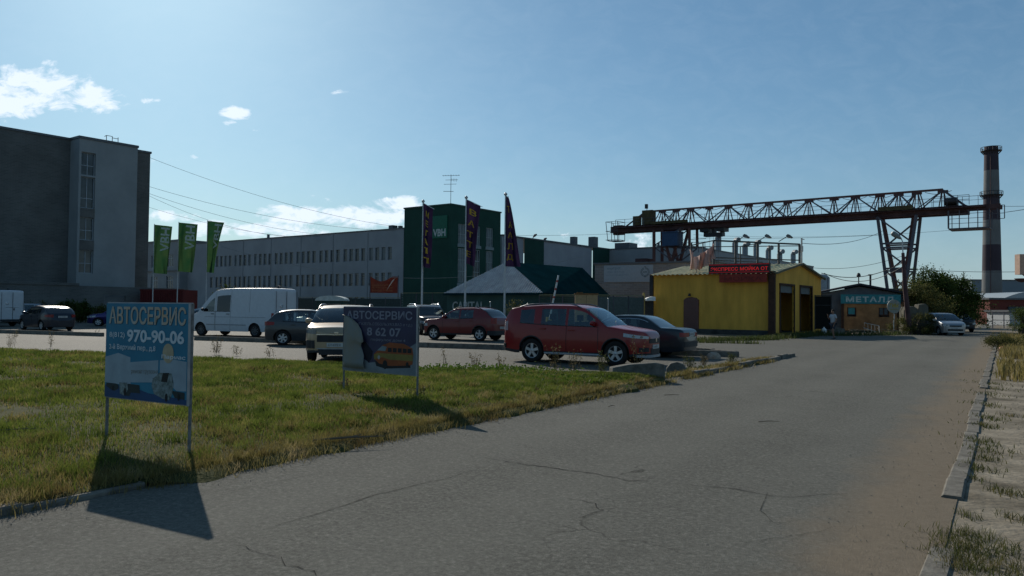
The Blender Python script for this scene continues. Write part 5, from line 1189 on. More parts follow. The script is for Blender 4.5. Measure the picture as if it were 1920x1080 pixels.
# second board
pl_, pr_ = at(643, 700, 13.9), at(781, 700, 12.8)
s2, uv, W_, H_ = board('purple_board', 'torn purple board with a printed orange minibus and a peeling grey corner', pl_, pr_, 1.60, .50, mat('board_purple', (.030, .028, .065), .5, var=.25, scale=3))
w = MB(); poly(w, uv, [(0, .55), (.30, .80), (.38, .86), (.46, .84), (.62, .90), (.9, .60), (1, .52), (1, 1), (0, 1)], -.0135); w.build('printed_ground', mat('print_white2', (.17, .20, .22), .5, var=.2, scale=3), s2)
w = MB(); c = uv(.505, .125)
for (s_, u0, u1, v0, v1, b_) in (('АВТОСЕРВИС', .05, .945, .055, .185, .02), ('(ГАЗЕЛЬ,СОБОЛЬ,УАЗ,ВАЗ и т.д.)', .22, .945, .235, .29, 0), ('8 62 07', .345, .80, .31, .44, .02), ('переулок дом 4', .40, .86, .475, .525, 0)):
    c = uv((u0+u1)/2, (v0+v1)/2); add_text(w, s_, W_*(u1-u0), H_*(v1-v0), c[0], c[1], -.0150, bold=b_, thick=.0015)
w.build('lettering', mat('print_lilac', (.20, .20, .25), .6, var=.1), s2)
w = MB(); poly(w, uv, [(.445, .72), (.50, .655), (.56, .575), (.66, .53), (.84, .54), (.95, .60), (.965, .70), (.955, .84), (.90, .86), (.66, .885), (.52, .86), (.46, .80)], -.0152); w.build('printed_minibus', mat('print_orange', (.24, .055, .012), .5, var=.15), s2)
w = MB(); poly(w, uv, [(.445, .73), (.50, .70), (.96, .70), (.96, .79), (.66, .79), (.56, .76), (.45, .80)], -.0162); w.build('printed_stripe', mat('print_yellow', (.20, .15, .035), .5), s2)
w = MB(); poly(w, uv, [(.49, .66), (.56, .585), (.62, .60), (.60, .665)], -.0164); w.build('printed_windscreen', mat('print_sky', (.16, .21, .23), .5), s2)
w = MB()
for u_ in (.635, .70, .765, .83, .89): poly(w, uv, [(u_, .61), (u_+.05, .61), (u_+.05, .675), (u_, .675)], -.0172)
poly(w, uv, [(.46, .82), (.6, .86), (.93, .84), (.93, .89), (.6, .93), (.48, .90)], -.0150)
for (u_, v_, r_) in ((.60, .87, .075), (.89, .85, .045)):
    c = uv(u_, v_); w.prism([(c[0]+r_*.75*math.cos(t), c[1]+r_*math.sin(t)) for t in [2*math.pi*i/18 for i in range(18)]], -.0182, -.0170)
w.build('printed_wheel', mat('print_black'  , (.008, .010, .012), .6), s2)
w = MB(); c = uv(.515, .765); w.prism([(c[0]+.03*math.cos(t), c[1]+.035*math.sin(t)) for t in [2*math.pi*i/12 for i in range(12)]], -.0178, -.0165); w.build('printed_lamp', mat('print_lamp', (.3, .3, .28), .5), s2)
fl_ = MB()    # peeling sheet, bulging away from the board
edge = [(.0, .12), (.10, .145), (.18, .20), (.235, .26), (.275, .36), (.315, .47), (.33, .54), (.30, .555), (.285, .60), (.30, .68), (.325, .76), (.33, .86), (.34, .95)]
for i in range(len(edge)-1):
    (u0, v0), (u1, v1) = edge[i], edge[i+1]
    for k in range(6):
        def q(u, v, k_): uu_ = .012+(u-.012)*k_/6; x_, z_ = uv(uu_, v); return (x_, -.016-.05*math.sin(math.pi*k_/6*.9)*min(1, u*3)-(.035 if k_ == 6 else 0)*math.sin(v*9)**2, z_)
        fl_.face([q(u0, v0, k), q(u1, v1, k), q(u1, v1, k+1), q(u0, v0, k+1)])
fo_ = fl_.build('peeling_sheet', mat('peeled_print', (.17, .205, .215), .55, scale=2.6, col2=(.21, .19, .15), detail=4), s2, smooth=60, merge=True); sol = fo_.modifiers.new('t', 'SOLIDIFY'); sol.thickness = .002
w = MB(); poly(w, uv, [(.29, .555), (.33, .54), (.37, .60), (.43, .68), (.41, .80), (.37, .86), (.33, .80), (.30, .68), (.285, .60)], -.0155); w.build('torn_hole', mat('print_void', (.012, .012, .02), .8), s2)

# ================================================================ FLAGS
def flag_xyz(base, top, drop, wid_top, wid_bot, dirv, seed, fall):
    rnd = random.Random(seed); ph = [rnd.uniform(0, 6) for _ in range(4)]; nv = Vector((-dirv.y, dirv.x, 0))
    def fn(u, v, lift=0):
        wdt = wid_top+(wid_bot-wid_top)*v**.8; amp = .05+.14*v
        f = amp*math.sin(u*7+ph[0]+v*2.2)+amp*.5*math.sin(u*15+ph[1]-v*3)*v
        du = u*wdt*(1-.06*abs(math.sin(u*7+ph[0])))
        p = base+dirv*du+nv*(f*min(1, u*6)+lift)+Vector((0, 0, top-drop*v-fall*u*(1-.4*v)))
        return p
    return fn
def flag(name, label, group, P0_, zt, ftop, drop, wt, wb_, dirv, seed, fall, fm, tm, letters, inkname, pr=.05, ball=True):
    root = empty(name, (P0_.x, P0_.y, 0), 0, label, 'flag', group)
    w = MB(); w.tube([(0, 0, 0), (0, 0, zt)], pr, 10, r2=pr*.6)
    if ball: w.lathe([(.002, zt-.05), (.10, zt+.03), (.11, zt+.1), (.04, zt+.18), (.002, zt+.2)], 10)
    w.build('pole', m_pole, root, smooth=50)
    fn = flag_xyz(Vector((0, 0, 0)), ftop, drop, wt, wb_, dirv, seed, fall); g = MB()
    g.grid(lambda u, v: fn(u, v), [i/28 for i in range(29)], [j/40 for j in range(41)]); c = g.build('cloth', fm, root, smooth=70)
    for (s_, cu, cv, du, dv, rot, bd) in letters:
        t = MB(); V, F = text_fit(s_, 1, 1, bd)
        # subdivide letters onto the waving cloth
        me = bpy.data.meshes.new('t'); cr, sr = math.cos(rot), math.sin(rot)
        co = []
        for x, y in V: x_, y_ = x*du, y*dv; co.append((cu+(x_*cr+y_*sr*1.0), cv+(x_*sr*1.0-y_*cr), 0))
        bm = bmesh.new(); vs = [bm.verts.new(p) for p in co]
        for f in F:
            try: bm.faces.new([vs[i] for i in f])
            except ValueError: pass
        bmesh.ops.triangulate(bm, faces=bm.faces)
        for _ in range(3):
            es = [e for e in bm.edges if e.calc_length() > .035]
            if es: bmesh.ops.subdivide_edges(bm, edges=es, cuts=1); bmesh.ops.triangulate(bm, faces=bm.faces)
        for sgn in (.012, -.012):
            b = len(t.v); bm.verts.index_update()
            for v in bm.verts: t.v.append(tuple(fn(v.co.x, v.co.y, sgn)))
            for f in bm.faces: t.f.append(tuple(b+v.index for v in f.verts)); t.m.append(0)
        bm.free(); bpy.data.meshes.remove(me)
        t.build('letter' if len(s_) == 1 else 'lettering', tm, root, merge='raw')
    if ball:
        a_ = MB(); p0 = fn(0, 0); p1 = fn(1, 0)
        a_.bar(p0+Vector((0, 0, .02)), p0+(p1-p0)*1.12+Vector((0, 0, .02)), .03); a_.build('crossbar', m_pole, root)
    return root
m_gflag = mat('green_flag', (.016, .062, .026), .7, scale=.9, col2=(.045, .085, .030), spec=.1, trans=.38)
m_fw = mat('flag_white', (.75, .80, .76), .7, spec=.1, trans=.5)
for i, (px_, pt_, wx, wbx, bot, lab) in enumerate(((283, 421, 1.72, 1.45, 513, 'green flag nearest the tall office block, hanging from its pole'), (329, 417, 1.82, 1.55, 510, 'middle one of the three green flags on white poles'), (383, 414, 1.70, .72, 511, 'green flag on the right with its lower edge folded in'))):
    Y = 62+i*.8; b = at(px_, 600, Y); zt = at(px_, pt_, Y).z; drop = (bot-pt_-1)/1478*Y
    t_ = at(px_+5, pt_, Y)
    flag('green_flag', lab, 'green flags', b+Vector((.1, 0, 0)), zt+.05, zt, drop, wx, wbx, Vector((math.cos(R(-15)), math.sin(R(-15)), 0)), i+3, .18, m_gflag, m_fw, [('VBH', .64, .27, .46, .55, 0, .035)], None, .045, ball=False) if False else \
    flag('green_flag', lab, 'green flags', b+Vector((.1, 0, 0)), zt+.05, zt, drop, wx, wbx, Vector((math.cos(R(-15)), math.sin(R(-15)), 0)), i+3, .18, m_gflag, m_fw, [('VBH', .66, .29, .50, .46, 'rot', .035)] and [('VBH', .66, .29, .50, .46, -math.pi/2, .02)], None, .045, ball=False)
m_pflag = mat('purple_flag', (.013, .008, .026), .7, scale=1.2, col2=(.030, .018, .050), spec=.1, trans=.25)
m_yel_ink = mat('flag_yellow', (.60, .40, .06), .7, spec=.1, trans=.3)
for i, (px_, pt_, bot, wt, wb_, lets, fall, seed, dr, lab) in enumerate((
        (789, 381, 501, .85, .62, [('М', .50, .14), ('Е', .48, .29), ('Т', .5, .44), ('А', .5, .58), ('Л', .45, .72), ('Л', .5, .88)], .42, 2, -35, 'leftmost purple flag hanging narrow down its pole'),
        (870, 374, 496, 1.0, .62, [('В', .5, .16), ('А', .42, .34), ('Т', .35, .52), ('Т', .35, .68), ('Е', .3, .84)], .45, 5, -8, 'middle purple flag with yellow letters and a crossbar sticking out'),
        (944, 368, 503, .18, 1.0, [('Т', .5, .18), ('А', .55, .40), ('А', .45, .55), ('Л', .40, .71), ('Д', .33, .87)], .05, 9, -5, 'rightmost purple flag shaped like a sail against the sky'))):
    Y = 51-1.5*i; b = at(px_+1.5, 600, Y); zt = at(px_, pt_, Y).z; drop = (bot-pt_-3)/1478*Y
    wv = 1.0
    flag('purple_flag', lab, 'purple flags', b, zt+.05, zt, drop, wt, wb_, Vector((math.cos(R(dr)), math.sin(R(dr)), 0)), seed, fall, m_pflag, m_yel_ink, [(s_, cu, cv, .5 if i < 2 else .40, .095, 0, .02) for s_, cu, cv in lets], None, .075)

# ================================================================ GANTRY CRANE
cr_o = Vector((46.7, 95.0, 0)); crn = empty('gantry_crane', cr_o, ga, 'large rusty lattice gantry crane spanning the yard', 'crane')
def tx(px_, py_=400):
    v = ray(px_, py_); k = v.x; return (k*95-46.7)/(.8+.6*k)
def cz(px_, py_): # height seen at a pixel on the crane's plane
    t = tx(px_, py_); Y = 95-.6*t; return at(px_, py_, Y).z
def cp(px_, py_, y=0): return Vector((tx(px_, py_), y, cz(px_, py_)))
m_cr = mat('crane_rust', (.10, .05, .045), .8, var=.4, scale=.7, col2=(.14, .068, .06), spec=.2, detail=9); m_cr2 = mat('crane_dark_rust', (.078, .042, .042), .85, var=.4, scale=.8); m_crg = mat('crane_grey', (.09, .085, .10), .7, var=.3, scale=.6)
ZB0, ZB1, ZT = 13.15, 13.95, 16.05
xl, xr = tx(1152), tx(1878)
for y_ in (-.95, .95):
    w = MB(); w.box(xl, tx(1816), y_-.16, y_+.16, ZB0, ZB1); w.box(xl, tx(1816), y_-.28, y_+.28, ZB0-.06, ZB0); w.box(xl, tx(1816), y_-.24, y_+.24, ZB1, ZB1+.05); w.box(tx(1816), xr, y_-.12, y_+.12, ZB0+.35, ZB1); w.build('main_girder', m_cr2, crn)
nodes = [1242, 1268, 1295, 1330, 1366, 1404, 1442, 1477, 1517, 1564, 1604, 1650, 1685, 1719, 1768]; NX = [tx(n, 370) for n in nodes]
w = MB(); w.bar((tx(1210), 0, ZT), (NX[-1], 0, ZT+.08), .24); w.build('top_chord', m_cr, crn)
w = MB(); w.bar((tx(1210), 0, ZT), (tx(1180), -.95, ZB1), .2); w.bar((tx(1210), 0, ZT), (tx(1180), .95, ZB1), .2); w.bar((tx(1768), 0, ZT), (tx(1812), -.95, ZB1), .2); w.bar((tx(1768), 0, ZT), (tx(1812), .95, ZB1), .2); w.build('end_brace', m_crg, crn)
for i, x_ in enumerate(NX):
    w = MB()
    for y_ in (-.95, .95):
        sp__ = .28 if i not in (5, 8, 11, 13) else .42
        w.bar((x_-.10, 0, ZT), (x_-sp__, y_, ZB1), .10); w.bar((x_+.10, 0, ZT), (x_+sp__, y_, ZB1), .10)
    if i in (0, 1, 2, 5, 11, 13): 
        w.bar((x_-.3, 0, ZT), (x_-1.0, -.95, ZB1), .1); w.bar((x_+.3, 0, ZT), (x_+1.0, -.95, ZB1), .1)
    w.box(x_-.55, x_+.55, -.1, .1, ZT-.32, ZT-.02)
    w.build('lattice_post', m_cr, crn)
w = MB()
for i in range(len(NX)-1):
    a_, b_ = NX[i], NX[i+1]
    for y_ in (-.95, .95):
        if i % 2 == 0: w.bar((a_, 0, ZT), (b_-.2, y_, ZB1), .12)
        else: w.bar((a_+.2, y_, ZB1), (b_, 0, ZT), .12)
        if i % 3 == 0: w.bar((b_, 0, ZT), (a_+.3, y_, ZB1), .11)
w.build('lattice_diagonal', m_crg, crn)
w = MB()
for y_ in (-1.75,):
    x_ = tx(1165)
    while x_ < tx(1850): w.bar((x_, y_, ZB1-.2), (x_, y_, ZB1+.95), .045); x_ += 1.55
    w.bar((tx(1165), y_, ZB1+.95), (tx(1850), y_, ZB1+.95), .045); w.bar((tx(1165), y_, ZB1+.5), (tx(1850), y_, ZB1+.5), .035)
w.build('walkway_rail', m_crg, crn)
w = MB(); w.box(tx(1165), tx(1850), -1.8, -.9, ZB1-.28, ZB1-.22)
x_ = NX[0]
while x_ < NX[-1]: w.tube([(x_+k*.4, .15, ZT-.1-.32*math.sin(math.pi*k/7)) for k in range(8)], .03, 4); x_ += 3.1
w.build('walkway', m_cr2, crn)
# cabin cages and the gear
w = MB(); x0_, x1_ = tx(1143), tx(1165); zt_, zb_ = cz(1150, 417), cz(1150, 452)
for xx in (x0_, (x0_+x1_)/2, x1_):
    for yy_ in (-1.1, 1.1): w.bar((xx, yy_, zt_), (xx+(.35 if xx == x0_ else 0), yy_, zb_), .07)
for zz in (zt_, (zt_+zb_)/2, zb_+.1):
    for yy_ in (-1.1, 1.1): w.bar((x0_, yy_, zz), (x1_, yy_, zz), .06)
    w.bar((x0_, -1.1, zz), (x0_, 1.1, zz), .06); w.bar((x1_, -1.1, zz), (x1_, 1.1, zz), .06)
w.box(x0_+.3, x1_, -1.1, 1.1, zb_-.08, zb_); w.build('end_cage', m_crg, crn)
w = MB(); w.box(x0_+.9, x1_+.4, -.5, .5, ZB0-.3, ZB1+.3); w.build('end_block', m_cr2, crn)
w = MB(); x0_, x1_ = tx(1782), tx(1858); zt_, zb_ = cz(1800, 400), cz(1800, 430)
for xx in (x0_, x0_+1.1, (x0_+x1_)/2, (x0_+x1_)/2+.9, x1_): w.bar((xx, -1.5, zt_+.2), (xx, -1.5, zb_), .09 if xx != x0_ else .16)
for k in range(4): w.bar((x0_, -1.5, zb_+(zt_-zb_)*k/3.4), (x1_, -1.5, zb_+(zt_-zb_)*k/3.4), .05)
for xx in (x0_, x1_): w.bar((xx, 1.2, zt_+.2), (xx, 1.2, zb_), .08)
w.bar((x0_, 1.2, zb_), (x1_, 1.2, zb_), .08); w.box(x0_, x1_, -1.5, 1.2, zb_-.12, zb_); w.build('service_cage', m_crg, crn)
w = MB(); x0_, x1_ = tx(1872), tx(1885)
for xx in (x0_, x1_): w.bar((xx, -.9, cz(1880, 411)), (xx, -.9, cz(1880, 386)), .09)
for zz in (411, 401, 386): w.bar((tx(1852), -.9, cz(1880, zz)), (x1_, -.9, cz(1880, zz)), .06)
for zz in (370, 378): w.bar((tx(1755), -1.7, cz(1780, zz+1)), (tx(1821), -1.7, cz(1780, zz+1)), .05)
for xx in (1755, 1775, 1800, 1821): w.bar((tx(xx), -1.7, cz(1780, 371)), (tx(xx), -1.7, ZB1), .05)
w.build('end_rail', m_crg, crn)
w = MB(); w.box(tx(1774), tx(1796), -.7, .7, ZB1+.05, ZB1+.95); w.tube([(tx(1774), -.9, ZB1+.6), (tx(1797), -.9, ZB1+.6)], .42, 12); w.build('winch', m_black, crn)
m_cab = mat('olive_cabinet', (.075, .058, .025), .75, var=.25, scale=2)
w = MB(); w.box(tx(1212), tx(1231), -1.4, -.2, ZB1+.05, cz(1220, 396)); w.build('equipment_cabin', m_cab, crn)
w = MB(); w.box(tx(1195), tx(1206), -1.4, -.5, ZB1+.05, cz(1200, 407)); w.build('equipment_cabin', m_cab, crn)
w = MB(); w.box(tx(1231), tx(1296), -1.9, -1.1, ZB1-.05, ZB1+.35); w.build('crosshead', m_cab, crn); w = MB(); w.box(tx(1652), tx(1716), -1.9, -1.1, ZB1-.15, ZB1+.35); w.build('crosshead', m_cab, crn)
w = MB(); w.bar((tx(1213), 0, ZT), (tx(1213), 0, ZT+.5), .06); w.box(tx(1210), tx(1214), -.2, .2, ZT+.45, ZT+1.1); w.build('warning_lamp', m_black, crn)
# left support standing on the trestle
zT = cz(1265, 491); w = MB()
for y_ in (-1.3, 1.3):
    w.bar(Vector((tx(1234), y_, ZB0)), Vector((tx(1234, 480), y_, zT)), .34); w.bar(Vector((tx(1300), y_, ZB0)), Vector((tx(1300, 480), y_, cz(1300, 462))), .30)
    w.bar(Vector((tx(1249), y_, ZB0)), Vector((tx(1265), y_, zT)), .34); w.bar(Vector((tx(1284), y_, ZB0)), Vector((tx(1268), y_, zT)), .34)
w.build('support_leg', m_cr, crn)
w = MB()
for y_ in (-1.3, 1.3):
    w.bar(Vector((tx(1234), y_, cz(1234, 462))), Vector((tx(1283), y_, ZB0)), .14); w.bar(Vector((tx(1234), y_, cz(1234, 464))), Vector((tx(1265), y_, zT+.3)), .16); w.bar(Vector((tx(1270), y_, zT+.2)), Vector((tx(1300), y_, cz(1300, 465))), .14)
    w.bar(Vector((tx(1234), y_, cz(1234, 462))), Vector((tx(1300), y_, cz(1300, 464))), .18)
w.build('support_brace', m_crg, crn)
w = MB(); w.box(tx(1257), tx(1285), -2.6, -.9, cz(1270, 463), cz(1270, 439)); w.box(tx(1256), tx(1286), -2.7, -.8, cz(1270, 439), cz(1270, 437)); w.build('driver_cabin', mat('cabin_blue', (.03, .065, .13), .6, var=.2), crn)
w = MB()
for xx in (1288, 1293): w.bar((tx(xx), -2.2, cz(1290, 465)), (tx(xx), -2.2, ZB0), .06)
for k in range(10): zz = cz(1290, 465)+k*.3; w.bar((tx(1288), -2.2, zz), (tx(1293), -2.2, zz), .05)
for xx in (1290, 1300, 1310, 1322, 1334): w.bar((tx(xx), -2.2, cz(1300, 476)), (tx(xx), -2.2, cz(1300, 456)), .06)
for zz in (450, 456, 466): w.bar((tx(1283), -2.2, cz(1290, zz+2)), (tx(1336), -2.2, cz(1330, zz)), .06)
w.build('ladder', m_crg, crn)
# right support: two V frames
w = MB(); zb = 0
tops = (1650, 1659, 1713, 1722)
for y_, s_ in ((-1.3, -1), (1.3, 1)):
    w.bar((tx(1650), y_, ZB0), (tx(1681, 560), y_*2.0, .4), .32); w.bar((tx(1722), y_, ZB0), (tx(1696, 560), y_*2.0, .4), .32)
w.build('support_leg', m_crg, crn)
w = MB()
for y_ in (-.6,): w.bar((tx(1658), y_, ZB0), (tx(1690), y_, 2.4), .28); w.bar((tx(1714), y_, ZB0), (tx(1690), y_, 2.4), .28)
w.build('inner_leg', m_cr, crn)
w = MB()
def lx(side, z): # x of the outer leg at height z
    f = (ZB0-z)/(ZB0-.4); a_, b_ = ((tx(1650), tx(1681, 560)) if side < 0 else (tx(1722), tx(1696, 560))); return a_+(b_-a_)*f
lv = [ZB0, 9.9, 9.4, 6.9, 6.6, 4.4, 4.1, 1.8]
for zz in lv[1:]:
    for y_ in (-1.5, 1.5): w.bar((lx(-1, zz), y_, zz), (lx(1, zz), y_, zz), .2)
for (za, zb__) in ((ZB0, 9.9), (9.4, 6.9), (6.6, 4.4), (4.1, 1.8)):
    w.bar((lx(-1, za), -1.5, za), (lx(1, zb__), -1.5, zb__), .18); w.bar((lx(1, za), 1.5, za), (lx(-1, zb__), 1.5, zb__), .18)
w.build('support_brace', m_crg, crn)
# trolley and hook ropes
tr = MB(); z_ = ZB0-.1; tr.box(tx(1317), tx(1332), -.9, .9, z_-.5, z_); tr.box(tx(1348), tx(1362), -.9, .9, z_-.5, z_); tr.box(tx(1322), tx(1357), -.5, .5, z_-1.15, z_-.65); tr.box(tx(1337), tx(1342), -.4, .4, z_-.7, z_); tr.box(tx(1322), tx(1326), -.4, .4, z_-.7, z_); tr.box(tx(1353), tx(1357), -.4, .4, z_-.7, z_); tr.build('trolley', m_black, crn)
tr = MB()
for xx in (1331, 1338, 1342, 1347): tr.tube([(tx(xx), 0, z_-1.1), (tx(xx), 0, z_-5.6)], .02, 4)
tr.box(tx(1333), tx(1345), -.25, .25, z_-6.1, z_-5.6); tr.build('hoist_rope', m_black, crn)
# trestle beam that carries the left legs
ts = empty('crane_trestle', cr_o, ga, 'long rusty beam on posts carrying the left legs of the crane', 'trestle')
w = MB(); zt_ = cz(1265, 491); zb_ = cz(1265, 497); w.box(tx(1131), tx(1345), -1.6, -1.2, zb_, zt_); w.box(tx(1131), tx(1345), 1.2, 1.6, zb_, zt_); w.box(tx(1131), tx(1345), -1.7, 1.7, zb_-.06, zb_); w.box(tx(1200), tx(1221), -1.4, 1.4, zt_, zt_+.55); w.build('beam', m_cr2, ts)
for xx in (1136, 1205, 1275, 1340):
    w = MB(); w.bar((tx(xx), 0, 0), (tx(xx), 0, zb_), .6); w.build('post', m_cr2, ts)

# ================================================================ CHIMNEY AND FAR BUILDINGS
ch_ = at(1860, 555, 250); ch = empty('smokestack', (ch_.x, ch_.y, 0), 0, 'tall factory chimney banded dark red and grey', 'chimney')
ztop = at(1859, 275, 250).z; bands = [(ztop, 320, 'd'), (320, 366, 'l'), (366, 413, 'd'), (413, 459, 'l'), (459, 508, 'd'), (508, 640, 'l')]
md = mat('chimney_dark', (.042, .033, .044), .85, var=.15, scale=.15); ml = mat('chimney_light', (.13, .138, .14), .85, var=.15, scale=.15)
def rad(z): return 3.0-(3.0-1.95)*(z/ztop)
zs = [ztop]+[at(1859, p, 250).z for p in (320, 366, 413, 459, 508)]+[0]
for i in range(6):
    w = MB(); w.lathe([(rad(zs[i+1]), zs[i+1]), (rad(zs[i]), zs[i])], 36); w.build('shaft_band', md if i % 2 == 0 else ml, ch, smooth=60)
w = MB(); w.lathe([(1.95, ztop), (1.6, ztop), (1.6, ztop-3)], 36); w.build('flue_rim', md, ch, smooth=50)
for zz in (at(1859, 283, 250).z, at(1859, 366, 250).z):
    w = MB(); rr = rad(zz); w.lathe([(rr, zz-.1), (rr+1.0, zz-.1), (rr+1.0, zz), (rr, zz)], 24)
    for k in range(16): an = 2*math.pi*k/16; w.bar(((rr+.95)*math.cos(an), (rr+.95)*math.sin(an), zz), ((rr+.95)*math.cos(an), (rr+.95)*math.sin(an), zz+1.1), .12); w.bar((rr*math.cos(an), rr*math.sin(an), zz-1.2), ((rr+.95)*math.cos(an), (rr+.95)*math.sin(an), zz-.1), .12)
    w.tube([((rr+.95)*math.cos(2*math.pi*k/24), (rr+.95)*math.sin(2*math.pi*k/24), zz+1.1) for k in range(25)], .08, 4, cap=False); w.build('gallery', m_black, ch)
w = MB()
for y_ in (-.25, .25): w.bar((-2.0, -2.2+y_, 0), (-1.35, -1.55+y_, ztop-3), .12)
w.build('ladder', m_cr2, ch)
def simple_block(name, label, cat, px0, px1, ptop, Y, m, deep=20, roofm=None, rz=0, curved=0):
    a_ = at(px0, ptop, Y); b_ = at(px1, ptop, Y); root = empty(name, (a_.x, Y, 0), rz, label, cat); L_ = b_.x-a_.x; H_ = (a_.z+b_.z)/2
    w = MB(); w.box(0, L_, 0, deep, 0, H_-.02-curved); w.build('wall', m, root)
    w = MB()
    if curved:
        pr = [(-.2, H_-curved)]+[(L_*k/14, H_-curved+curved*math.sin(math.pi*k/14)) for k in range(15)]+[(L_+.2, H_-curved)]
        w.prism(pr, -.2, deep+.2)
    else: w.box(-.3, L_+.3, -.3, deep+.3, H_-.02, H_+.25)
    w.build('roof', roofm or m_coping, root); return root
sb = simple_block('far_plant', 'wide grey plant building behind the foot of the chimney', 'building', 1822, 2010, 526, 275, mat('far_grey', (.16, .20, .23), .85, var=.1, scale=.05), 40)
sb = simple_block('arched_store', 'low store with a pale arched roof right of the chimney', 'building', 1874, 1990, 547, 150, mat('store_wall', (.13, .14, .14), .8), 20, mat('arch_roof', (.30, .34, .36), .5), curved=1.6)
sb = simple_block('red_store', 'dark red metal store behind the far gate', 'building', 1856, 1990, 562, 120, mat('brown_red_sheet', (.13, .03, .022), .8, var=.2), 6)
w = MB(); a_ = at(1893, 580, 119.5); w.box(a_.x-sb.location.x, a_.x-sb.location.x+2.6, -.3, -.02, 0, 2.7); w.build('door', mat('store_door', (.05, .07, .075), .7), sb)
sb = simple_block('white_shed', 'small white shed beyond the far gate', 'shed', 1893, 1925, 585, 105, mat('shed_white', (.34, .36, .37), .7), 5)
silo = empty('white_silo', at(1538, 560, 110), 0, 'pale tank with a domed top between the wash and the shed', 'tank'); silo.location.z = 0
w = MB(); zz = at(1538, 514, 110).z; w.lathe([(1.25, 0), (1.25, zz-.5), (.9, zz-.15), (.3, zz), (.01, zz)], 20); w.build('shell', mat('tank_pale', (.27, .30, .32), .6), silo, smooth=50)
w = MB(); [w.bar((1.27*math.cos(a_), 1.27*math.sin(a_), 0), (1.27*math.cos(a_), 1.27*math.sin(a_), zz-.5), .08) for a_ in [k*math.pi/3 for k in range(6)]]; w.build('rib', m_crg, silo)
# ================================================================ PLANTS
def leaf_cloud(name, C_, n, size, m, parent=None, up=.4, asp=.55):
    # C_ = Nx3 leaf positions
    n = len(C_); th = RNG.uniform(0, 2*np.pi, n); ph = RNG.uniform(-1, 1, n)*1.1
    d = np.stack([np.cos(th)*np.cos(ph), np.sin(th)*np.cos(ph), np.sin(ph)], 1); q = RNG.normal(0, 1, (n, 3)); e = np.cross(d, q); e /= np.linalg.norm(e, axis=1)[:, None]+1e-9
    s = size*RNG.uniform(.6, 1.35, n)[:, None]; a = C_-d*s*.5; b = C_+d*s*.5; nrm = np.cross(d, e)
    V = np.stack([a, C_-e*s*asp*.5+nrm*s*.06, b, C_+e*s*asp*.5+nrm*s*.06], 1).reshape(-1, 3).astype(np.float32)
    me = bpy.data.meshes.new(name); me.vertices.add(n*4); me.vertices.foreach_set('co', V.reshape(-1)); me.loops.add(n*4); me.loops.foreach_set('vertex_index', np.arange(n*4, dtype=np.int32))
    me.polygons.add(n); me.polygons.foreach_set('loop_start', (np.arange(n)*4).astype(np.int32)); me.materials.append(m); me.update(calc_edges=True); me.validate()
    o = bpy.data.objects.new(name, me); COL.objects.link(o)
    if parent: o.parent = parent
    return o
def leaf_mat(name, c1, c2, c3, sc=.9):
    m = mat(name, c1, .7, scale=sc, col2=c2, spec=.08, trans=.35); N = m.node_tree.nodes
    nse = [q for q in N if q.type == 'TEX_NOISE'][0]; nse.inputs['Detail'].default_value = 10; nse.inputs['Roughness'].default_value = .75
    r = [q for q in N if q.type == 'VALTORGB'][0]; e = r.color_ramp.elements.new(.5); e.color = (*c3, 1); return m
lf_dark = leaf_mat('leaf_dark', (.022, .042, .010), (.10, .125, .028), (.048, .075, .017)); lf_olive = leaf_mat('leaf_olive', (.06, .055, .018), (.15, .13, .045), (.09, .095, .03)); lf_light = leaf_mat('leaf_light', (.03, .055, .014), (.10, .11, .035), (.06, .085, .022))
m_bark = mat('bark', (.05, .04, .03), .95, var=.4, scale=6, bump=.5, bscale=20)
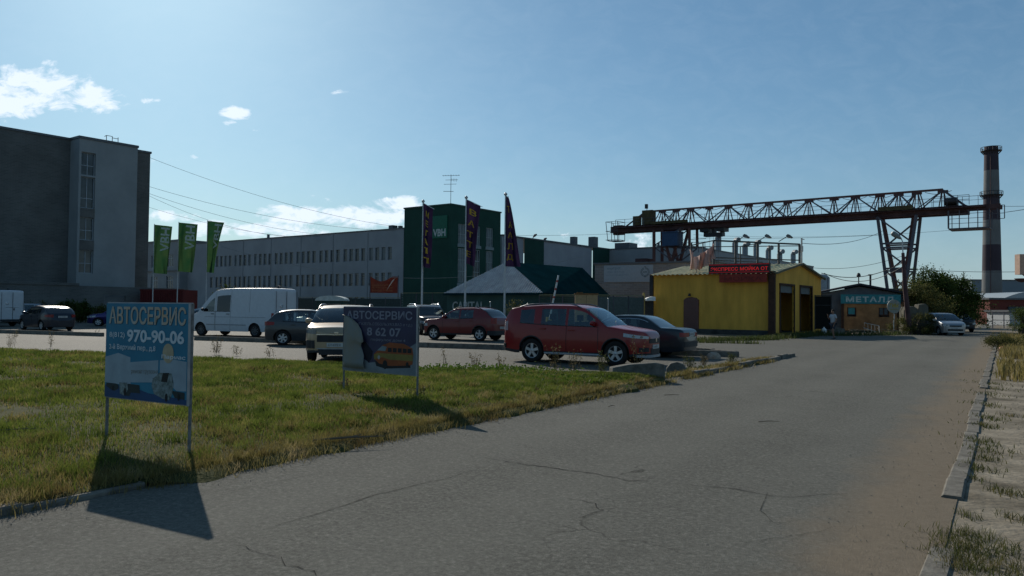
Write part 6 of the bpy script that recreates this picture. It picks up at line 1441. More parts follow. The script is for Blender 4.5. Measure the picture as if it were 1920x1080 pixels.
def tree(name, label, cat, x, y, crown, nclump, nleaf, size, m, group=None, spread=.5, seed=1, trunk=.12, z0=0.0, stems=3, floor=.35):
    """crown: list of (dx, dy, dz, rx, ry, rz) lobes; leaves gather round many clump centres in them"""
    rg_ = np.random.default_rng(seed); root = empty(name, (x, y, z0), 0, label, cat, group); cl_ = []
    vol = np.array([c[3]*c[4]*c[5] for c in crown]); vol = vol/vol.sum()
    for k in range(nclump):
        c = crown[rg_.choice(len(crown), p=vol)]; v = rg_.normal(0, 1, 3); v /= np.linalg.norm(v); rr = rg_.uniform(.35, 1.06)**.6
        cl_.append(np.array(c[:3])+v*np.array(c[3:])*rr)
    cl_ = np.array(cl_); cl_[:, 2] = np.maximum(cl_[:, 2], floor)
    per = nleaf//nclump; sz = rg_.uniform(.5, 1.3, nclump)
    L_ = np.concatenate([cl_[k]+rg_.normal(0, 1, (per, 3))*np.array([spread, spread, spread*.75])*sz[k] for k in range(nclump)])
    # a few shoots standing out of the outline
    top = cl_[np.argsort(-cl_[:, 2])[:max(3, nclump//6)]]
    sh_ = np.concatenate([t+np.stack([rg_.normal(0, .05, 24)*1, rg_.normal(0, .05, 24), np.linspace(0, spread*2.0*rg_.uniform(.5, 1.2), 24)], 1)+np.outer(np.linspace(0, 1, 24), rg_.normal(0, .25, 3)*spread) for t in top])
    L_ = np.concatenate([L_, sh_]); L_ = L_[L_[:, 2] > .03]
    leaf_cloud('crown', L_, len(L_), size, m, root)
    w = MB(); rnd = random.Random(seed)
    for s in range(stems):
        b = Vector((rnd.uniform(-.25, .25)*stems*.4, rnd.uniform(-.2, .2)*stems*.4, 0)); tgt = Vector(cl_[rnd.randrange(nclump)]); mid = b.lerp(tgt, .5)+Vector((rnd.uniform(-.15, .15), 0, .2)); w.tube([b, b.lerp(mid, .5), mid, tgt], [trunk, trunk*.8, trunk*.55, trunk*.2], 7)
    w.build('trunk', m_bark, root)
    w = MB()
    for s in range(min(nclump, 26)):
        tgt = Vector(cl_[s]); b = Vector((0, 0, tgt.z*.35)); w.tube([b, b.lerp(tgt, .5)+Vector((0, 0, .15*tgt.z*.3)), tgt], [trunk*.4, trunk*.25, trunk*.1], 5)
    w.build('limb', m_bark, root); return root
# big bush mass by the far right end of the road
tree('bushy_tree', 'large dark green bushy tree beside the road behind the silver people carrier', 'tree', at(1768, 600, 70).x, 70, [(0, 0, 2.6, 3.3, 2.4, 2.5), (-.9, 0, 3.7, 1.9, 1.6, 2.0), (1.0, .5, 3.4, 2.0, 1.6, 2.1), (-2.2, -.5, 1.6, 1.6, 1.4, 1.5), (2.6, .8, 1.6, 1.6, 1.4, 1.5)], 120, 34000, .17, lf_dark, seed=3, spread=.42, trunk=.16)
tree('bushy_tree', 'olive brown bush in front of the dark tree, right of the round sign', 'bush', at(1738, 600, 64).x, 64.5, [(0, 0, 1.9, 2.0, 1.4, 2.1), (-.6, 0, 2.7, 1.3, 1.0, 1.5), (1.3, 0, 1.3, 1.4, 1.1, 1.2)], 60, 14000, .15, lf_olive, seed=5, spread=.36)
tree('bushy_tree', 'lower green bush to the right of the dark tree, nearest the road gate', 'bush', at(1818, 600, 82).x, 84, [(0, 0, 1.9, 1.9, 1.9, 1.9), (1.3, 2.5, 1.2, 1.6, 2.0, 1.3)], 55, 12000, .19, lf_dark, seed=6, spread=.42)
tree('shrub', 'grey green shrub at the right edge beside the far fence', 'shrub', at(1918, 600, 60).x, 60, [(0, 0, .9, .9, .9, 1.1), (.9, .3, 1.2, 1.2, 1.0, 1.2)], 30, 6500, .11, lf_light, seed=8, spread=.22)
tree('shrub', 'scrub growing round the foot of the leaning lamp post', 'shrub', at(1715, 620, 58.5).x, 58.2, [(0, 0, .6, 1.5, .8, .8), (-1.1, 0, .4, .9, .6, .6), (1.2, 0, .5, 1.1, .6, .7)], 30, 6500, .10, lf_olive, seed=9, spread=.20)
tree('shrub', 'weedy low bush on the far verge beside the orange ball', 'shrub', at(1893, 652, 34).x, 34.5, [(0, 0, .28, .75, .6, .35), (.9, .5, .35, .8, .6, .42)], 24, 5000, .06, lf_olive, seed=10, spread=.13, trunk=.03, floor=.1)
tree('shrub', 'tall thin shrub beside the rightmost purple flagpole', 'shrub', at(966, 600, 46).x, 46.5, [(0, 0, 1.1, .45, .4, 1.15), (.3, 0, .5, .6, .4, .6)], 26, 4200, .09, lf_olive, seed=12, spread=.16, trunk=.04)
tree('shrub', 'leafy shrub standing behind the roof of the middle white van', 'shrub', at(432, 560, 78).x, 78, [(0, 0, 2.6, .9, .8, 1.0), (-.9, 0, 2.1, .8, .6, .8), (.3, 0, 1.4, 1, .7, 1)], 26, 2400, .14, lf_light, seed=13, spread=.3, trunk=.06)
for i, (px_, Y, w_, h_, mm_, lab) in enumerate(((18, 66, 2.2, 1.5, lf_dark, 'dark hedge bush at the left edge behind the cut-off white van'), (75, 67, 2.4, 1.4, lf_olive, 'dull hedge bush behind the navy hatchback'), (130, 68, 2.0, 1.7, lf_dark, 'taller dark hedge bush right of the navy hatchback'), (172, 69, 2.0, 1.5, lf_olive, 'olive hedge bush behind the violet blue car'), (222, 70, 1.9, 1.3, lf_dark, 'low dark hedge bush in front of the red container'))):
    tree('hedge_bush', lab, 'hedge', at(px_, 600, Y).x, Y, [(0, 0, h_*.5, w_, 1.0, h_*.55), (.6, 0, h_*.6, w_*.6, .8, h_*.5)], 34, 6000, .13, mm_, 'hedge bushes before the office block', seed=20+i, spread=.22, trunk=.05)
# weeds: single tall stalks
def weed(name, label, x, y, h, nst, m, seed, sp_=.06, seedy=True):
    rnd = random.Random(seed); root = empty(name, (x, y, .03), 0, label, 'weed', 'tall weeds along the lawn and kerbs'); w = MB(); lp = []
    for s in range(nst):
        an = rnd.uniform(0, 6.28); ln = rnd.uniform(.05, .3)*h; hh_ = h*rnd.uniform(.6, 1.05); b = Vector((rnd.gauss(0, sp_), rnd.gauss(0, sp_), 0)); t = b+Vector((math.cos(an)*ln, math.sin(an)*ln, hh_)); mid = b.lerp(t, .5)+Vector((0, 0, .04*h))
        w.tube([b, mid, t], [.006, .0045, .002], 4)
        for k in range(int(10+hh_*22)):
            f = rnd.uniform(.12, 1.0); p = b.lerp(mid, f*2) if f < .5 else mid.lerp(t, f*2-1); r_ = .05*(1.15-f)+.012; lp.append((p.x+rnd.gauss(0, r_), p.y+rnd.gauss(0, r_), p.z+rnd.gauss(0, .012)))
    w.build('stem', mat('weed_stem', (.10, .085, .04), .9), root); P_ = np.array(lp); leaf_cloud('leaves', P_, len(P_), .05, m, root, asp=.4); return root
wm1 = leaf_mat('weed_leaf', (.05, .065, .02), (.13, .12, .05), (.08, .09, .03), 4); wm2 = leaf_mat('weed_dry', (.09, .07, .035), (.19, .15, .08), (.13, .105, .05), 4)
WD = [(645, 738, .35, 9, wm2, 'whitish dry weed at the left post of the torn purple board'), (783, 752, .25, 9, wm1, 'weed clump at the right post of the torn purple board'), (1040, 700, .75, 7, wm2, 'tall dry weeds in front of the bright red car wheel, left bunch'), (1075, 702, .6, 8, wm2, 'dry weeds before the sill of the bright red car'), (1130, 698, .55, 12, wm1, 'yellow green weed by the front wheel of the bright red car'), (1196, 693, .95, 4, wm2, 'tall plume shaped weed under the bright red bonnet'),
      (890, 690, .4, 8, wm2, 'brown weed on the lawn edge below the wine red car'), (940, 692, .45, 5, wm2, 'dark slanting weed on the lawn edge left of the bright red car'), (835, 688, .6, 3, wm2, 'thin lone weed stalk right of the purple board'), (22, 650, .75, 6, wm2, 'tall thin weeds at the left end of the lawn edge'), (95, 650, .7, 4, wm2, 'thin weeds on the lawn edge left of the blue board'), (405, 662, .6, 9, wm2, 'feathery weed bunch on the lawn edge right of the blue board'), (445, 664, .35, 5, wm2, 'small weed beside the feathery bunch'), (508, 668, .35, 5, wm2, 'small weed on the lawn edge below the grey hatchback'),
      (1295, 690, .4, 14, wm1, 'green weed clump between the rounded stone and the kerb row'), (1372, 680, .3, 12, wm1, 'bright weed clump on the broken kerb row'), (1320, 684, .35, 10, wm2, 'dry weeds before the concrete half ball'), (1010, 742, .18, 10, wm2, 'low dry tuft where the lawn meets the asphalt'), (1215, 700, .3, 12, wm2, 'dry weeds over the long concrete block'), (180, 628, .35, 3, wm2, 'small weed on the kerb island left of the blue board')]
for i, (px_, py_, h_, n_, m_, lab) in enumerate(WD):
    g_ = G(px_, py_, .05); weed('weed', lab, g_.x, g_.y, h_, n_, m_, 40+i)
# broad-leaved patch on the lawn edge right of the purple board
cl_ = []
for px_, py_, r_ in ((860, 700, .6), (905, 702, .6), (950, 700, .5), (800, 702, .4), (990, 705, .5), (720, 706, .5), (1040, 716, .6)):
    c_0 = G(px_, py_, .1); q = RNG.normal(0, 1, (1100, 3)); q[:, 2] = np.abs(q[:, 2])*.07; q[:, 0] *= r_; q[:, 1] *= .5; cl_.append(np.array(c_0)+q)
gc = leaf_cloud('ground_cover', np.concatenate(cl_), 0, .075, leaf_mat('cover_leaf', (.05, .10, .014), (.12, .17, .03), (.08, .13, .02), 3)); tag(gc, 'bright broad leaved ground cover at the far lawn edge', 'plants', kind='stuff')
# fallen twigs and litter on the lawn edge and asphalt
m_twig = mat('dry_twig', (.14, .11, .08), .9)
def litter(px_, py_, L_, ang, lab, z=.03, m=m_twig, r=.006, nm='twig'):
    g_ = G(px_, py_, z); w = MB(); d = Vector((math.cos(ang), math.sin(ang), 0)); w.tube([-d*L_/2, Vector((0, .012, .012)), d*L_/2+Vector((0, 0, .01))], [r, r, r*.4], 5); w.tube([Vector((0, .012, .012)), d*.2*L_+Vector((-d.y, d.x, .1))*L_*.2], [r*.6, r*.3], 4)
    o = w.build(nm, m, loc=g_); tag(o, lab, 'twig', 'fallen twigs'); return o
litter(45, 806, .5, .1, 'pale dry stick lying in the lawn left of the blue board', .17); litter(1260, 741, .28, -.1, 'thin dark twig on the asphalt near the lawn tip', .02); litter(1442, 791, .3, -.05, 'thin dark twig lying alone in the middle of the road', .02); litter(1147, 762, .12, .3, 'tiny twig on the asphalt left of the long ones', .02); litter(655, 822, .8, .35, 'crooked pale branch lying along the lawn edge', .12, r=.012)
rnd = random.Random(5); gr = MB()
def speck(x, y, s, z=.012):
    a_ = rnd.uniform(0, 6); pts = [(x+s*math.cos(a_+k*2.1)*rnd.uniform(.6, 1), y+s*math.sin(a_+k*2.1)*rnd.uniform(.6, 1)) for k in range(3)]
    b = len(gr.v); gr.v += [(p[0], p[1], z) for p in pts]+[(x, y, z+s*.9)]; gr.f += [(b, b+1, b+3), (b+1, b+2, b+3), (b+2, b, b+3)]; gr.m += [0]*3
for i in range(4200):
    u = rnd.random()
    if u < .18: p = rl(-6.25+abs(rnd.gauss(0, .22)), 1+rnd.random()**1.3*24)
    elif u < .34: p = rl(-.75+rnd.gauss(0, .35), 3+rnd.random()**1.4*22)
    else: p = rl(.1+abs(rnd.gauss(0, 1.3)), 2.5+rnd.random()**1.3*22)
    speck(p.x, p.y, rnd.uniform(.002, .007)*(1+p.y/14), .012 if u < .34 else .001)
tag(gr.build('gravel', mat('gravel_mix', (.10, .09, .075), .95, scale=30, col2=(.28, .26, .22))), 'loose grit and crumbs along the road edges', 'gravel', kind='stuff')

# ================================================================ SMALL THINGS
m_conc = mat('rough_concrete', (.085, .082, .07), .9, var=.35, scale=4, bump=.8, bscale=22, spec=.1, col2=(.19, .18, .155), detail=10)
def solid(name, fn_, m, loc, rz, label, cat, group=None, smooth=35, **k):
    w = MB(); fn_(w); o = w.build(name, m, smooth=smooth, loc=loc); o.rotation_euler = (0, 0, rz); bv = o.modifiers.new('b', 'BEVEL'); bv.width = k.get('bw', .02); bv.segments = 2; tag(o, label, cat, group); return o
g_ = G(1196, 718, 0); solid('concrete_block', lambda w: w.prism([(-.62, -.05), (.62, -.05), (.60, .40), (.40, .44), (-.2, .40), (-.58, .33)], -.16, .16), m_conc, g_+Vector((0, .2, 0)), R(8), 'long chipped concrete block at the tip of the lawn', 'concrete block')
g_ = G(1270, 703, 0); solid('concrete_stone', lambda w: w.prism([(-.24, -.03), (.24, -.03), (.25, .16), (.17, .27), (.02, .32), (-.14, .28), (-.24, .15)], -.15, .15), m_conc, g_+Vector((0, .15, 0)), R(-10), 'rounded concrete stone right of the long block', 'concrete block')
w = MB(); w.lathe([(.235, -.02), (.235, .06), (.215, .13), (.16, .19), (.08, .225), (.001, .235)], 24); o = w.build('concrete_ball', mat('ball_faded', (.30, .20, .13), .85, scale=9, col2=(.38, .33, .27), bump=.3), smooth=60, loc=G(1338, 673)); tag(o, 'faded orange concrete half ball on the car park apron', 'bollard')
w = MB(); w.lathe([(.10, 0), (.15, .06), (.15, .13), (.11, .20), (.03, .235), (.001, .235)], 18); w.box(.1, .2, -.03, .03, .06, .1); o = w.build('road_ball', mat('ball_orange', (.50, .13, .07), .6, scale=9, col2=(.45, .2, .13)), smooth=60, loc=G(1880, 660)); tag(o, 'reddish orange plastic ball lying on the right verge', 'ball')
kerb('kerb', [(G(1255, 655), G(1382, 664))], .2, .16, 'short dark kerb strip beyond the concrete half ball', 21, .03, 1.2, .05)
# round sign on a pale post
rs = empty('round_sign', at(1676, 605, 58), 0, 'round white sign with yellow lettering on a bent white post', 'sign'); rs.location.z = 0
w = MB(); w.prism([(.50*math.cos(t), 2.07+.50*math.sin(t)) for t in [2*math.pi*i/32 for i in range(32)]], -.03, .02); w.build('disc', mat('disc_white', (.24, .25, .22), .6, var=.2, scale=6), rs)
w = MB(); w.tube([(.02, .04, 0), (0, .04, .9), (.06, .04, 1.4), (0, .04, 1.65)], .035, 8); w.build('post', mat('post_white', (.5, .5, .48), .5), rs)
w = MB(); w.tube([(-.05, .02, 1.66), (0.15, .02, 1.52), (.35, .02, 1.62)], .03, 6); w.build('bracket', m_black, rs)
w = MB(); add_text(w, 'ГИМ', .62, .3, 0, 2.13, -.034, bold=.03); add_text(w, 'шиномонтаж', .6, .08, 0, 1.85, -.034); w.build('lettering', mat('disc_yellow', (.35, .25, .02), .6), rs)
# old overgrown concrete pillars behind it
for i, (px_, w_, h_, lab) in enumerate(((1704, 1.15, 2.1, 'weathered concrete pier left of the leaning lamp post'), (1727, .85, 2.3, 'weathered concrete pier right of the leaning lamp post'))):
    o = solid('concrete_pier', lambda w: w.prism([(-w_/2, -.1), (w_/2, -.1), (w_/2-.05, h_-.2), (w_*.2, h_), (-w_*.35, h_-.05), (-w_/2+.04, h_-.35)], -.35, .35), mat('pier_concrete', (.085, .08, .06), .95, var=.3, scale=2, col2=(.14, .13, .10), bump=.5, bscale=10), at(px_, 620, 59.5)*1.0, 0, lab, 'pier', 'concrete piers'); o.location.z = 0
# leaning rusty lamp post
lp_ = empty('street_lamp', at(1706, 620, 58), 0, 'rusty leaning lamp post in front of the right crane leg', 'street lamp'); lp_.location.z = 0
b0 = lp_.location; Pp = lambda x, y: at(x, y, 58)-b0
w = MB(); w.tube([(0, 0, 0), Pp(1697, 540), Pp(1693, 474)], [.20, .16, .11], 10); w.build('lower_post', m_cr2, lp_, smooth=50)
w = MB(); w.tube([Pp(1693, 474), Pp(1692, 452), Pp(1689, 446)], [.045, .04, .035], 8); w.build('arm', m_pole, lp_)
w = MB(); a_, b_ = Pp(1690, 448), Pp(1672, 436); d = (b_-a_); n_ = 10
for (f0, r0_) in ((0, 0),): pass
w.tube([a_, a_.lerp(b_, .2), a_.lerp(b_, .5), a_.lerp(b_, .85), b_], [.05, .12, .19, .20, .10], 12); w.build('lamp_head', mat('lamp_grey', (.19, .21, .20), .5), lp_, smooth=50)
# white mast right of the roof frame
o = MB(); o.tube([(0, 0, 0), (0, 0, at(1503, 446, 63).z)], .07, 8); zz = at(1503, 466, 63).z; o.tube([(0, 0, zz-.25), (0, 0, zz+.2)], .13, 8); zz = at(1503, 448, 63).z; o.bar((0, 0, zz), (.22, 0, zz-.05), .06); o = o.build('mast', mat('mast_white', (.40, .42, .42), .5), loc=(at(1503, 600, 63).x, 63, 0)); tag(o, 'slim white mast right of the roof frame', 'mast')
# street lamps standing beyond the halls
for i, (px_, py_, Y, lab) in enumerate(((1003, 441, 118, 'small street lamp above the grey hall roof, left of the pair'), (1022, 448, 124, 'small street lamp above the grey hall roof, right of the pair'), (1106, 462, 140, 'small street lamp at the dark green wall panel'), )):
    g_ = empty('street_lamp', (at(px_-7, py_, Y).x, Y, 0), 0, lab, 'street lamp', 'street lamps behind the halls'); z_ = at(px_, py_, Y).z
    w = MB(); w.tube([(0, 0, 0), (0, 0, z_-1.2), (.35, 0, z_-.2)], .08, 6); w.build('pole', m_pole, g_)
    w = MB(); w.tube([(.3, 0, z_-.3), (.55, 0, z_-.02), (.85, 0, z_+.15)], [.08, .2, .1], 8); w.build('lamp_head', m_crg, g_)
# peach sign box on a bracket at the right edge
bx = empty('roadside_box', (at(1934, 500, 40).x, 40, 0), 0, 'peach coloured box sign cut off by the right edge', 'sign')
w = MB(); w.box(-.72, .5, -.2, .2, at(1915, 515, 40).z, at(1915, 477, 40).z); w.build('box', mat('peach_box', (.45, .30, .22), .6), bx)
w = MB(); w.tube([(0, .3, 0), (0, .3, at(1915, 480, 40).z)], .07, 8); w.bar((0, .3, at(1915, 520, 40).z), (-.45, 0, at(1915, 514, 40).z), .06); w.build('post', m_cr2, bx)
w = MB(); z_ = at(1915, 524, 40).z; w.lathe([(.001, z_-.15), (.18, z_-.1), (.3, z_), (.33, z_+.05), (.001, z_+.06)], 12, (-.5, 0, 0)); w.build('lamp_shade', m_cr2, bx)
# far gate across the road
gf = empty('far_gate', (at(1861, 600, 88).x, 88, 0), 0, 'thin steel pipe gate across the far end of the road', 'gate')
w = MB(); L_ = at(1925, 600, 88).x-gf.location.x
for z_ in (.35, .9, 1.75): w.bar((0, 0, z_), (L_, 0, z_), .06)
w.build('rail', m_crg, gf)
for k in range(4):
    w = MB(); w.bar((L_*k/3, 0, 0), (L_*k/3, 0, 1.85), .08); w.build('post', m_crg, gf)
# fence of green boards left and right of the pavilion
m_fen = mat('fence_green', (.022, .05, .042), .7, var=.25, scale=1.5); m_fent = mat('fence_cap', (.20, .20, .12), .6)
def fence(name, label, A, B, h, n, slats=True, m=m_fen):
    A = Vector((A[0], A[1], 0)); B = Vector((B[0], B[1], 0)); d = B-A; root = empty(name, A, math.atan2(d.y, d.x), label, 'fence'); L_ = d.length
    for i in range(n):
        w = MB(); x0_, x1_ = L_*i/n+.03, L_*(i+1)/n-.03
        if slats:
            k = 0; z_ = .15
            while z_ < h-.1: w.box(x0_, x1_, -.015, .015, z_, z_+.11); z_ += .135
        else: w.box(x0_, x1_, -.02, .02, .1, h-.05)
        w.build('panel', m, root)
    for i in range(n+1):
        w = MB(); w.box(L_*i/n-.03, L_*i/n+.03, -.04, .04, 0, h+.04); w.build('post', m_crg, root)
    w = MB(); w.box(0, L_, -.05, .05, h+.042, h+.09); w.build('cap_rail', m_fent, root); return root
a_, b_ = at(752, 551, 64), at(842, 551, 61); fence('board_fence', 'dark green board fence left of the pavilion', (a_.x, a_.y), (b_.x, b_.y), 2.72, 3)
a_, b_ = at(1012, 552, 53.8), at(1078, 553, 52); fence('board_fence', 'dark green board fence between the pavilion and the beige cabinet', (a_.x, a_.y), (b_.x, b_.y), 2.5, 3)
a_, b_ = at(1121, 553, 54), at(1206, 556, 56); fence('board_fence', 'grey green fence between the beige cabinet and the yellow wash', (a_.x, a_.y), (b_.x, b_.y), 2.55, 3, False, mat('fence_grey', (.075, .10, .095), .7, var=.2))
a_, b_ = at(560, 556, 90), at(752, 556, 84); fence('board_fence', 'long low dark fence before the grey factory', (a_.x, a_.y), (b_.x, b_.y), 2.6, 7, False, mat('fence_dark', (.035, .055, .055), .8, var=.25))
# beige cabinet
bc = empty('utility_cabinet', (at(1078, 600, 50).x, 50, 0), R(-4), 'tall beige metal cabinet with a rusty lid before the fence', 'cabinet')
w = MB(); w.box(0, 1.42, 0, .9, 0, 2.55); w.build('body', mat('cabinet_beige', (.36, .25, .13), .7, var=.15), bc)
w = MB(); w.box(-.05, 1.47, -.06, .96, 2.55, 2.63); w.box(.1, .5, .1, .4, 2.63, 2.7); w.build('lid', mat('lid_rust', (.16, .08, .03), .8, var=.4, scale=6), bc)
w = MB(); w.box(.70, .72, -.01, 0, .1, 2.5); w.build('door_seam', m_trim, bc)
# raised barrier arm
br_ = empty('barrier_gate', (at(1030, 600, 49).x, 49, 0), 0, 'raised white barrier arm leaning above the bright red car', 'barrier'); w = MB(); w.box(-.2, .2, -.15, .15, 0, 1.1); w.build('housing', mat('barrier_yellow', (.4, .25, .03), .6), br_)
w = MB(); p0, p1 = Vector((0, -.2, .95)), at(1047, 516, 48.8)-Vector((br_.location.x, 49, 0)); w.bar(p0, p1, .10); w.build('arm', mat('arm_white', (.55, .56, .55), .5), br_)
w = MB()
for k in range(4): q0, q1 = p0.lerp(p1, .3+.18*k), p0.lerp(p1, .35+.18*k); w.bar(q0, q1, .106)
w.build('arm_stripe', mat('stripe_red', (.3, .05, .04), .5), br_)
# white signs on the fence, low pale posts
for i, (px_, Y, h_, lab) in enumerate(((822, 50, 1.9, 'thin pale post left of the shop letters'), (919, 50, 2.0, 'thin pale post right of the shop letters'), (989, 49, 1.9, 'thin pale post left of the raised barrier'), (1140, 51, 2.3, 'thin pale post right of the beige cabinet'))):
    o = MB(); o.tube([(0, 0, 0), (0, 0, h_)], .03, 6); o.lathe([(.03, h_), (.045, h_+.02), (.001, h_+.06)], 8); o = o.build('fence_post', m_pole, loc=(at(px_, 600, Y).x, Y, 0)); tag(o, lab, 'post', 'pale posts before the pavilion')
# small domed canopy far behind the cars
cn = empty('canopy_booth', (at(623, 600, 72).x, 72, 0), 0, 'small booth with a pale domed plastic roof behind the beige car', 'booth')
w = MB(); w.prism([(-1.35, 2.15)]+[(-1.35*math.cos(math.pi*k/12), 2.2+.42*math.sin(math.pi*k/12)) for k in range(13)]+[(1.35, 2.15)], -1.0, 1.0); w.build('roof', mat('canopy_pale', (.42, .46, .44), .5, var=.2, scale=3), cn)
w = MB(); w.box(-1.2, 1.2, -.9, .9, 0, 2.14); w.build('wall', m_fen, cn)
w = MB(); w.box(-1.0, 1.0, -.96, -.905, 1.0, 1.9); w.build('window', m_dglass, cn)
# yellow post and small white awning left of the wash
ay = empty('awning', (at(1207, 600, 56.5).x, 56.5, 0), 0, 'small white awning on a yellow post beside the wash', 'awning')
w = MB(); w.box(-.07, .07, -.07, .07, 0, 2.85); w.build('post', mat('post_yellow', (.36, .26, .08), .6), ay)
w = MB(); w.prism([(.08, 2.28), (.75, 2.28), (.75, 2.55), (.55, 2.58), (.3, 2.52), (.1, 2.4)], -.5, .5); w.build('canopy', mat('awning_white', (.75, .74, .70), .5), ay)
w = MB(); w.box(.12, .75, .3, .4, 0, 2.25); w.build('screen', m_black, ay)
# red orange banner on two posts
rb = empty('hanging_banner', (at(694, 560, 88).x, 88, 0), 0, 'sagging red orange banner with a folded pale corner before the factory', 'banner')
def bf(u, v): 
    top = at(694, 518, 88).z+(0 if u < .5 else 0)-.55*math.sin(math.pi*min(1, u*1.25))*(1-v); bot = at(694, 549, 88).z
    return (u*3.05, .12*math.sin(u*8+v*2), top+(bot-top)*v)
w = MB(); w.grid(bf, [i/24 for i in range(25)], [j/10 for j in range(11)]); o = w.build('cloth', mat('banner_red', (.20, .035, .022), .8, scale=2, col2=(.26, .07, .04), trans=.3), rb, smooth=60); o.modifiers.new('t', 'SOLIDIFY').thickness = .01
w = MB()
for k, (s_, z_) in enumerate((('ШИНОМОНТАЖ', .62), ('РЕМОНТ ДИСКОВ', .42), ('ЗАМЕНА МАСЛА', .2))):
    V, F = text_fit(s_, 2.3, .2, .01); b = len(w.v); zz = at(694, 549, 88).z+z_*1.35; w.v += [(x+1.35, -.16, z+zz) for x, z in V]; w.f += [tuple(b+i for i in f) for f in F]; w.m += [0]*len(F)
w.build('lettering', mat('banner_gold', (.36, .14, .06), .7), rb)
w = MB(); z0_ = at(740, 521, 88).z; z1_ = at(724, 545, 88).z; w.prism([(2.85, z0_), (2.45, z0_-.35), (1.85, z1_)], -.30, -.27); w.build('folded_corner', mat('fold_pale', (.50, .42, .36), .7), rb)
for x_ in (-.05, 3.1):
    w = MB(); w.tube([(x_, .1, 0), (x_, .1, at(694, 516, 88).z)], .05, 6); w.build('post', m_crg, rb)
# scrap metal heap and pallets before the shed
for i, (px_, Y, kind, lab) in enumerate(((1636, 57.0, 0, 'white tubular bed frame leaning in the scrap heap'), (1600, 58, 1, 'flat heap of boards left of the tubular frame'), (1668, 57.5, 1, 'heap of broken boards right of the tubular frame'), (1567, 57, 2, 'pale stone blocks at the foot of the black gate leaf'), (1545, 55.5, 3, 'small white canister beside the yard gate'))):
    x_ = at(px_, 620, Y).x; rnd = random.Random(i)
    w = MB()
    if kind == 0:
        w.tube([(-.6, 0, .1), (-.55, .1, .85), (.55, .15, .65), (.5, 0, .05)], .025, 6); [w.tube([(-.3+k*.25, .05, .12), (-.28+k*.25, .12, .8-.05*k)], .014, 5) for k in range(4)]; w.tube([(-.7, -.1, .5), (.5, 0, .12)], .02, 5); nm, m_, c_ = 'bed_frame', mat('frame_white', (.40, .38, .35), .5), 'scrap'
    elif kind == 1:
        for k in range(14): M = Matrix.Translation((rnd.uniform(-.7, .7), rnd.uniform(-.4, .4), .05+.035*k*.6)) @ Matrix.Rotation(rnd.uniform(-.7, .7), 4, 'Z') @ Matrix.Rotation(rnd.uniform(-.2, .2), 4, 'Y'); w.box(-.7, .7, -.06, .06, -.015, .015, M=M)
        nm, m_, c_ = 'board_heap', mat('old_boards', (.10, .08, .05), .9, var=.4, scale=3, col2=(.22, .18, .12)), 'scrap heap'
    elif kind == 2:
        w.box(-.5, .0, -.2, .2, 0, .3); w.box(.05, .6, -.15, .25, 0, .42); w.box(-.3, .2, -.1, .2, .3, .5); nm, m_, c_ = 'stone_blocks', m_conc, 'stone blocks'
    else:
        w.lathe([(.14, 0), (.16, .05), (.16, .4), (.05, .48), (.05, .55), (.001, .55)], 14); nm, m_, c_ = 'canister', m_white, 'canister'
    o = w.build(nm, m_, loc=(x_, Y, 0)); tag(o, lab, c_)
# ================================================================ WIRES
def wire(name, label, A, B, sag, r=.03, cat='cable', group='overhead cables', n=24, m=None):
    w = MB(); w.tube([A.lerp(B, i/n)+Vector((0, 0, -sag*4*(i/n)*(1-i/n))) for i in range(n+1)], r, 4); o = w.build(name, m or mat('cable_black', (.03, .03, .032), .6)); return tag(o, label, cat, group)
bt = lambda y_: at(277, y_, 85.5)
wire('cable', 'highest cable from the office block roof corner down to the factory roof', at(277, 294, 85.5), at(756, 427, 104), 1.0, .016)
wire('cable', 'second cable from the office block, crossing the clouds', at(277, 349, 85.6), at(742, 433, 104.5), 1.0, .016)
wire('cable', 'third cable from the office block, just under the second', at(277, 362, 85.7), at(620, 441, 112), .8, .016)
wire('cable', 'lowest of the cables leaving the office block side', at(277, 366, 85.8), at(600, 443, 113), 1.5, .015)
wire('cable', 'short cable above the left green flags', at(277, 388, 85.8), at(560, 444, 117), .6, .013)
wire('cable', 'pale cable sagging in front of the factory and the green tower', at(415, 462, 70), at(1100, 478, 80), 2.6, .016, m=mat('cable_pale', (.20, .22, .22), .6))
wire('cable', 'thin cable from the purple flags to the left crane cage', at(938, 441, 90), at(1230, 434, 100), .2, .014)
wire('cable', 'cable running right from the crane trestle towards the mast', at(1300, 440, 98), at(1650, 440, 96), .3, .015); wire('cable', 'second cable running right, a little lower', at(1300, 446, 98), at(1780, 432, 92), .4, .015)
wire('cable', 'cable from the white mast up to the right crane leg', at(1504, 456, 63), at(1655, 433, 94), .6, .022)
wire('cable', 'lower cable from the wash gable to the leaning lamp post', at(1500, 499, 62), at(1692, 480, 58), .5, .014); wire('cable', 'slack cable from the wash gable sagging to the crane leg', at(1540, 512, 62), at(1697, 490, 58), .7, .026); wire('cable', 'slackest cable hanging behind the shed roof', at(1545, 512, 66), at(1692, 500, 60), .9, .024)
wire('cable', 'long cable passing in front of the smokestack at bush height', at(1690, 503, 70), at(1960, 508, 72), .2, .02); wire('cable', 'cable from the right crane rail out of the picture', at(1885, 398, 90), at(1990, 378, 88), .1, .03); wire('cable', 'thin cable from the crane end towards the right edge', at(1850, 386, 90), at(1990, 384, 88), .1, .022)
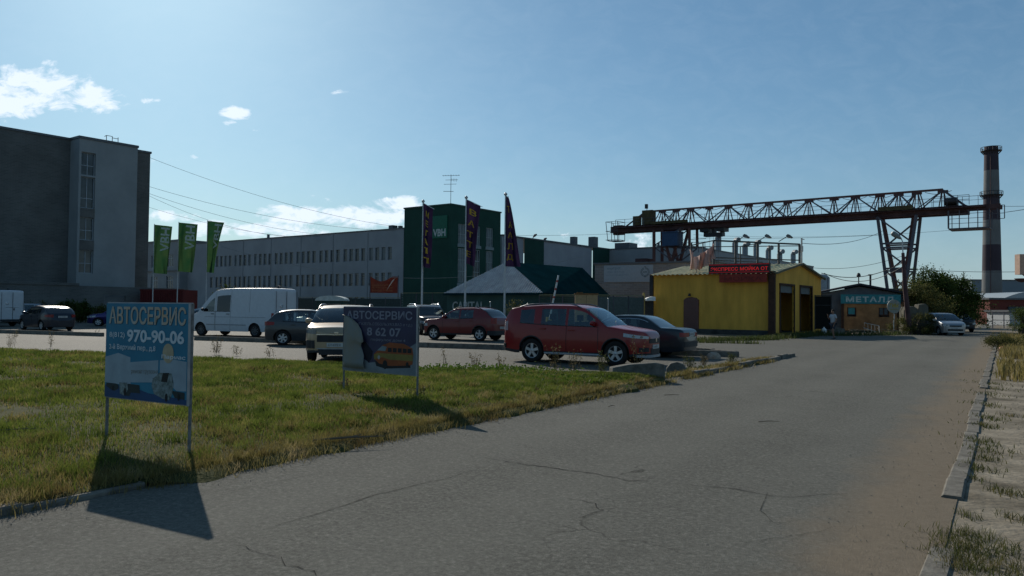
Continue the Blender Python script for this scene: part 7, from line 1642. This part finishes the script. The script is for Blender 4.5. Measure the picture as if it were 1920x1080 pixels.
# ================================================================ PERSON beside the wash
def skin_obj(name, verts, edges, rad_, m, parent, sub=2, root_i=0):
    me = bpy.data.meshes.new(name); me.from_pydata(verts, edges, []); me.materials.append(m); o = bpy.data.objects.new(name, me); COL.objects.link(o)
    o.modifiers.new('s', 'SKIN'); sk = me.skin_vertices[0].data
    for i, r_ in enumerate(rad_): sk[i].radius = (r_, r_) if not isinstance(r_, tuple) else r_
    sk[root_i].use_root = True
    s = o.modifiers.new('d', 'SUBSURF'); s.levels = sub; s.render_levels = sub
    dg = bpy.context.evaluated_depsgraph_get(); me2 = bpy.data.meshes.new_from_object(o.evaluated_get(dg)); me2.name = name
    o.modifiers.clear(); o.data = me2
    for p in me2.polygons: p.use_smooth = True
    if len(me2.materials) == 0: me2.materials.append(m)
    o.parent = parent; return o
gp = G(1562, 636); pe = empty('person', (gp.x, gp.y, 0), R(200), 'person in a pale T-shirt and dark shorts walking past the yellow wash', 'person')
# local: facing +x, left side +y
V = [(0, 0, .93), (0, 0, 1.08), (.01, 0, 1.25), (.01, 0, 1.42), (.0, 0, 1.50), (.02, 0, 1.56), (.03, 0, 1.63), (.02, 0, 1.70),   # 0-7 pelvis..head
     (.0, .17, 1.42), (-.05, .22, 1.16), (.08, .20, .93), (.12, .19, .86),          # left arm
     (.0, -.17, 1.42), (.06, -.23, 1.17), (.26, -.14, 1.30), (.30, -.08, 1.38),     # right arm, hand raised to chest
     (.01, .09, .86), (.09, .09, .50), (.02, .10, .10), (.05, .10, .045), (.16, .11, .03),
     (-.01, -.09, .86), (-.02, -.09, .50), (-.16, -.09, .13), (-.15, -.09, .055), (-.04, -.10, .03)]
E = [(0, 1), (1, 2), (2, 3), (3, 4), (4, 5), (5, 6), (6, 7), (3, 8), (8, 9), (9, 10), (10, 11), (3, 12), (12, 13), (13, 14), (14, 15), (0, 16), (16, 17), (17, 18), (18, 19), (19, 20), (0, 21), (21, 22), (22, 23), (23, 24), (24, 25)]
Rr = [(.12, .15), (.11, .14), (.12, .15), (.11, .15), .05, .05, (.085, .075), (.07, .06), .055, .042, .032, .03, .055, .042, .032, .03, .085, .058, .038, .035, .03, .085, .058, .038, .035, .03]
m_skin = mat('skin', (.22, .12, .08), .6, var=.08)
skin_obj('body', V, E, Rr, m_skin, pe)
sh_m = mat('shirt_pale', (.38, .40, .42), .8, var=.08); so_m = mat('shorts_dark', (.03, .035, .05), .8)
skin_obj('shirt', [V[i] for i in (0, 1, 2, 3)]+[(.0, .18, 1.42), (-.04, .225, 1.22), (.0, -.18, 1.42), (.04, -.235, 1.23), (0, 0, 1.47)], [(0, 1), (1, 2), (2, 3), (3, 4), (4, 5), (3, 6), (6, 7), (3, 8)], [(.145, .175), (.13, .16), (.14, .17), (.125, .165), .068, .062, .068, .062, .07], sh_m, pe)
skin_obj('shorts', [V[0], V[16], (.055, .09, .55), V[21], (-.02, -.09, .55)], [(0, 1), (1, 2), (0, 3), (3, 4)], [(.135, .165), .10, .085, .10, .085], so_m, pe)
w = MB(); w.lathe([(.001, -.02), (.09, .0), (.093, .045), (.07, .09), (.001, .11)], 14); w.v = [(x-.005, y*.9, z+1.66) for x, y, z in w.v]; w.build('hair', mat('hair_dark', (.02, .015, .01), .8), pe, smooth=60)
w = MB(); w.prism([(.10, 1.615), (.135, 1.60), (.10, 1.59)], -.012, .012)
w.build('nose', m_skin, pe)
w = MB(); [w.lathe([(.001, .098), (.010, .099), (.010, .104), (.001, .106)], 8, (0.0, y_, 1.635), 'x') for y_ in (-.03, .03)]; w.build('eye', m_black, pe)
w = MB(); w.box(.10, .106, -.022, .022, 1.565, 1.573); w.build('mouth', mat('lip', (.16, .06, .05), .6), pe)
for nm, hx, hy, hz, dx, dz in (('hand', .12, .19, .86, .25, -1), ('hand', .30, -.08, 1.38, .5, .9)):
    w = MB(); d = Vector((dx, 0, dz)).normalized(); c = Vector((hx, hy, hz)); w.tube([c, c+d*.05, c+d*.085], [.026, .034, .026], 8)
    for k in range(4): o_ = Vector((0, (k-1.5)*.018, 0)); l_ = (.06, .072, .068, .052)[k]; w.tube([c+d*.08+o_, c+d*(.08+l_*.5)+o_+Vector((.006, 0, 0)), c+d*(.08+l_)+o_+Vector((.016, 0, 0))], [.009, .0085, .006], 6)
    w.tube([c+d*.03+Vector((0, .03, 0)), c+d*.06+Vector((.01, .05, 0)), c+d*.085+Vector((.015, .055, 0))], [.011, .009, .007], 6); w.build(nm, m_skin, pe)
for (fx, fy, fz) in ((.02, .10, 0), (-.19, -.09, .02)):
    w = MB(); w.prism([(fx-.06, fz), (fx+.20, fz), (fx+.21, fz+.03), (fx+.12, fz+.07), (fx+.03, fz+.1), (fx-.06, fz+.09)], fy-.045, fy+.045); w.build('shoe', m_black, pe, smooth=30)
